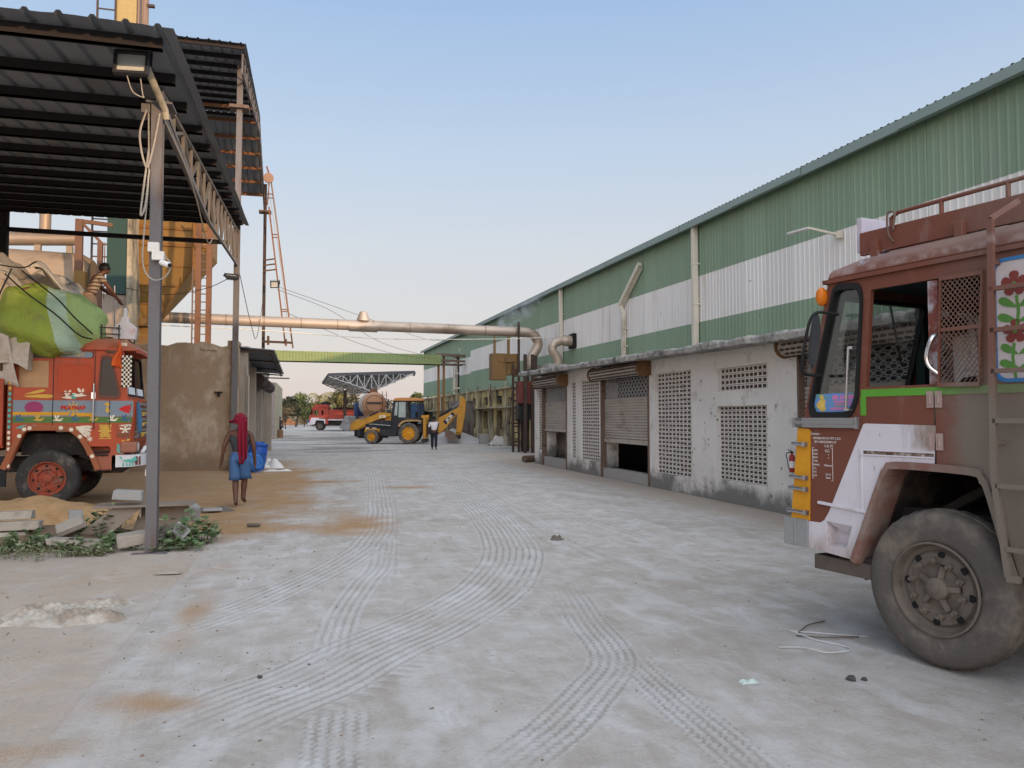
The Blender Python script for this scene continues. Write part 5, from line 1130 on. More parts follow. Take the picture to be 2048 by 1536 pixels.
mb.plate([[(.03, 1.98), (2.37, 1.98), (2.37, 2.93), (.03, 2.93)]] + SL, -.03, .0, fn=frL)
mb.loft([[(1.06, y, .96), (1.26 + d, y, .96), (1.37 + d, y, 1.2), (1.43 + d, y, 1.99), (1.25, y, 2.0)] for y, d in ((.012, -.02), (.06, .03), (.25, .05), (2.15, .05), (2.34, .02), (2.388, -.02))])
mb.box(.6, 1.05, .2, 2.2, .9, 1.3)
cabL = mb.build('cab_body', m_or, LT)
rings = []
for x, h, dr in ((1.45, .01, 0), (1.36, .14, 0), (1.2, .2, 0), (1.0, .245, 0), (-.62, .25, 0)):
    half = [(.0, 0), (-.03, .02), (.03, .45), (.1, .8), (.3, .97), (1.2, 1.0)]
    pr = [(y, 2.93 + h*q) for y, q in half]
    rings.append([(x, y, z) for y, z in pr] + [(x, 2.4 - y, z) for y, z in reversed(pr[:-1])])
mb = MB(); mb.loft(rings); mb.box(-.62, 1.48, -.045, 0, 2.91, 2.935); mb.box(1.44, 1.5, -.045, 2.445, 2.87, 2.935); mb.build('cab_roof', m_or, LT, smooth=True)
text('lettering', '108', .1, m_cream, LT, Matrix.Translation((1.2, -.005, 3.03)) @ Matrix.Rotation(R(75), 4, 'X'), .003, .003)
for z0, z1, m, x1 in ((1.668, 1.965, m_bgrey, 1.40), (1.55, 1.662, m_bgrn, 1.385)):
    mb = MB(); mb.box(-.575, x1, -.004, -.001, z0, z1); mb.build('painted_band', m, LT)
mb = MB(); mb.box(-.575, .33 - .0, -.007, -.004, 1.69, 1.75); mb.box(.36, .73, -.007, -.004, 1.672, 1.735); mb.build('yellow_line', m_byel, LT)
mb = MB()
for x in (.06, .74, 1.0): mb.box(x-.006, x+.006, -.009, -.0, 1.45 if x > .9 else 1.42, 2.9 if x < .8 else 1.97)
mb.build('door_gap', m_chas, LT)
mb = MB(); mb.plate(rr(.13, .69, 2.12, 2.63, .05), -.004, -.001); dp = mb.build('door_panel', m_ord, LT); mb = MB(); a = rr(.13, .69, 2.12, 2.63, .05); mb.plate([inset(a, -.02), a], -.014, -.001); mb.build('panel_bead', m_or, dp)
mb = MB(); mb.box(-.49, -.02, -.006, -.001, 2.2, 2.68); mb.box(-.49, -.25, -.009, -.006, 2.2, 2.45); mb.box(-.25, -.02, -.009, -.0061, 2.6, 2.69); mb.build('cardboard_patch', m_card, LT)
mb = MB(); mb.plate(rr(-.42, -.02, 2.74, 2.86, .05), -.008, -.001); mb.build('name_strip', m_dkstrip, LT)
mb = MB(); mb.plate(NS, -.008, -.001); ns = mb.build('name_strip', m_dkstrip, LT); mb = MB(); mb.plate([inset(NS, -.02), NS], -.016, -.001); mb.build('strip_bead', m_or, ns)
mb = MB(); mb.plate(inset(NS, .025), -.010, -.008); mb.build('strip_paint', m_bgrey, ns)
text('lettering', 'APOLLO', .075, m_ochre, ns, Matrix.Translation((.42, -.012, 2.82)) @ Matrix.Rotation(PI/2, 4, 'X'), .002, .002)
ML = lambda x, z, y=-.008: Matrix.Translation((x, y, z)) @ Matrix.Rotation(PI/2, 4, 'X')
text('lettering', 'PRATHAP', .095, m_red, LT, ML(.395, 1.83, -.02), .004, .003)
# painted motifs (each colour one mesh)
def motif(name, m, shapes, par=LT, y=-.006):
    mb = MB()
    for i, s in enumerate(shapes): mb.plate(s, y - .0015*(i % 3), y + .004)
    mb.build(name, m, par)
def fl(cx, cz, r, n, inner=.45, w_=.3): return [blob(cx, cz, r, r*w_, 2*PI*k/n + PI/2, 9) for k in range(n)] + [[(cx + r*inner*math.cos(t), cz + r*inner*math.sin(t)) for t in [2*PI*k/10 for k in range(10)]]]
def bird(cx, cz, s, sg=1): return [blob(cx - sg*.08*s, cz, .2*s, .035*s, 0 if sg > 0 else PI), blob(cx, cz, .14*s, .03*s, R(65 if sg > 0 else 115)), blob(cx, cz, .12*s, .025*s, R(100 if sg > 0 else 80)), blob(cx + sg*.08*s, cz + .02*s, .07*s, .02*s, R(20 if sg > 0 else 160))]
motif('magenta_lotus', m_mag, [[( -.24 + .15*math.cos(t)*(1 + .06*math.cos(14*t)), 1.83 + .115*math.sin(t)*(1 + .06*math.cos(14*t))) for t in [2*PI*k/56 for k in range(56)]]])
motif('ochre_motif', m_ochre, fl(.395, 1.83, .125, 8, .4, .14) + [blob(.2, 1.83, .1, .03, 0), blob(.6, 1.83, .1, .03, PI)] , y=-.005)
motif('ochre_motif', m_ochre, [blob(-.42, 2.04, .5, .05, 0), blob(-.4, 2.07, .35, .04, R(14)), blob(-.38, 2.02, .4, .03, R(3))])
motif('ochre_motif', m_ochre, [blob(.9, 1.9, .1, .05, 0), blob(.96, 1.88, .14, .04, R(-90)), blob(.92, 1.78, .09, .05, 0)])
motif('gold_lattice', m_ochre, fl(.93, 1.40, .11, 8, .3) + [[(.83, 1.5), (1.04, 1.5), (1.04, 1.515), (.83, 1.515)], [(.83, 1.25), (1.04, 1.25), (1.04, 1.265), (.83, 1.265)]] + fl(.88, 1.47, .05, 6) + fl(.99, 1.47, .05, 6) + fl(.88, 1.31, .05, 6) + fl(.99, 1.31, .05, 6))
motif('white_fan', m_cream, [blob(.44, 1.48, .28, .03, R(a)) for a in (-60, -45, -30, -15, 0)] + fl(.64, 1.35, .06, 7) + fl(.53, 1.3, .04, 6) + fl(.68, 1.25, .05, 6) + fl(.66, 1.46, .04, 6))
motif('white_birds', m_cream, bird(.28, 2.02, 1.1) + bird(.53, 2.06, 1.1, -1) + bird(.12, 1.6, .8) + bird(1.03, 1.6, .8) + fl(1.27, 1.42, .1, 5, .3) + [blob(1.16, 1.5, .22, .03, 0)])
motif('turquoise_motif', m_tq, [[(.4 + .05*math.cos(t), 2.04 + .05*math.sin(t)) for t in [2*PI*k/14 for k in range(14)]], blob(-.52, 1.46, .2, .05, R(8)), blob(-.08, 1.46, .2, .05, R(172)), blob(-.3, 1.45, .14, .06, R(0)), blob(-.2, 1.44, .12, .05, R(180)), blob(.22, 1.42, .2, .025, 0)] + [blob(1.21, .97 + .04*k, .1, .02, R(40)) for k in range(4)] + [blob(1.21, .97 + .04*k, .1, .02, R(140)) for k in range(4)])
motif('blue_bird', m_bl, bird(-.5, 1.605, .8) + bird(.4, 1.605, .8) + bird(1.24, 1.605, .8))
motif('gold_bird', m_ochre, bird(-.19, 1.605, .8) + bird(.7, 1.605, .8) + [blob(1.2, 1.21, .07, .02, 0), blob(1.28, 1.22, .08, .025, R(10))])
motif('red_bloom', m_red, [blob(1.15, 1.81, .22, .06, R(a)) for a in (-12, 0, 12)])
# flowered arch trim and the corner strip
mb = MB(); n0 = len(mb.v); AL = spline([(x, 0, z) for x, z in ARL], 3)
for p in AL:
    d = Vector((p.x - .05, 0, p.z - .4)).normalized(); q = p + d*.0; r_ = p + d*.10; mb.v += [(q.x, -.03, q.z), (r_.x, -.03, r_.z), (r_.x, 0, r_.z), (q.x, .0, q.z), (q.x, .2, q.z)]
for i in range(len(AL)-1):
    for j in range(4): mb.face((n0+5*i+j, n0+5*i+j+1, n0+5*i+6+j, n0+5*i+5+j))
at_ = mb.build('arch_trim', mat('arch_brown', (150, 88, 56), var=.2), LT)
mb = MB()
for i in range(3, len(AL)-3, 3):
    p = AL[i]; d = Vector((p.x - .05, 0, p.z - .4)).normalized(); c = p + d*.05
    for k in range(6): mb.plate([(c.x + .035*math.cos(t)*(1+.2*math.cos(6*t)), c.z + .035*math.sin(t)*(1+.2*math.cos(6*t))) for t in [2*PI*k_/24 for k_ in range(24)]], -.036, -.03) if k == 0 else None
mb.build('arch_flowers', m_cream, at_)
mb = MB(); mb.box(-.66, -.585, -.02, .0, .72, 2.85); cs = mb.build('corner_strip', mat('strip_brown', (134, 74, 52), var=.2), LT)
for i in range(20):
    z = .78 + i*.1; mb = MB(); mb.plate([(-.622 + .025*math.cos(t), z + .032*math.sin(t)) for t in [2*PI*k/12 for k in range(12)]], -.026, -.02); mb.build('strip_dot', (m_cream, m_tq, m_ochre)[0 if z < 1.45 else (1 if z < 2.1 else 2)], cs)
mb = MB(); mb.plate(VL, .01, .016); vw = mb.build('vent_window', m_glassd, LT); mb = MB(); mb.plate([inset(VL, -.05), inset(VL, -.02)], -.018, .012); mb.plate([inset(VL, -.02), inset(VL, .012)], -.01, .02); mb.build('rubber_seal', mat('dull_brown_rim', (110, 70, 56), var=.15), vw)
for s in SL:
    mb = MB(); mb.plate(s, -.02, -.014, fn=frL); ws = mb.build('windscreen', m_glassd, LT); mb = MB(); mb.plate([inset(s, -.03), inset(s, .012)], -.03, .01, fn=frL); mb.build('rubber_seal', m_black, ws)
    mb = MB(); a, b_ = s[0][0], s[len(s)//2][0]; mb.plate([(min(a, b_)-.06, 2.10), (max(a, b_)-.1, 2.10), (max(a, b_)-.14, 2.24), (min(a, b_)-.04, 2.24)], .001, .006, fn=frL); mb.build('paper_notice', mat('paper', (215, 220, 222), var=.06), ws)
mb = MB(); mb.box(.5, 1.2, .1, 2.3, 1.5, 2.06); mb.box(-.55, -.1, .1, 2.3, 1.5, 2.5); mb.build('cab_lining', m_seat, LT)
# chequered ribbon, flags
mb = MB(); mw = []
for i in range(5):
    for j in range(14):
        x = 1.19 + i*.035; z = 2.22 + j*.043 - .0*i; mb.m = (i + j) % 2; mb.poly([(x, -.03, z), (x+.035, -.03, z), (x+.035, -.03, z+.043), (x, -.03, z+.043)])
mb.build('chequered_cloth', [m_black, m_cream], LT, solid=.004)
def flag(x, y, z, h): 
    mb = MB(); mb.grid(lambda u, v: (x + (u-.5)*.2*v + .03*math.sin(v*6), y + .04*math.sin(u*8 + v*4), z - h*v - .05*u*v), 10, 10); mb.tube([(x, y, z-.02), (x + .1, y + .05, z - h*1.2)], .006, 5); return mb
flag(1.13, -.05, 3.12, .5).build('flag', mat('saffron_cloth', (212, 98, 44), var=.1), LT, smooth='all', solid=.004)
flag(1.47, 2.3, 2.85, .5).build('flag', mat('saffron_dark', (176, 84, 44), var=.1), LT, smooth='all', solid=.004)
mb = MB(); mb.lathe([(0, -.03), (.13, -.03), (.12, .02), (0, .03)], (0, 0, 0), 'y', 18, -1); mb.v = [(1.03 + p[0], p[1] - .005, 2.885 + p[2]*.25) for p in mb.v]; mb.build('marker_lamp', m_rust, LT)
# grille, lamps, bumper
mb = MB()
for k in range(7): z = 1.28 + k*.1; mb.box(1.40 + (z-1.2)*.06, 1.465 + (z-1.2)*.06, .28, 2.12, z, z + .055)
for k in range(7): z = 1.28 + k*.1; mb.beam((1.30 + (z-1.2)*.07, -.01, z), (1.44 + (z-1.2)*.06, .22, z), .03, .05)
mb.build('grille_slat', mat('grille_grey', (122, 126, 124), rough=.4, metal=.3, var=.2), LT)
mb = MB()
for z in (1.33, 1.53, 1.73): mb.box(1.48, 1.50, .4, 2.0, z, z + .03); mb.box(1.48, 1.51, .5, .7, z-.05, z+.02)
mb.build('grille_trim', m_ochre, LT)
for y in (.15, 2.0):
    mb = MB(); mb.box(1.2, 1.47, y-.19, y+.2, .99, 1.19); hl = mb.build('headlight', mat('lamp_surround', (150, 100, 80), var=.2), LT, bevel=.03)
    mb = MB(); mb.lathe([(0, .0), (.08, 0), (.085, .02), (0, .03)], (1.47, y, 1.09), 'x', 18); mb.build('lamp_glass', m_lens, hl)
mb = MB(); mb.plate(rr(1.13, 1.33, 1.28, 1.36, .02), -.02, 0); mb.build('side_lamp', mat('dark_amber', (116, 62, 26), rough=.35), LT, bevel=.006)
mb = MB(); prof = [(.73, -.0), (.71, .02), (.93, .02), (.95, 0)]
rb = [(1.12, -.03), (1.36, -.05), (1.52, .02), (1.59, .2), (1.6, .5), (1.6, 1.9), (1.59, 2.2), (1.52, 2.38), (1.4, 2.45), (1.12, 2.43)]
mb.loft([[(x, y, .72 + (.02 if i > 1 else 0)), (x, y, .94 + (.02 if i > 1 else 0)), (x - .12*(1 if i in range(2, 8) else .05), y + (.04 if i < 2 else (-.04 if i > 7 else 0)), .95), (x - .12*(1 if i in range(2, 8) else .05), y + (.04 if i < 2 else (-.04 if i > 7 else 0)), .72)] for i, (x, y) in enumerate(rb)])
mb.tube([(1.55, .1, .98), (1.6, .2, 1.08), (1.62, .6, 1.1), (1.62, 1.8, 1.1), (1.6, 2.2, 1.08), (1.55, 2.3, .98)], .035, 8)
bp = mb.build('bumper', mat('bumper_white', (206, 206, 206), rough=.45, var=.1, dirt=(150, 140, 130), damt=.4), LT)
motif('green_lion', m_tq, [blob(1.24, .84, .2, .045, 0), blob(1.40, .85, .09, .06, R(20)), blob(1.26, .82, .09, .018, R(-95)), blob(1.31, .82, .09, .018, R(-80)), blob(1.37, .82, .09, .018, R(-95)), blob(1.41, .82, .08, .018, R(-80)), blob(1.24, .85, .09, .015, R(120))], bp, -.06)
motif('bumper_badge', m_maroon, [[(1.46, .76), (1.5, .76), (1.5, .92), (1.46, .92)], [(1.52, .76), (1.55, .76), (1.55, .92), (1.52, .92)]], bp, -.04)
mb = MB(); mb.plate([(.2, .5), (.75, .5), (.75, .62), (.2, .62)], 1.6, 1.62, 'x', fn=lambda a, b_, t: (t + .1*(a-.2), a, b_ + .03)); npz = mb.build('number_plate', m_cream, LT)
text('lettering', 'TS 29 T 4107', .1, m_black, npz, Matrix.Translation((1.655, .47, .59)) @ Matrix.Rotation(R(90), 4, 'Z') @ Matrix.Rotation(PI/2, 4, 'X'), .002)
mb = MB(); mb.grid(lambda u, v: (1.6 + .02*math.sin(9*v), 1.0 + .14*(u-.5)*(1 - v*.4), .72 - .5*v), 4, 8); mb.build('hanging_tassel', m_orust, LT, solid=.02)
for p, c in (((1.47, .05, 1.95), m_bl), ((1.55, 2.2, 1.95), m_bgrn)):
    mb = MB(); mb.tube(spline([p, (p[0]+.03, p[1], p[2]-.25), (p[0]+.05, p[1]-.03, p[2]-.6)], 4), [.02, .03, .04, .045, .045, .05, .05, .04, .02][:9], 6); mb.build('ribbon', c, LT)
mb = MB(); mb.tube([(.735, -.03, 2.28), (.735, -.03, 1.56)], .016, 8); mb.box(.69, .76, -.03, .0, 2.0, 2.12); mb.build('grab_handle', m_chrome, LT)
mb = MB(); mb.box(.72, 1.0, -.02, .1, 1.0, 1.03); mb.plate(rr(.75, 1.0, .93, .965, .015), -.02, .0); mb.build('footstep', m_chas, LT)
mb = MB(); mb.box(-7.2, 1.2, .7, .9, .62, .88); mb.box(-7.2, 1.2, 1.5, 1.7, .62, .88); mb.tube([(0, .2, .52), (0, 2.2, .52)], .09); mb.box(.7, 1.25, .1, 2.3, .64, .7); mb.beam((.78, 0.02, .66), (1.05, .02, .67), .04, .03); mb.box(.8, 1.2, .2, .5, .6, .75); mb.box(-.5, .65, .3, 2.1, .95, 1.35); mb.tube([(.5, .1, .95), (1.0, .15, .75)], .03); mb.build('chassis', m_chas, LT)
wheel(LT, 0, -.0, .53, .53, .28, m_tyre, m_rimo, -1); wheel(LT, 0, 2.4, .53, .53, .28, m_tyre, m_rimo, 1, hub=False)
for x in (-4.6, -5.8): wheel(LT, x, -.0, .53, .53, .55, m_tyre, m_rimo, -1, hub=False, seg=48); wheel(LT, x, 2.4, .53, .53, .55, m_tyre, m_rimo, 1, hub=False, seg=48)
mb = MB(); mb.box(-7.4, -.72, -.04, .02, 1.15, 2.35); mb.box(-7.4, -.72, 2.38, 2.44, 1.15, 2.35); mb.box(-.78, -.72, .02, 2.38, 1.1, 2.6); mb.box(-7.4, -7.34, .02, 2.38, 1.1, 2.35); mb.box(-7.3, -.78, .02, 2.38, 1.05, 1.12)
for k in range(10): x = -7.3 + k*.72; mb.box(x-.03, x+.03, -.07, -.04, 1.1, 2.4)
mb.box(-7.4, -.72, -.06, -.04, 2.02, 2.08); mb.build('load_bed', m_or, LT)
mb = MB(); mb.box(-.95, -.66, .0, .05, .4, .95); mb.build('mud_flap', m_black, LT)
mb = MB(); mb.tube([(.1, .2, 3.24), (1.1, .2, 3.24), (1.1, 2.2, 3.24), (.1, 2.2, 3.24)], .015, 6); mb.tube([(.1, .2, 3.36), (1.1, .2, 3.36), (1.1, 2.2, 3.36), (.1, 2.2, 3.36)], .015, 6)
for x in (.1, .45, .8, 1.1):
    for y in (.2, 2.2): mb.tube([(x, y, 3.1), (x, y, 3.42)], .015, 6)
mb.build('roof_rail', m_dkstrip, LT)
mb = MB(); pl = [(.98, 3.16), (1.36, 3.16), (1.38, 3.4), (1.30, 3.47), (1.24, 3.5), (1.24, 3.58), (1.2, 3.6), (1.2, 3.74), (1.18, 3.78), (1.15, 3.74), (1.15, 3.6), (1.11, 3.58), (1.11, 3.5), (1.02, 3.44), (.97, 3.34)]
mb.plate(pl, .3, .5); mb.build('roof_crest', mat('crest_white', (206, 202, 202), var=.1, dirt=(190, 120, 110), damt=.3), LT, bevel=.015)

# ---- the load: sacks and covers, lashed
def sack(name, label, c, rx, ry, rz_, m, seed, rot=(0, 0, 0), cat='sack', pwr=2.5, m2=None, grp=None):
    M3 = Matrix.Rotation(rot[2], 3, 'Z') @ Matrix.Rotation(rot[1], 3, 'Y') @ Matrix.Rotation(rot[0], 3, 'X'); mb = MB(); NU, NV = 40, 22
    def f(u, v):
        th = u*2*PI; ph = (v-.5)*PI; sp_ = lambda x: math.copysign(abs(x)**(2/pwr), x)
        d = Vector((sp_(math.cos(ph))*sp_(math.cos(th))*rx, sp_(math.cos(ph))*sp_(math.sin(th))*ry, sp_(math.sin(ph))*rz_))
        k = 1 + .05*math.sin(5*th + seed) * math.cos(ph) + .04*math.sin(9*ph + seed*2 + 2*th) + .02*math.sin(17*th + 6*ph) + .03*abs(math.sin(6.5*th + 2.5*math.sin(3*ph)))*abs(math.sin(ph*2+.4)) - .05*math.exp(-((d.x/rx-.15)/.06)**2) - .04*math.exp(-((d.x/rx+.45)/.06)**2)
        d *= k; q = M3 @ d; return (c[0]+q.x, c[1]+q.y, c[2]+q.z)
    if 1: mb.grid(f, NU, NV); o = mb.build(name, m, weld=True, smooth='all')
    return tag(o, label, cat, grp)
m_lime = mat('lime_sack', (142, 162, 68), rough=.75, var=.15, vs=1.5, fs=8, fine=.06, bump=.035, bs=11, dirt=(120, 132, 84), damt=.4, ds=2.2, extra=lambda t, tc, c: t.mix(t.ramp(t.math('MULTIPLY_ADD', t.sep(tc)[2], .22, t.sep(tc)[0]), .36, .39), c, t.mix(t.ramp(t.math('MULTIPLY_ADD', t.sep(tc)[2], .22, t.sep(tc)[0]), .66, .68), lin((166, 192, 168)), lin((158, 180, 112))))); m_aqua = mat('aqua_sack', (150, 186, 168), rough=.75, var=.12, vs=2, bump=.02, bs=9)
m_wtarp = mat('white_woven', (184, 176, 164), rough=.85, var=.2, vs=1.6, dirt=(140, 122, 98), damt=.5, ds=1.2, bump=.05, bs=6)
sack('sack', 'big lime green and pale aqua sack bulging over the orange cab', (-4.78, 16.25, 3.42), .86, .95, .66, m_lime, 1.2, (0, R(14), R(4)), m2=m_aqua)
sack('sack', 'white plastic sack bulging beneath the top tarpaulin behind the man', (-5.15, 17.75, 4.15), .6, .5, .42, mat('white_plastic_sack', (196, 190, 180), var=.15, bump=.03, bs=8), 3.1, (0, R(25), 0))
mb = MB()
def tarp(u, v):
    x = -4.95 - 3.4*u; a = v*PI; w_ = 1.5; y = 17.05 - w_*math.cos(a)*1.02; z = 2.5 + (2.45 - .35*u + .0)*math.sin(a)**.55*(1 - .45*max(0, .22-u)/.22)
    z += .09*math.sin(9*u + 5*v) + .05*math.sin(23*u - 11*v) + .03*math.sin(41*v + 13*u); y += .06*math.sin(17*u + 3*v)
    return (x + .07*math.sin(11*v), y, z)
mb.grid(tarp, 50, 40); mb.poly([tarp(0, j/40) for j in range(41)])
tag(mb.build('tarpaulin', m_wtarp, smooth='all'), 'creased beige tarpaulin drawn over the high load of the orange lorry', 'tarpaulin')
mb = MB(); mb.grid(lambda u, v: (-5.35 - 1.3*u + .12*(1-v)*math.sin(6*u) + .22*v*(1-u), 15.72 - .08*math.sin(8*u + 3*v) - .1*math.sin(PI*v), 3.7 - 1.5*v*(1 - .1*u) + .03*math.sin(15*u)), 24, 20)
tag(mb.build('cloth', mat('white_cloth', (196, 188, 178), var=.15, dirt=(150, 136, 118), damt=.4, bump=.03, bs=8), smooth='all', solid=.012), 'white cloth hanging down the side of the load at the photo edge', 'cloth')
mb = MB(); mb.grid(lambda u, v: (-5.15 + .85*u, 16.1 + 1.5*v + .0*u, 4.45 - .75*u*u + .12*math.sin(7*u + 4*v) + .06*math.sin(19*v - 8*u)), 26, 22)
tag(mb.build('plastic_sheet', mat('grey_plastic', (178, 174, 166), rough=.5, var=.25, dirt=(120, 110, 100), damt=.4, bump=.05, bs=7), smooth='all', solid=.02), 'crumpled grey plastic sheet tucked over the top of the lime sack', 'sheet')
mb = MB()
for P in ([(-5.3, 15.4, 4.2), (-4.9, 15.22, 3.85), (-4.45, 15.22, 3.5), (-4.1, 15.4, 3.15), (-3.95, 15.7, 3.1)], [(-5.1, 15.6, 4.3), (-4.7, 15.3, 4.0), (-4.4, 15.24, 3.75), (-4.15, 15.3, 3.45), (-3.95, 15.7, 3.2)], [(-5.2, 15.4, 4.3), (-5.4, 15.3, 3.6), (-5.55, 15.5, 2.7), (-5.6, 15.6, 2.3)], [(-6.5, 15.6, 4.6), (-5.2, 15.55, 4.35), (-4.9, 15.7, 4.5)]):
    mb.tube(spline(P, 6), .013, 6)
tag(mb.build('rope', m_black, smooth=True), 'black lashing ropes drawn over the sacks of the orange lorry', 'rope')
mb = MB(); mb.beam((-5.15, 15.6, 3.9), (-5.45, 15.7, 2.5), .09); mb.beam((-5.1, 15.6, 3.95), (-5.0, 15.7, 4.0), .07); tag(mb.build('wooden_stake', mat('stake_wood', (98, 72, 50), var=.25)), 'leaning brown wooden stake at the corner of the load bed', 'stake')
# ------------------------------------------------------------------ backhoe loader, tanker, far lorries
def CW(px, d, z=0):      # world point for a picture column at a real camera depth
    xc = (px-1024)/1540*d; return (xc*math.cos(YAW) + d*math.sin(YAW), -xc*math.sin(YAW) + d*math.cos(YAW), z)
m_jy = mat('digger_yellow', (192, 136, 46), rough=.55, var=.14, vs=2, dirt=(138, 100, 54), damt=.4, ds=2.5)
m_jk = mat('digger_black', (44, 45, 48), rough=.7, var=.25, dirt=(96, 88, 80), damt=.35)
m_jroof = mat('roof_orange_tan', (196, 134, 76), rough=.6, var=.1); m_steelw = mat('worn_steel', (150, 148, 148), rough=.5, metal=.3, var=.2, dirt=(110, 104, 98), damt=.5)
m_rimy = mat('yellow_rim', (216, 150, 30), rough=.5, var=.12, dirt=(120, 92, 56), damt=.25)
J = lambda u, v: (-(u-740)*.00426, (812-v)*.00426)
BH = thing('backhoe_loader', 'yellow backhoe loader seen side-on in the middle of the yard', 'digger', (4.735, 48.47, 0), R(180-14.57))
def jp(name, mt, pts, y0, y1, par=BH, bev=.015):
    mb = MB()
    for P in (pts if isinstance(pts[0][0], tuple) else [pts]): mb.plate([J(*p) for p in P], y0, y1)
    return mb.build(name, mt, par, bevel=bev)
wf = wheel(BH, *[J(465, 705)[0], 0, .447], .447, .3, m_tyred, m_rimy, 1, .56, 48, True); wheel(BH, J(465, 705)[0], -1.95, .447, .447, .3, m_tyred, m_rimy, -1, .56, 48, False)
wr = wheel(BH, J(1010, 0)[0], .05, .66, .66, .45, m_tyred, m_rimy, 1, .6, 48, True); wheel(BH, J(1010, 0)[0], -2.05, .66, .66, .45, m_tyred, m_rimy, -1, .6, 48, False)
jp('chassis', m_jk, [[(590, 590), (840, 590), (840, 700), (720, 705), (590, 690)], [(365, 470), (740, 470), (740, 600), (365, 560)], [(740, 560), (1200, 560), (1200, 640), (740, 690)]], -1.5, -.25)
jp('fuel_tank', m_jk, [(585, 600), (835, 595), (835, 690), (770, 705), (590, 690)], -.25, .0)
jp('front_axle', m_jy, [(360, 590), (580, 590), (580, 655), (540, 610), (400, 610), (362, 660)], -1.6, -.12)
jp('bonnet', m_jy, [(500, 370), (735, 370), (735, 470), (700, 560), (630, 575), (620, 500), (510, 480)], -1.45, -.42)
jp('engine_side', mat('engine_brown', (128, 84, 46), var=.4, vs=6), [(505, 470), (650, 430), (640, 490), (520, 495)], -1.4, -.40)
for y0, y1 in ((-.38, -.2), (-1.75, -1.57)):
    a = jp('loader_arm', m_jy, [(132, 600), (160, 500), (250, 445), (300, 462), (500, 372), (560, 348), (720, 372), (735, 400), (560, 450), (470, 490), (380, 520), (250, 590), (160, 618)], y0, y1)
    mb = MB(); p, q, s = J(560, 345), J(430, 395), J(300, 445); mb.tube([(p[0], y1+.04, p[1]+.03), (q[0], y1+.04, q[1])], .05, 8); mb.build('ram', m_jk, a); mb = MB(); mb.tube([(q[0], y1+.04, q[1]), (s[0], y1+.04, s[1])], .03, 8); mb.tube([(J(420, 0)[0], y1+.03, J(0, 520)[1]), (J(740, 0)[0], y1+.03, J(0, 545)[1])], .035, 8); mb.build('ram_rod', m_steelw, a)
jp('link', m_jy, [(165, 520), (235, 480), (245, 540), (190, 560)], -.9, -.8)
mb = MB(); P = [(150, 600), (95, 618), (0, 575), (20, 545), (80, 540), (110, 500), (95, 440), (75, 400), (140, 410), (150, 500)]
o_ = [J(*p) for p in [(150, 600), (98, 618), (-5, 578), (75, 400), (140, 408), (152, 500)]]; mb.plate(o_, -.02, .02); mb.plate(o_, -1.97, -1.93)
bk = [J(*p) for p in [(-5, 578), (98, 618), (150, 600), (152, 500), (140, 408), (75, 400)]]; n0 = len(mb.v)
for x, z in bk: mb.v += [(x, 0, z), (x, -1.95, z)]
for i in range(len(bk)-1): mb.face((n0+2*i, n0+2*i+1, n0+2*i+3, n0+2*i+2))
mb.build('loader_bucket', m_steelw, BH)
cabw = [[J(*p) for p in q] for q in ([(850, 190), (950, 188), (955, 425), (840, 425)], [(800, 195), (838, 192), (828, 400), (778, 392)], [(990, 190), (1125, 190), (1135, 425), (1000, 430)], [(1140, 195), (1165, 195), (1175, 380), (1148, 425)])]
mb = MB(); ou = [J(*p) for p in [(770, 175), (1185, 175), (1195, 440), (1195, 470), (940, 468), (880, 540), (860, 600), (740, 600), (740, 400)]]
mb.plate([ou] + cabw, -.48, -.42); mb.plate([ou] + cabw, -1.58, -1.52); z0 = J(0, 440)[1]; x0, x1 = J(1190, 0)[0], J(745, 0)[0]
mb.box(x1-.06, x1, -1.52, -.48, 1.0, z0+.05); mb.box(x0, x0+.06, -1.52, -.48, 1.0, z0+.2); mb.box(x0, x1, -1.52, -.48, 1.0, 1.06)
cb = mb.build('cab', m_jk, BH)
mb = MB(); mb.plate([inset(cabw[0], .02)], -.455, -.45); mb.plate([inset(cabw[1], .01)], -.455, -.45); mb.build('side_window', mat('dusty_pane', (166, 172, 166), rough=.3, var=.15), cb)
mb = MB(); mb.plate(cabw[2], -.455, -.45); mb.plate(cabw[2], -1.555, -1.55); mb.build('rear_window', m_glass, cb)
mb = MB(); mb.box(x0+.35, x0+.8, -1.25, -.75, 1.1, 1.5); mb.box(x0+.3, x0+.45, -1.25, -.75, 1.4, 2.0); mb.build('seat', m_seat, cb, bevel=.05)
mb = MB(); rf = [J(*p) for p in [(765, 178), (772, 155), (795, 138), (860, 130), (1100, 130), (1180, 142), (1196, 160), (1196, 178)]]; mb.plate(rf, -1.65, -.36); mb.build('cab_roof', m_jroof, BH, bevel=.05)
mb = MB(); fp = [(855, 555), (885, 500), (930, 470), (1000, 458), (1130, 458), (1195, 472), (1195, 492), (1130, 480), (1000, 480), (945, 492), (905, 520), (880, 560)]; mb.plate([J(*p) for p in fp], -.5, .05); mb.plate([J(*p) for p in fp], -2.0, -1.5); mb.build('mudguard', mat('mudguard_tan', (176, 142, 92), var=.15), BH)
mb = MB(); mb.tube([(*J(678, 300)[:1], -.6, J(0, 300)[1]), (J(678, 0)[0], -.6, J(0, 210)[1]), (J(690, 0)[0], -.6, J(0, 150)[1])], .045, 8); mb.tube([(J(690, 0)[0], -.7, J(0, 345)[1]), (J(690, 0)[0], -.7, J(0, 310)[1])], .12, 10); mb.build('exhaust', m_jk, BH, smooth=True)
jp('rear_frame', m_jy, [[(1185, 390), (1300, 390), (1300, 430), (1185, 430)], [(1215, 430), (1258, 430), (1255, 740), (1215, 735)]], -.5, -.28)
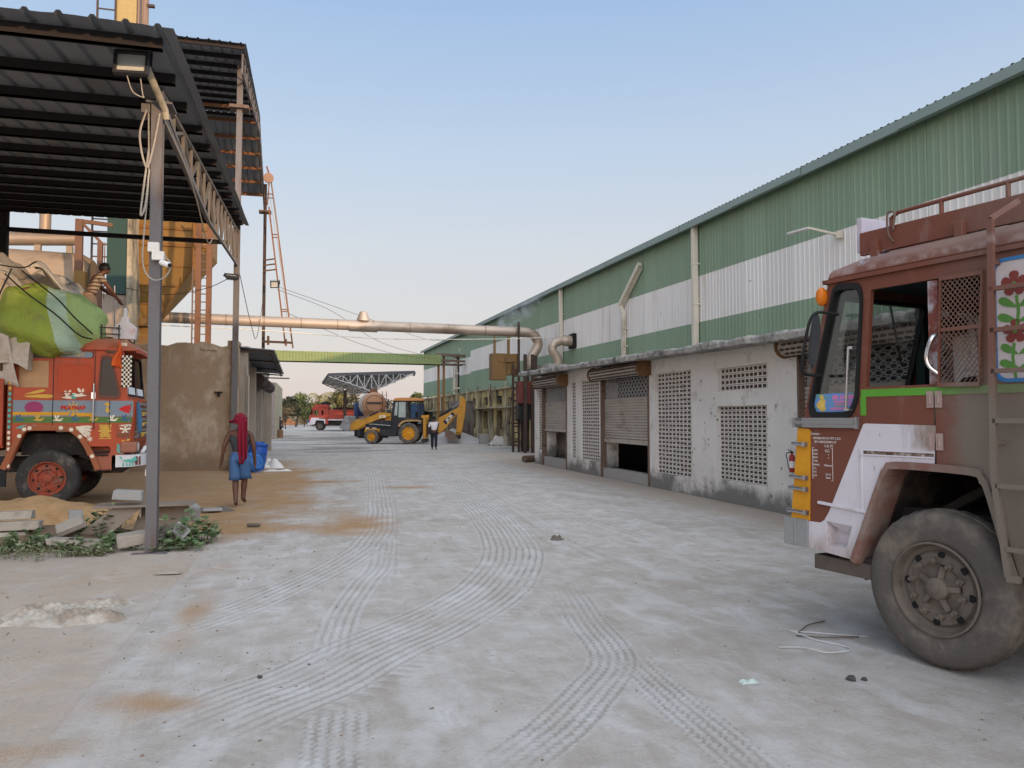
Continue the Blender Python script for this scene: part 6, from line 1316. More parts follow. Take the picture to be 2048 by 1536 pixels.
jp('stabiliser', m_jy, [(1215, 430), (1258, 430), (1255, 735), (1215, 735)], -1.7, -1.5); jp('stabiliser_foot', m_jk, [(1185, 742), (1265, 742), (1262, 780), (1195, 780)], -.6, -.2); jp('stabiliser_foot', m_jk, [(1185, 742), (1265, 742), (1262, 780), (1195, 780)], -1.8, -1.4)
jp('slew_frame', m_jk, [[(1255, 520), (1330, 510), (1350, 560), (1400, 570), (1400, 650), (1330, 640), (1260, 680)]], -1.15, -.75)
mb = MB()
for k in range(6): a, b_ = J(1265 + k*9, 470 + k*26), J(1430, 520 + k*22); mb.tube(spline([(a[0], -.9, a[1]), ((a[0]+b_[0])/2, -.7 - .05*k, (a[1]+b_[1])/2 + .1), (b_[0], -.9, b_[1])], 4), .025, 6)
a = J(1305, 350); mb.lathe([(0, -.03), (.06, -.03), (.06, .03), (0, .03)], (a[0], -.5, a[1]), 'y', 10); mb.build('hoses', m_black, BH)
bm_ = jp('boom', m_jy, [(1425, 640), (1430, 430), (1470, 412), (1730, 275), (1760, 140), (1785, 128), (1800, 150), (1745, 330), (1660, 430), (1560, 560), (1450, 665)], -1.08, -.78)
jp('dipper', m_jy, [(1755, 135), (1790, 118), (1835, 165), (1832, 330), (1800, 520), (1765, 690), (1690, 690), (1705, 420), (1725, 300)], -1.05, -.81)
mb = MB(); p, q, s = J(1440, 425), J(1630, 285), J(1755, 185); mb.tube([(p[0], -.93, p[1]+.1), (q[0], -.93, q[1])], .07, 8); mb.build('boom_ram', m_jk, bm_); mb = MB(); mb.tube([(q[0], -.93, q[1]), (s[0], -.93, s[1])], .04, 8); mb.build('ram_rod', m_chrome, bm_)
for u, v in ((1785, 160), (1755, 265), (1665, 355), (1440, 440)):
    mb = MB(); x, z = J(u, v); mb.lathe([(0, 0), (.05, 0), (.05, .3), (0, .3)], (x, -1.09, z), 'y', 12); mb.build('pin', m_jk, bm_)
jp('bucket_link', m_jk, [(1690, 640), (1760, 640), (1762, 735), (1690, 745)], -1.05, -.81)
mb = MB(); bp_ = [J(*p) for p in [(1690, 690), (1640, 640), (1570, 610), (1530, 640), (1535, 700), (1570, 745), (1625, 772), (1700, 745), (1745, 750)]]; n0 = len(mb.v)
for x, z in bp_: mb.v += [(x, -.55, z), (x, -1.3, z)]
for i in range(len(bp_)-1): mb.face((n0+2*i, n0+2*i+1, n0+2*i+3, n0+2*i+2))
mb.plate(bp_, -.57, -.54); mb.plate(bp_, -1.31, -1.28); mb.build('digging_bucket', mat('bucket_earthy', (112, 92, 78), var=.3), BH)
MJ = lambda u, v, y, a=0: Matrix.Translation((J(u, v)[0], y, J(u, v)[1])) @ Matrix.Rotation(PI, 4, 'Z') @ Matrix.Rotation(PI/2, 4, 'X') @ Matrix.Rotation(a, 4, 'Z')
mb = MB(); c = J(1590, 435); d_ = Matrix.Rotation(R(-46), 3, 'Y')
mb.obox((c[0], -.775, c[1]), (.86, .008, .26), Matrix.Rotation(R(46), 3, 'Y')); mb.build('badge', m_jk, bm_)
text('lettering', 'JCB', .27, m_cream, bm_, MJ(1590, 435, -.769, R(46)), .002, .012, sx=1.25)
text('lettering', 'JCB', .22, m_cream, BH, MJ(620, 412, -.195), .003, .012, sx=1.2)
mb = MB(); mb.box(x0-.1, x0-.02, -.75, -.6, 1.55, 1.65); mb.build('work_lamp', m_lens, BH)

# tanker parked beyond, seen from behind
m_tank = mat('dusty_tank', (172, 128, 98), rough=.6, var=.1, vs=1, dirt=(150, 132, 118), damt=.3)
TK = thing('tanker', 'dusty tan tanker lorry seen from behind, beyond the backhoe loader', 'tanker', (4.86, 62.8, 0))
mb = MB(); mb.lathe([(0, -.22), (.45, -.20), (.8, -.1), (.93, .06), (.98, .25), (1.0, 2.5), (.98, 4.8), (0, 5.0)], (0, 0, 2.75), 'y', 36); tk = mb.build('tank', mat('tank_shell', (164, 152, 140), rough=.45, metal=.25, var=.1), TK, smooth=True)
mb = MB(); mb.lathe([(0, -.235), (.45, -.215), (.8, -.115), (.945, .05), (.955, .12)], (0, 0, 2.75), 'y', 36); mb.build('end_cap', m_tank, tk, smooth=True)
mb = MB(); mb.lathe([(.66, -.175), (.71, -.155), (.73, -.12), (.68, -.11)], (0, 0, 2.75), 'y', 36); mb.build('end_ring', m_rust, tk)
mb = MB(); mb.box(-.6, .55, -.26, -.22, 2.72, 2.9); mb.build('sign_panel', m_dkstrip, tk)
mb = MB(); mb.tube([(.0, .8, 3.7), (0, .8, 4.0)], .3, 14); mb.box(-.5, .3, .2, 2.6, 3.7, 3.76); mb.build('manhole', m_orust, tk)
mb = MB()
for x in (.62, .95): mb.tube([(x, -.3, 1.0), (x, -.3, 3.6), (x, .2, 3.75)], .03, 6)
for k in range(9): mb.tube([(.62, -.3, 1.2 + k*.28), (.95, -.3, 1.2 + k*.28)], .022, 6)
mb.build('ladder', m_orust, TK)
mb = MB(); mb.box(-1.0, .6, -.15, 5.2, 1.1, 1.75); mb.box(-.85, -.1, -.2, -.1, 1.2, 2.2); mb.box(-1.15, 1.15, -.2, 0, .85, 1.1); mb.build('rear_frame', m_orust, TK)
mb = MB(); mb.box(-1.1, -.7, .2, .3, .25, 1.1); mb.box(.7, 1.1, .2, .3, .25, 1.1); mb.build('mud_flap', m_black, TK)
for yv in (.9, 2.2, 6.6):
    for x, s in ((-1.2, -1), (1.2, 1)):
        mb = MB(); mb.lathe([(0, .03), (.28, .03), (.3, 0), (.5, 0), (.52, .06), (.52, .4), (.5, .45), (0, .45)], (x, yv, .52), 'x', 28, -s); mb.build('tyre', m_tyre, TK, smooth=True)
m_navy = mat('navy_cab', (44, 58, 98), rough=.5, var=.15)
mb = MB(); mb.loft([[(x, y, z) for x, z in rr(-1.2, 1.2, .8, z1, .12)] for y, z1 in ((5.6, 2.95), (7.4, 3.0), (7.7, 2.6), (7.8, 1.9))]); mb.box(-1.3, -1.02, 5.2, 5.5, .9, 2.9); mb.build('cab', m_navy, TK)
mb = MB(); mb.box(-.5, .5, 5.58, 5.6, 2.0, 2.6); mb.build('cab_window', m_dark, TK)
mb = MB(); mb.box(-1.25, -.95, 2.8, 4.6, .6, 1.2); mb.build('side_tank', m_chas, TK)
# blue lorry body half hidden behind the digger cab
BL = thing('lorry', 'blue tipper lorry half hidden behind the backhoe cab', 'lorry', (9.3, 74.5, 0))
m_blue = mat('blue_tipper', (48, 84, 128), rough=.55, var=.15)
mb = MB(); mb.plate([[(-1.2, 1.1), (1.2, 1.1), (1.25, 2.95), (-1.25, 2.95)]], -.05, .05); mb.box(-1.25, -1.18, .05, 4.6, 1.1, 2.95); mb.box(1.18, 1.25, .05, 4.6, 1.1, 2.95); mb.box(-1.25, 1.25, .05, 4.6, 1.1, 1.2)
for x in (-1.1, -.4, .4, 1.1): mb.box(x-.05, x+.05, -.1, -.05, 1.1, 3.0)
mb.build('tipper_body', m_blue, BL)
mb = MB(); mb.loft([[(x, y, z) for x, z in rr(-1.15, 1.15, .8, z1, .1)] for y, z1 in ((4.9, 2.7), (6.4, 2.75), (6.7, 1.8))]); mb.build('cab', m_blue, BL)
mb = MB(); mb.box(-1.1, 1.1, .2, 6.4, .6, 1.0); mb.build('chassis', m_chas, BL)
for yv in (.9, 5.7):
    for x, s in ((-1.2, -1), (1.2, 1)):
        mb = MB(); mb.lathe([(0, .03), (.28, .03), (.5, 0), (.52, .06), (.52, .4), (0, .45)], (x, yv, .52), 'x', 24, -s); mb.build('tyre', m_tyre, BL, smooth=True)
# far red lorry, nose to the left
FL = thing('lorry', 'small red lorry with white wheel arches parked far down the yard, nose to the left', 'lorry', CW(640, 98), R(180-14.57+8))
m_red2 = mat('faded_red', (160, 62, 46), rough=.6, var=.15, dirt=(120, 60, 48), damt=.4)
mb = MB(); sd_ = [(-1.05, .8), (-.62, .8), (-.5, 1.25), (.45, 1.3), (.62, .8), (1.2, .75), (1.35, 1.3), (1.2, 2.0), (1.0, 2.85), (-1.05, 2.95)]; wn = [[(.85, 2.0), (1.05, 2.0), (.92, 2.6), (.85, 2.6)], [(.2, 1.95), (.75, 1.95), (.75, 2.6), (.2, 2.6)], [(-.45, 1.95), (-.2, 1.95), (-.2, 2.55), (-.45, 2.55)]]
mb.plate([sd_] + wn, -.04, 0); mb.plate([sd_] + wn, -2.4, -2.36); mb.loft([[(.95, y, 2.85), (1.2, y, 2.0), (1.35, y, 1.3), (1.2, y, .75), (1.0, y, .75), (1.0, y, 2.0)] for y in (-.04, -2.36)]); mb.box(-1.05, .97, -2.4, 0, 2.83, 2.96); mb.box(-1.05, -.98, -2.36, -.04, .9, 2.9); mb.box(-1.05, .7, -2.36, -.04, 2.96, 3.3)
mb.build('cab_body', m_red2, FL)
mb = MB(); mb.plate([(1.03, 2.03), (1.2, 2.0), (1.0, 2.8), (.93, 2.75)], -2.41, .01); mb.plate([(1.22, 2.05), (1.24, 2.05), (1.04, 2.78), (1.02, 2.78)], -2.2, -.2); mb.build('windscreen', m_glassd, FL)
mb = MB(); mb.plate([(-.7, 1.0), (-.7, 1.45), (-.2, 1.62), (1.05, 1.62), (1.2, 1.2), (1.35, .7), (1.15, .7), (.62, .8), (.45, 1.3), (-.5, 1.25), (-.62, .8)], .0, .02); mb.plate([(1.22, .6), (1.5, .6), (1.5, .95), (1.3, 1.0)], -2.4, .02); mb.build('white_panel', m_pwhite, FL)
mb = MB(); mb.box(1.3, 1.56, -2.3, -.1, .9, 1.35); mb.build('grille', m_bl, FL)
mb = MB(); mb.plate([(-7.4, 1.45), (-1.15, 1.45), (-1.15, 2.65), (-7.4, 2.65)], -.05, 0); mb.box(-7.4, -1.15, -2.4, -2.35, 1.45, 2.65); mb.box(-1.22, -1.15, -2.35, -.05, 1.4, 2.9); mb.box(-7.4, -1.2, -2.35, -.05, 1.3, 1.45)
for k in range(8): mb.box(-7.3 + k*.88, -7.24 + k*.88, 0, .04, 1.4, 2.7)
mb.build('load_bed', m_red2, FL)
mb = MB(); mb.box(-7.4, -1.0, -.02, .03, 1.28, 1.45); mb.build('sill_board', m_pwhite, FL)
mb = MB(); mb.box(-7.4, 1.0, -2.0, -.4, .6, 1.25); mb.build('chassis', m_chas, FL)
mb = MB(); mb.box(-7, -1.6, -2.2, -.2, 2.66, 2.9); mb.lathe([(0, 0), (.7, 0), (.62, .25), (.3, .4), (0, .45)], (-.6, -1.2, 3.3), 'z', 14); mb.build('roof_load', m_black, FL)
for x in (0, -5.2):
    wheel(FL, x, .0, .53, .53, .3, m_tyre, m_rimd, 1, seg=32, hub=False); wheel(FL, x, -2.4, .53, .53, .3, m_tyre, m_rimd, -1, seg=32, hub=False)
# far lattice roof
FR = thing('truss_roof', 'free-standing dark roof on a hanging steel lattice, far beyond the tanker', 'canopy', (6, 88, 0))
def W(px, py, d): p = CW(px, d); return Vector((p[0], p[1], 1.65 + (835-py)/1540*d))
a, b_, c, d_ = W(657, 749, 88), W(829, 744, 88), W(735, 786, 104), W(645, 766, 100)
mb = MB(); n = 26
def rq(u, v): p = a.lerp(b_, u); q = d_.lerp(c, u); r_ = p.lerp(q, v); return (r_.x, r_.y, r_.z + (.05 if int(u*52) % 2 else 0))
mb.grid(rq, 52, 4); mb.build('roof_sheet', m_csheet, FR, True, solid=.06)
mb = MB(); mb.beam(a, b_, .22, .3); mb.beam(a, d_, .2, .25); mb.beam(b_, b_ + Vector((-.1, .3, -.35)), .2, .3); mb.build('fascia', mat('fascia_dark', (72, 72, 76), var=.2), FR, True)
m_lat = mat('lattice_grey', (160, 158, 156), var=.15); tip = W(741, 786, 88)
for v in (0, .18, .36, .54, .72, .9):
    mb = MB(); top = [Vector(rq(i/12, v)) + Vector((0, 0, -.15)) for i in range(13)]
    bot = [p + Vector((0, 0, -min(i, 12-i)/6*(1.9 - 1.2*v) - .05)) for i, p in enumerate(top)]
    for i in range(12): mb.beam(top[i], top[i+1], .1); mb.beam(bot[i], bot[i+1], .1); mb.beam(bot[i], top[i], .08); mb.beam(bot[i] if i % 2 else top[i], top[i+1] if i % 2 else bot[i+1], .08)
    mb.build('truss', m_lat, FR, True)
mb = MB()
for i in range(1, 12): p = Vector(rq(i/12, 0)) + Vector((0, 0, -.2 - min(i, 12-i)/6*1.6)); q = Vector(rq(i/12, 1)) + Vector((0, 0, -.2 - min(i, 12-i)/6*.5)); mb.beam(p, q, .08)
mb.build('purlin', m_lat, FR, True)
for px in (690, 742):
    p = W(px, 780, 95); mb = MB(); mb.box(p.x-.2, p.x+.2, p.y-.2, p.y+.2, 0, 5.0); mb.build('column', m_dsteel, FR, True)

# ------------------------------------------------------------------ people
m_skin = mat('dark_skin', (88, 56, 42), rough=.55, var=.1, vs=6, fine=.04); m_hair = mat('black_hair', (18, 16, 16), rough=.6)
def skin(name, V, E, mt, par, sub=2):
    names = list(V); me = bpy.data.meshes.new(name); bm = bmesh.new(); L = bm.verts.layers.skin.verify(); bv = {}
    for n in names:
        p = V[n]; v = bm.verts.new(p[:3]); r_ = p[3]; v[L].radius = (r_, p[4] if len(p) > 4 else r_); bv[n] = v
    for a, b_ in E: bm.edges.new((bv[a], bv[b_]))
    bm.verts.ensure_lookup_table(); bm.verts[0][L].use_root = True
    bm.to_mesh(me); bm.free(); me.materials.append(mt)
    o = bpy.data.objects.new(name, me); C.objects.link(o); o.parent = par
    m = o.modifiers.new('skin', 'SKIN'); m.use_smooth_shade = True
    s = o.modifiers.new('sub', 'SUBSURF'); s.levels = sub; s.render_levels = sub
    return o
def person(label, loc, rz, J, top=None, sleeve=0, legs='shorts', tm=None, lm=None, s=1., extra=None):
    t = thing('person', label, 'person', loc, rz)
    V = {}; E = []
    V['pelvis'] = (*J['pelvis'], .125, .10)
    def add(n, r, p=None, r2=None): V[n] = (*J[n], r, r2 or r); (E.append((p, n)) if p else None)
    add('waist', .12, 'pelvis', .09); add('chest', .145, 'waist', .105); add('collar', .075, 'chest', .065); add('neck', .052, 'collar'); 
    H = Vector(J['head']); nk = Vector(J['neck']); fd = Vector(J.get('face', (0, 1, 0)))
    V['jaw'] = (*(nk.lerp(H, .45) + fd*.025), .062); V['skull'] = (*H, .088, .095); V['crown'] = (*(H + (H-nk).normalized()*.065 - fd*.01), .07); E += [('neck', 'jaw'), ('jaw', 'skull'), ('skull', 'crown')]
    V['nose'] = (*(H + fd*.1 - Vector((0, 0, .025))), .014); E.append(('skull', 'nose'))
    sd = fd.cross(Vector((0, 0, 1)))
    for k in (-1, 1): V['ear%d' % k] = (*(H + sd*k*.092 - Vector((0, 0, .015))), .016); E.append(('skull', 'ear%d' % k))
    for S in 'LR':
        add('hip'+S, .095, 'pelvis'); add('knee'+S, .058, 'hip'+S); add('ankle'+S, .036, 'knee'+S)
        k, a = Vector(J['knee'+S]), Vector(J['ankle'+S]); V['calf'+S] = (*(k.lerp(a, .3)), .062); E.remove(('knee'+S, 'ankle'+S)); E += [('knee'+S, 'calf'+S), ('calf'+S, 'ankle'+S)]
        V['toe'+S] = (*J['toe'+S], .034, .026); V['heel'+S] = (*(a + (a - Vector(J['toe'+S])).normalized()*.05 - Vector((0, 0, .03))), .028); E += [('ankle'+S, 'toe'+S), ('ankle'+S, 'heel'+S)]
        add('sh'+S, .062, 'chest'); add('el'+S, .045, 'sh'+S); add('wr'+S, .03, 'el'+S)
        w_ = Vector(J['wr'+S]); d = (w_ - Vector(J['el'+S])).normalized(); pm = w_ + d*.07; V['palm'+S] = (*pm, .034, .02); E.append(('wr'+S, 'palm'+S)); sx_ = Vector((0, 1, 0)) if abs(d.y) < .8 else Vector((0, 0, 1)); 
        for i, (o_, l_) in enumerate(((-.03, .075), (-.01, .09), (.01, .085), (.03, .07))):
            b0 = pm + sx_*o_*1. + d*.035; m1 = b0 + d*l_*.5; m2 = m1 + d*l_*.4 + fd*.02
            V[f'f{i}{S}'] = (*m1, .0095); V[f'g{i}{S}'] = (*m2, .008); E += [('palm'+S, f'f{i}{S}'), (f'f{i}{S}', f'g{i}{S}')]
        th = w_ + d*.05 + sx_*.045; V['th'+S] = (*th, .011); V['tt'+S] = (*(th + d*.035 + sx_*.012), .009); E += [('wr'+S, 'th'+S), ('th'+S, 'tt'+S)]
    body = skin('body', V, E, m_skin, t)
    vj = lambda n: Vector(J[n])
    def mid(a, b_, f): return tuple(vj(a).lerp(vj(b_), f))
    if top:
        V = {'w': (*mid('pelvis', 'waist', .25), .15, .115), 'x': (*J['waist'], .145, .112), 'c': (*mid('waist', 'chest', .9), .165, .125), 'k': (*mid('chest', 'collar', .75), .085, .08)}
        E = [('w', 'x'), ('x', 'c'), ('c', 'k')]
        for S in 'LR':
            V['s'+S] = (*J['sh'+S], .078); E.append(('c', 's'+S))
            if sleeve: V['e'+S] = (*mid('sh'+S, 'el'+S, min(1, sleeve)), .06); E.append(('s'+S, 'e'+S))
        skin(top, V, E, tm, t)
    if legs == 'shorts':     # waist band over the hips, then two wide legs
        mb = MB(); q = vj('pelvis'); zf = Vector((0, 0, 1)); n = 20
        def ring(c, rx, ry, k=0.): return [(c[0] + rx*math.cos(2*PI*i/n)*(1 + k*math.sin(5*2*PI*i/n)), c[1] + ry*math.sin(2*PI*i/n)*(1 + k*math.sin(5*2*PI*i/n)), c[2] + k*.1*math.cos(3*i)) for i in range(n)]
        mb.loft([ring(q + zf*.09, .145, .115), ring(q + zf*.06, .155, .125), ring(q - zf*.02, .178, .142), ring(q - zf*.09, .182, .14)])
        for S in 'LR':
            h, k = vj('hip'+S), vj('knee'+S); d = k - h; sx_ = -1 if S == 'L' else 1
            mb.loft([ring(h + Vector((sx_*-.005, 0, .06)), .09, .128), ring(h + d*.12, .102, .132), ring(h + d*.45, .105, .125, .03), ring(h + d*.75, .108, .122, .05), ring(h + d*.98 + Vector((sx_*.012, 0, 0)), .114, .124, .07)])
        mb.build('shorts', lm, t, smooth='all')
    else:
        V = {'p': (J['pelvis'][0], J['pelvis'][1], J['pelvis'][2]+.05, .15, .125)}; E = []
        for S in 'LR':
            V['h'+S] = (*J['hip'+S], .112); V['k'+S] = (*J['knee'+S], .082); V['a'+S] = (*mid('knee'+S, 'ankle'+S, .92), .075); E += [('p', 'h'+S), ('h'+S, 'k'+S), ('k'+S, 'a'+S)]
        skin(legs, V, E, lm, t)
    mb = MB(); 
    if not (extra == 'scarf'):
        fdn = fd.normalized()
        def hf(u, v):
            a = u*2*PI; ph = v*PI*.62; d = Vector((math.sin(ph)*math.cos(a), math.sin(ph)*math.sin(a), math.cos(ph))); k = .118 if d.dot(fdn) < .35 else .104
            return tuple(H + Vector((0, 0, .012)) - fdn*.012 + d*k*(1 + .04*math.sin(9*a + 7*ph)))
        mb.grid(hf, 24, 10); mb.build('hair', m_hair, t, smooth='all')
    return t
STAND = dict(pelvis=(0, 0, .92), waist=(0, 0, 1.08), chest=(0, 0, 1.28), collar=(0, 0, 1.42), neck=(0, .005, 1.49), head=(0, .02, 1.60), hipL=(-.09, 0, .87), hipR=(.09, 0, .87), kneeL=(-.1, .02, .48), kneeR=(.1, .02, .48), ankleL=(-.1, -.02, .08), ankleR=(.1, -.02, .08), toeL=(-.12, .12, .03), toeR=(.12, .12, .03), shL=(-.18, 0, 1.37), shR=(.18, 0, 1.37), elL=(-.25, -.02, 1.1), elR=(.25, -.02, 1.1), wrL=(-.27, .04, .86), wrR=(.27, .04, .86))
P1 = dict(STAND, kneeL=(-.075, .03, .48), ankleL=(-.045, -.12, .09), toeL=(-.06, .05, .03), kneeR=(.075, .13, .5), ankleR=(.05, .12, .13), toeR=(.07, .28, .06), elL=(-.27, -.05, 1.12), wrL=(-.315, -.02, .88), elR=(.25, -.03, 1.1), wrR=(.26, .05, .85), chest=(0, .02, 1.28), waist=(0, .01, 1.08))
man = person('man walking away in a red head scarf, dark vest and blue shorts', (-1.29, 15.2, 0), R(-3), P1, 'vest', 0, 'shorts', mat('vest_charcoal', (52, 56, 60), var=.12, bump=.01, bs=12), mat('shorts_blue', (62, 94, 134), var=.12, vs=5, bump=.012, bs=10), extra='scarf')
m_scarf = mat('scarf_red', (122, 18, 42), rough=.85, var=.2, vs=8, bump=.01, bs=18)
mb = MB()
def wrap(u, v):
    a = u*2*PI; ph = .02 + v*PI*.66; d = Vector((math.sin(ph)*math.cos(a), math.sin(ph)*math.sin(a), math.cos(ph))); k = .125 + .008*math.sin(6*ph + 3*a) + .008*math.sin(11*ph - 2*a)
    p = Vector((0, .01, 1.60)) + d*k; p.z = 1.60 + (p.z-1.60)*1.02; return tuple(p)
mb.grid(wrap, 28, 16); mb.grid(lambda u, v: (-.125 + .03*math.cos(u*2*PI)*(1-v*.3) - .06*v, .02 + .05*math.sin(u*2*PI), 1.575 + .03*math.cos(u*2*PI+1)), 12, 3); mb.build('head_scarf', m_scarf, man, smooth='all')
mb = MB()
def tail(u, v):
    w_ = .05 + .035*math.sin(v*2.3); x = .045 + (u-.5)*2*w_ + .03*v; y = -.125 - .05*math.sin(min(1, v*3)*PI/2) + .025*math.cos(u*16) * (.3+v) + .03*v
    return (x, y, 1.66 - .82*v - .05*math.sin(u*5)*v)
mb.grid(tail, 24, 26); mb.grid(lambda u, v: (.1 + (u-.5)*.09, -.09 - .04*math.sin(v*PI) + .02*math.cos(u*10), 1.58 - .3*v), 12, 10); mb.build('scarf_tail', m_scarf, man, smooth='all', solid=.012)
P2 = dict(STAND, kneeL=(-.09, .06, .48), kneeR=(.1, .0, .48), ankleR=(.1, -.12, .1), toeR=(.12, .02, .03), ankleL=(-.09, .05, .08), toeL=(-.1, .2, .03), elL=(-.28, -.04, 1.14), wrL=(-.33, .1, .95), elR=(.2, .14, 1.2), wrR=(.12, .3, 1.28))
person('man in a white shirt and dark trousers standing by the digger', (6.03, 39.0, 0), R(-12), P2, 'shirt', .95, 'trousers', mat('shirt_white', (214, 206, 204), var=.08, bump=.01, bs=12), mat('trousers_dark', (32, 32, 44), var=.2))
p_ = CW(560, 66); person('small dark-shirted man standing behind the brown stump', (p_[0], p_[1], 0), R(165), dict(STAND, elL=(-.27, .05, 1.12), wrL=(-.12, .2, 1.08), elR=(.27, .05, 1.12), wrR=(.12, .2, 1.08)), 'shirt', .5, 'trousers', mat('shirt_dim', (70, 54, 50), var=.2), mat('trousers_navy', (34, 38, 58)))
p_ = CW(595, 168); person('tiny distant man in a white shirt at the foot of the trees', (p_[0], p_[1], 0), R(140), STAND, 'shirt', .6, 'trousers', mat('shirt_pale', (206, 204, 200)), mat('trousers_mid', (60, 58, 64)))
P3 = dict(STAND, pelvis=(0, 0, .9), waist=(0, .07, 1.06), chest=(0, .14, 1.24), collar=(0, .2, 1.37), neck=(0, .24, 1.43), head=(0, .31, 1.52), face=(.0, .9, -.3), shL=(-.18, .16, 1.33), shR=(.18, .17, 1.33), elL=(-.25, .33, 1.14), wrL=(-.12, .47, 1.02), elR=(.26, .32, 1.1), wrR=(.14, .5, .92), kneeL=(-.1, .05, .48), kneeR=(.1, .08, .48))
m3 = person('man in a striped shirt and khaki shorts working on top of the lorry load', (-4.42, 17.2, 3.18), R(-62), P3, 'shirt', .6, 'shorts', mat('shirt_striped', (150, 134, 116), var=.1, extra=lambda t, tc, c: t.mix(t.math('GREATER_THAN', t.math('SINE', t.math('MULTIPLY', t.sep(tc)[2], 85)), .15), c, lin((84, 68, 62)))), mat('shorts_khaki', (142, 120, 98), var=.12))
mb = MB(); mb.tube([(.0, .5, 1.25), (.02, .52, .15)], .014, 8); o = mb.build('rod', m_steelw); o.location = Vector((-4.42 + .5*math.sin(R(62)), 17.2 + .5*math.cos(R(62)), 3.28)); tag(o, 'thin steel rod held upright by the man on the load', 'rod')
# ------------------------------------------------------------------ trees and far ground cover
m_trunk = mat('bark', (78, 64, 52), var=.3, vs=6)
def leafmat(name, a, b_):
    m, t = newmat(name); g = t.n.new('ShaderNodeNewGeometry'); rp = t.n.new('ShaderNodeValToRGB'); rp.color_ramp.elements[0].color = lin(a); rp.color_ramp.elements[1].color = lin(b_)
    t.link(g.outputs['Random Per Island'], rp.inputs[0]); t.link(rp.outputs[0], t.bs.inputs['Base Color']); t.bs.inputs['Roughness'].default_value = .7; t.bs.inputs['Specular IOR Level'].default_value = .2; return m
m_lf = [leafmat('leaf_mid', (58, 70, 40), (104, 112, 66)), leafmat('leaf_dark', (50, 54, 38), (88, 84, 60)), leafmat('leaf_pale', (86, 94, 56), (134, 132, 84)), leafmat('leaf_dry', (92, 80, 56), (130, 110, 76))]
m_frond = leafmat('frond', (92, 92, 54), (150, 138, 80))
def leafball(mb, c, r, n, s, rg, flat=.8):
    for i in range(n):
        d = Vector((rg.gauss(0, 1), rg.gauss(0, 1), rg.gauss(0, 1))).normalized()*r*rg.random()**.4; p = Vector(c) + Vector((d.x, d.y, d.z*flat)); k = s*rg.uniform(.5, 1.3)
        u = Vector((rg.gauss(0, 1), rg.gauss(0, 1), rg.gauss(0, .6))).normalized(); v = u.cross(Vector((rg.gauss(0, 1), rg.gauss(0, 1), rg.gauss(0, 1)))).normalized()
        mb.poly([p - u*k, p + v*k*.45, p + u*k, p - v*k*.45])
def tree(label, px, d, h, w, mt, seed, nb=16, nl=120):
    rg = random.Random(seed); x, y, _ = CW(px, d); t = thing('tree', label, 'tree', (x, y, 0)); mb = MB(); L = MB()
    mb.tube([(0, 0, -.2), (.05*h*rg.uniform(-1, 1), 0, h*.25), (.08*h*rg.uniform(-1, 1), .05*h, h*.5)], [.05*h*.7, .035*h*.7, .02*h], 8)
    for i in range(nb):
        a = rg.random()*2*PI; rr_ = w*.5*rg.uniform(.15, .85); z = h*rg.uniform(.35, .9); z = min(z, h*(1 - .55*(rr_/(w*.5))**2)); c = (rr_*math.cos(a), rr_*math.sin(a), z)
        mb.tube([(0, 0, h*.3), (c[0]*.5, c[1]*.5, h*.3 + (z-h*.3)*.6), c], [.02*h*.6, .012*h*.6, .004*h], 5)
        leafball(L, c, w*.16*rg.uniform(.7, 1.4), nl, .03*h + .06, rg)
    mb.build('trunk', m_trunk, t); L.build('crown', mt, t); return t
def palm(label, px, d, h, seed, mt=m_frond):
    rg = random.Random(seed); x, y, _ = CW(px, d); t = thing('palm_tree', label, 'palm', (x, y, 0)); mb = MB(); b_ = rg.uniform(-.6, .6)
    mb.tube(spline([(0, 0, -.2), (b_*.3, 0, h*.4), (b_, 0, h*.8)], 6), [.2]*7 + [.16]*6, 8); mb.build('trunk', m_trunk, t); L = MB()
    for k in range(20):
        a = rg.random()*2*PI; el = rg.uniform(-.3, 1.2); ln_ = rg.uniform(2.2, 3.2)*h/8
        P = [Vector((b_, 0, h*.8))]
        for i in range(8): el -= .2; P.append(P[-1] + Vector((math.cos(a)*math.cos(el), math.sin(a)*math.cos(el), math.sin(el)))*ln_/8)
        for i in range(1, 9):
            d_ = (P[i] - P[i-1]).normalized(); sd = d_.cross(Vector((0, 0, 1))).normalized(); 
            for s in (-1, 1):
                for q in (0, .5):
                    p = P[i-1].lerp(P[i], q); tip = p + sd*s*.55*h/8*(1.1 - i/10) + d_*.3 - Vector((0, 0, .28)); L.poly([p, p + d_*.1, tip])
    L.build('crown', mt, t); return t
tree('broad dark tree close beside the grey block wall', 566, 120, 6.4, 6.0, m_lf[1], 1); tree('bright green rounded tree left of the far red lorry', 592, 135, 6.2, 6.5, m_lf[0], 2); tree('greyish bushy tree between the bright tree and the far lorry', 617, 150, 5.8, 7, m_lf[2], 3)
tree('low dry brownish bush under the broad dark tree', 572, 112, 3.2, 4.5, m_lf[3], 4, 10, 80); tree('low olive bush left of the far lorry cab', 609, 140, 3.4, 6, m_lf[3], 5, 10, 80)
palm('coconut palm rising just above the far lorry cab', 639, 150, 7.2, 11); palm('shorter palm beside the far lorry load', 657, 165, 6.6, 12)
palm('golden palm under the left edge of the lattice roof', 676, 160, 8.0, 13); palm('golden palm crown left of the tanker', 690, 150, 7.6, 14); palm('pale palm close beside the tanker cab', 700, 170, 8.6, 15)
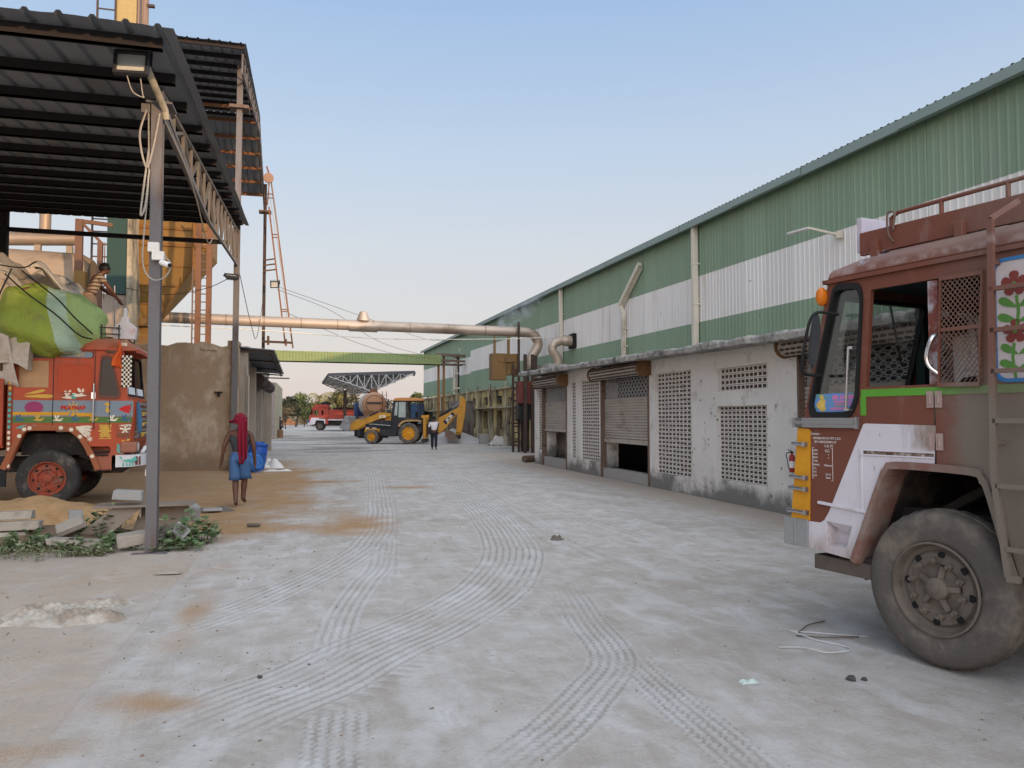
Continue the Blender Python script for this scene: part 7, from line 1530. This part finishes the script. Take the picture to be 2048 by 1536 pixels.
tree('olive tree filling the gap behind the far lorry bed', 668, 175, 7.4, 9, m_lf[2], 6); tree('dark tree behind the tanker cab', 693, 150, 7.6, 7, m_lf[1], 7); tree('dark tree seen between the tanker and the digger cab', 778, 150, 5.2, 7, m_lf[1], 8); tree('small tree at the end of the far warehouse corner', 838, 118, 5.8, 4, m_lf[0], 9); tree('pale tree showing beside the far lorry nose', 627, 180, 5.0, 8, m_lf[2], 10)
mb = MB(); 
def bank(u, v): x, y, _ = CW(480 + 460*u, 185 + 30*v); return (x, y, -.1 + 3.0*math.sin(PI*min(1, .02 + v*.9))*(.7 + .3*math.sin(7*u+1)) )
mb.grid(bank, 40, 8); o = mb.build('earth_bank', mat('dry_earth', (150, 130, 100), var=.3, vs=.3, dirt=(120, 112, 76), damt=.6, ds=.4), smooth='all'); tag(o, kind='structure')
rg = random.Random(5); mb = MB()
for i in range(220): x, y, _ = CW(rg.uniform(530, 720), rg.uniform(172, 200)); leafball(mb, (x, y, rg.uniform(.3, 1.6)), rg.uniform(.6, 1.4), 26, .22, rg)
tag(mb.build('scrub', m_lf[3]), 'dry scrub and weeds along the far edge of the yard', 'scrub', kind='stuff')
p_ = CW(561, 62.5); mb = MB(); mb.lathe([(0, 0), (.27, 0), (.25, .1), (.24, .6), (.22, .66), (0, .67)], (p_[0], p_[1], 0), 'z', 14, fn=lambda i, j, r: r*(1 + .06*math.sin(j*2.3))); tag(mb.build('tree_stump', mat('stump_wood', (128, 98, 74), var=.3, vs=5)), 'brown stump standing in front of the small dark-shirted man', 'stump')
p_ = CW(578, 168); mb = MB(); mb.box(p_[0]-1.6, p_[0]+1.6, p_[1], p_[1]+1, 0, .8); mb.box(p_[0]-1.3, p_[0]+.5, p_[1]+.1, p_[1]+.9, .8, 1.5); tag(mb.build('rubble_stack', m_orust, bevel=.1), 'low reddish stack lying far off beside the tiny man', 'stack')

# ------------------------------------------------------------------ left foreground: husk heap, slabs, weeds, scraps
m_husk = mat('rice_husk', (178, 142, 100), rough=.98, var=.16, vs=3, fine=.3, fs=90, dirt=(150, 110, 66), damt=.35, ds=2, bump=.02, bs=30)
def ridge(cx, cy_, rx, ry, h, seed, name, label, m=m_husk, cat='heap'):
    mb = MB()
    def f(u, v):
        a = u*2*PI; x = cx + rx*v*math.cos(a); y = cy_ + ry*v*math.sin(a); n = float(fbm(np.array([x]), np.array([y]), 1.1, seed, 4)[0])
        return (x, y, h*(1 - v**1.6)*(.55 + .9*n) - .05*v - .01)
    mb.grid(f, 48, 20); return tag(mb.build(name, m, smooth='all'), label, cat)
ridge(-4.3, 13.55, 1.75, 1.15, .46, 3, 'husk_heap', 'low heap of golden rice husk in front of the orange lorry wheel')
ridge(-2.95, 14.1, .95, .7, .26, 8, 'husk_heap', 'smaller spread of husk to the right of the lorry wheel heap')
ridge(-3.3, 11.7, 1.6, .9, .2, 5, 'rubble_mound', 'low earthy mound of rubble around the front canopy column', mat('rubble_earth', (118, 98, 80), var=.3, vs=4, bump=.03, bs=16), 'mound')
m_stone = mat('dusty_stone', (152, 142, 130), rough=.95, var=.15, vs=4, bump=.006); m_tim = mat('grey_timber', (156, 146, 132), rough=.95, var=.2, vs=3, dst=(1, .1, 1), dirt=(110, 98, 84), damt=.4)
def slab(label, c, size, rot, m=m_stone, name='concrete_slab', cat='slab', grp=None, bev=.012):
    mb = MB(); n = 3; mb.obox((0, 0, 0), size, (0, 0, 0)); o = mb.build(name, m, bevel=bev)
    for v in o.data.vertices: v.co += Vector((rnd.uniform(-.02, .02), rnd.uniform(-.02, .02), rnd.uniform(-.008, .008)))
    o.location = c; o.rotation_euler = rot; return tag(o, label, cat, grp)
for i, (x, y, z, l_, rz, lab) in enumerate(((-4.2, 11.45, .05, 1.2, 6, 'lowest grey beam of the stack at the left photo edge'), (-4.1, 11.5, .17, 1.3, -3, 'middle grey beam of the stack at the left photo edge'), (-4.25, 11.6, .29, 1.35, 2, 'topmost grey beam of the stack at the left photo edge'))): slab(lab, (x, y, z), (l_, .22, .11), (0, R(rnd.uniform(-2, 2)), R(rz)), m_tim, 'concrete_beam', 'beam', 'grey beams stacked at the left edge')
slab('pale tilted slab leaning in the weeds left of the column', (-3.0, 11.2, .2), (.34, .26, .09), (R(18), R(-22), R(12))); slab('flat pale slab lying in the weeds in front of the tilted one', (-2.85, 10.75, .06), (.6, .2, .07), (0, R(4), R(-10))); slab('pale rounded block against the foot of the column', (-2.12, 10.5, .08), (.38, .18, .14), (R(8), R(-6), R(8))); slab('light grey block resting on the steel base plate', (-2.42, 11.55, .528), (.36, .22, .13), (0, R(4), R(4)), m_block, 'concrete_block', 'block'); slab('small light block behind the leaning slab', (-3.25, 12.3, .2), (.18, .15, .12), (0, 0, R(20)), m_block, 'concrete_block', 'block'); slab('pale broken block behind the right of the base plate', (-1.75, 12.2, .15), (.3, .2, .22), (R(10), 0, R(30)), m_block, 'concrete_block', 'block'); slab('white edged tile lying in the bush right of the column', (-1.66, 10.8, .12), (.24, .03, .15), (R(-25), R(28), R(-40)), m_block, 'tile', 'tile'); slab('grey chip left of the walking man', (-1.65, 14.3, .03), (.3, .2, .05), (0, 0, R(10)), m_block, 'concrete_block', 'block')
gp = thing('anchor_plate', 'discarded steel base plate on gusset fins behind the front canopy column', 'base plate', (-2.2, 11.6, 0), R(4))
mb = MB(); mb.box(-.62, .62, -.25, .3, .44, .465); mb.plate([(-.55, .05), (-.15, .05), (.28, .44), (-.08, .44)], -.12, -.1, fn=lambda a, b_, t: (a - .3, t - .1*(1-b_), b_)); mb.plate([(-.2, 0), (.55, 0), (.55, .44), (-.05, .44)], .02, .05); mb.box(-.06, -.03, -.2, .25, .3, .44)
mb.build('plate', mat('weathered_plate', (132, 118, 104), var=.2, dirt=(100, 78, 62), damt=.4), gp, bevel=.004)
rg = random.Random(9)
def weed(name, label, c, r, h, n, s, seed, mt):
    rg = random.Random(seed); mb = MB()
    for i in range(n):
        a = rg.random()*2*PI; q = r*rg.random()**.6; x, y = c[0] + q*math.cos(a)*1.3, c[1] + q*math.sin(a)*.8; z0 = c[2]; hh = h*rg.uniform(.4, 1)*(1 - .5*(q/r)**2); lx, ly = rg.uniform(-.1, .1), rg.uniform(-.1, .1)
        mb.tube([(x, y, z0-.05), (x + lx*.5, y + ly*.5, z0 + hh*.6), (x + lx, y + ly, z0 + hh)], [.005, .004, .002], 4)
        for k in range(7):
            f = rg.uniform(.25, 1); p = Vector((x + lx*f, y + ly*f, z0 + hh*f)); d = Vector((rg.gauss(0, 1), rg.gauss(0, 1), rg.uniform(-.2, .7))).normalized(); L_ = s*rg.uniform(.6, 1.3); w_ = d.cross(Vector((0, 0, 1))).normalized()*L_*.5
            m_ = p + d*L_*.5 + Vector((0, 0, .1*L_)); mb.poly([p, m_ + w_, p + d*L_, m_ - w_])
    return tag(mb.build(name, mt), label, 'weed')
m_wd = leafmat('weed_leaf', (74, 96, 62), (138, 152, 112)); m_wd2 = leafmat('weed_leaf_dusty', (96, 104, 72), (150, 150, 118))
weed('weed', 'leafy green weed bush right of the front canopy column', (-1.62, 11.0, 0), .36, .40, 40, .10, 1, m_wd); weed('weed', 'low trailing weed at the right toe of the column', (-1.62, 10.5, 0), .24, .16, 22, .075, 2, m_wd); weed('weed', 'weed in front of the base plate, left of the column', (-2.5, 10.7, 0), .4, .22, 34, .08, 3, m_wd); weed('weed', 'tall weed behind the tilted pale slab', (-2.75, 11.5, 0), .26, .5, 40, .09, 4, m_wd); weed('weed', 'spreading low weed patch below the stacked beams', (-3.3, 10.55, 0), .6, .16, 90, .045, 5, m_wd2); weed('weed', 'greener weed clump beside the stacked beams', (-3.45, 10.9, 0), .3, .3, 40, .07, 6, m_wd)
weed('weed', 'thin weed patch at the front edge of the rubble', (-2.55, 10.35, 0), .22, .12, 60, .04, 8, m_wd2)
# flattened white sack in the dust
mb = MB()
def flat(u, v):
    x = -2.48 + .98*u + .06*math.sin(v*7); y = 7.05 + .75*v*(1 - .35*abs(u-.4)) + .05*math.sin(9*u) - .18*u*(1-v); e = min(u, 1-u, v, 1-v); s = min(1, e*6)
    return (x, y, .0 + s*(.012 + .035*abs(math.sin(7*u + 5*v + 2*math.sin(3*u)))*abs(math.sin(9*v - 4*u)) + .025*abs(math.sin(19*u - 11*v + 2*math.sin(6*v))) + .02*abs(math.sin(37*u + 23*v))) - .03)
mb.grid(flat, 60, 44); tag(mb.build('sack', mat('trodden_sack', (176, 167, 155), var=.2, vs=5, dirt=(138, 122, 106), damt=.7, ds=3, bump=.02, bs=14), smooth='all'), 'flattened dusty white sack lying in the left foreground', 'sack')
def drum(label, loc, rot, m):
    t = thing('plastic_drum', label, 'drum', loc, 0, 'blue drums by the store corner'); t.rotation_euler = rot
    mb = MB(); mb.lathe([(0, 0), (.24, 0), (.28, .04), (.29, .25), (.3, .28), (.29, .31), (.29, .55), (.3, .58), (.29, .61), (.27, .8), (.22, .86), (.2, .88), (0, .88)], (0, 0, 0), 'z', 26); mb.build('barrel', m, t, smooth=True)
    mb = MB(); mb.lathe([(0, .88), (.05, .88), (.05, .91), (0, .91)], (.1, 0, 0), 'z', 12); mb.lathe([(.285, .83), (.305, .83), (.305, .87), (.285, .87)], (0, 0, -.03), 'z', 26); mb.build('rim', m, t)
drum('upright dark blue plastic drum at the corner of the brown store', (-1.72, 25.55, 0), (R(3), R(8), 0), mat('drum_blue', (30, 78, 158), rough=.45, var=.12)); drum('paler blue drum lying half hidden by the walking man', (-2.2, 24.9, .28), (R(88), 0, R(50)), mat('drum_pale_blue', (62, 112, 178), rough=.45, var=.12))
def crumple(name, label, c, rx, ry, h, seed, m, cat):
    mb = MB(); mb.grid(lambda u, v: (c[0] + rx*(u-.5)*2 + .1*rx*math.sin(9*v + seed), c[1] + ry*(v-.5)*2 + .1*ry*math.sin(8*u), max(-.01, h*(.25 + .75*abs(math.sin(5*u + seed + 3*v)*math.sin(4*v + 2*seed - 2*u)))*min(1, 5*min(u, 1-u, v, 1-v)))), 20, 16); return tag(mb.build(name, m, smooth='all'), label, cat)
m_pl = mat('white_plastic', (206, 204, 200), rough=.5, var=.12); m_rag = mat('grey_rag', (96, 88, 80), var=.3)
crumple('plastic_bag', 'white plastic bag crumpled beside the blue drum', (-1.25, 26.6, 0), .35, .3, .32, 1, m_pl, 'bag'); crumple('plastic_bag', 'thin white wrapper spread in front of the store shutter', (-1.0, 24.9, 0), .4, .15, .06, 2, m_pl, 'wrapper'); crumple('rag', 'grey rag in the rubbish by the store wall', (-1.45, 28.3, 0), .4, .6, .18, 3, m_rag, 'rag')
crumple('paper_scrap', 'white scrap on top of the husk heap at the left', (-4.25, 13.0, .28), .17, .1, .06, 4, m_pl, 'scrap'); crumple('paper_scrap', 'small white scrap right of the other on the husk heap', (-3.85, 13.05, .28), .08, .06, .05, 5, m_pl, 'scrap'); crumple('rag', 'dark torn sheet lying under the tilted slab', (-3.15, 11.35, .08), .25, .15, .16, 6, m_rag, 'rag'); crumple('rag', 'black and grey rubbish at the right of the column foot', (-1.85, 11.1, .05), .2, .2, .25, 7, m_rag, 'rag'); crumple('rag', 'dark strip of rubbish lying left of the walking man', (-1.78, 14.5, 0), .45, .1, .09, 8, m_rag, 'rag')
crumple('wrapper', 'pale flat wrapper on the concrete edge below the column', (-1.45, 8.9, -.02), .13, .05, .025, 9, m_stone, 'wrapper'); crumple('wrapper', 'crushed pale green wrapper on the yard in the right foreground', (2.66, 4.35, .0), .06, .03, .025, 10, mat('wrapper_green', (176, 190, 184), var=.2), 'wrapper'); crumple('wrapper', 'tiny curled wrapper on the dusty yard ahead of the lorry', (3.22, 9.97, 0), .09, .05, .07, 11, m_rag, 'wrapper')
for i, (x, y, s, lab) in enumerate(((3.3, 4.22, .028, 'larger of two pebbles close together in the right foreground'), (3.38, 4.2, .018, 'smaller of two pebbles close together in the right foreground'), (-.3, 5.2, .015, 'single dark pebble in the left foreground dust'))):
    mb = MB(); mb.lathe([(0, 0), (s, s*.1), (s*1.1, s*.5), (s*.7, s), (0, s*1.1)], (x, y, 0), 'z', 9, fn=lambda i, j, r: r*(1 + .2*math.sin(j*2.1))); tag(mb.build('pebble', mat('pebble_grey', (70, 66, 64))), lab, 'pebble')
mb = MB(); mb.tube([(-.92, 12.3, .03), (-.74, 12.2, .04)], .025, 8); tag(mb.build('wood_scrap', m_rag), 'short dark stick of wood on the yard behind the weeds', 'stick')
mb = MB(); mb.tube(spline([(4.05, 4.98, .012), (3.8, 5.12, .014), (3.6, 5.25, .012), (3.55, 5.2, .03), (3.62, 5.0, .012), (3.72, 4.82, .01), (3.66, 4.70, .02), (3.5, 4.72, .012), (3.42, 4.78, .025), (3.38, 4.88, .012), (3.25, 4.92, .01)], 7), .0042, 6); tag(mb.build('string', mat('white_string', (190, 188, 185)), smooth=True), 'loose white string lying on the yard by the lorry wheel', 'string')
mb = MB(); mb.tube(spline([(3.62, 5.22, .01), (3.8, 5.35, .02), (4.02, 5.45, .012)], 6), .006, 5); mb.tube(spline([(3.55, 5.15, .01), (3.72, 5.02, .02), (3.98, 5.0, .012)], 6), .006, 5); tag(mb.build('wire', m_rag), 'thin dark wire on the ground by the lorry wheel', 'wire')
# smoke at the duct elbow
m, t = newmat('smoke'); t.n.remove(t.bs); o_ = t.n['Material Output']; pv = t.n.new('ShaderNodeVolumePrincipled'); pv.inputs['Color'].default_value = (.85, .88, .92, 1); tc = t.n.new('ShaderNodeTexCoord')
g = t.sep(tc.outputs['Generated']); ob = tc.outputs['Object']
ln_ = t.math('ABSOLUTE', t.math('SUBTRACT', g[2], t.math('MULTIPLY_ADD', g[0], .72, .06))); core = t.ramp(ln_, .03, .30, 1., 0.)
en = t.math('MULTIPLY', t.ramp(g[0], .0, .08), t.ramp(g[0], .5, 1., 1., 0.)); ed = t.math('MULTIPLY', t.ramp(g[1], 0., .3), t.ramp(g[1], .7, 1., 1., 0.))
nn = t.ramp(t.noise(ob, 1.6, 5, .6, (1, 1, 1), .8), .45, .7)
t.link(t.math('MULTIPLY', t.math('MULTIPLY', t.math('MULTIPLY', core, en), t.math('MULTIPLY', ed, nn)), 2.6), pv.inputs['Density']); t.link(pv.outputs[0], o_.inputs['Volume'])
mb = MB(); mb.box(8.6, 11.0, 34.9, 36.6, 5.9, 7.9); tag(mb.build('smoke', m), 'thin wisp of pale smoke rising from the duct elbow', 'smoke', kind='stuff')
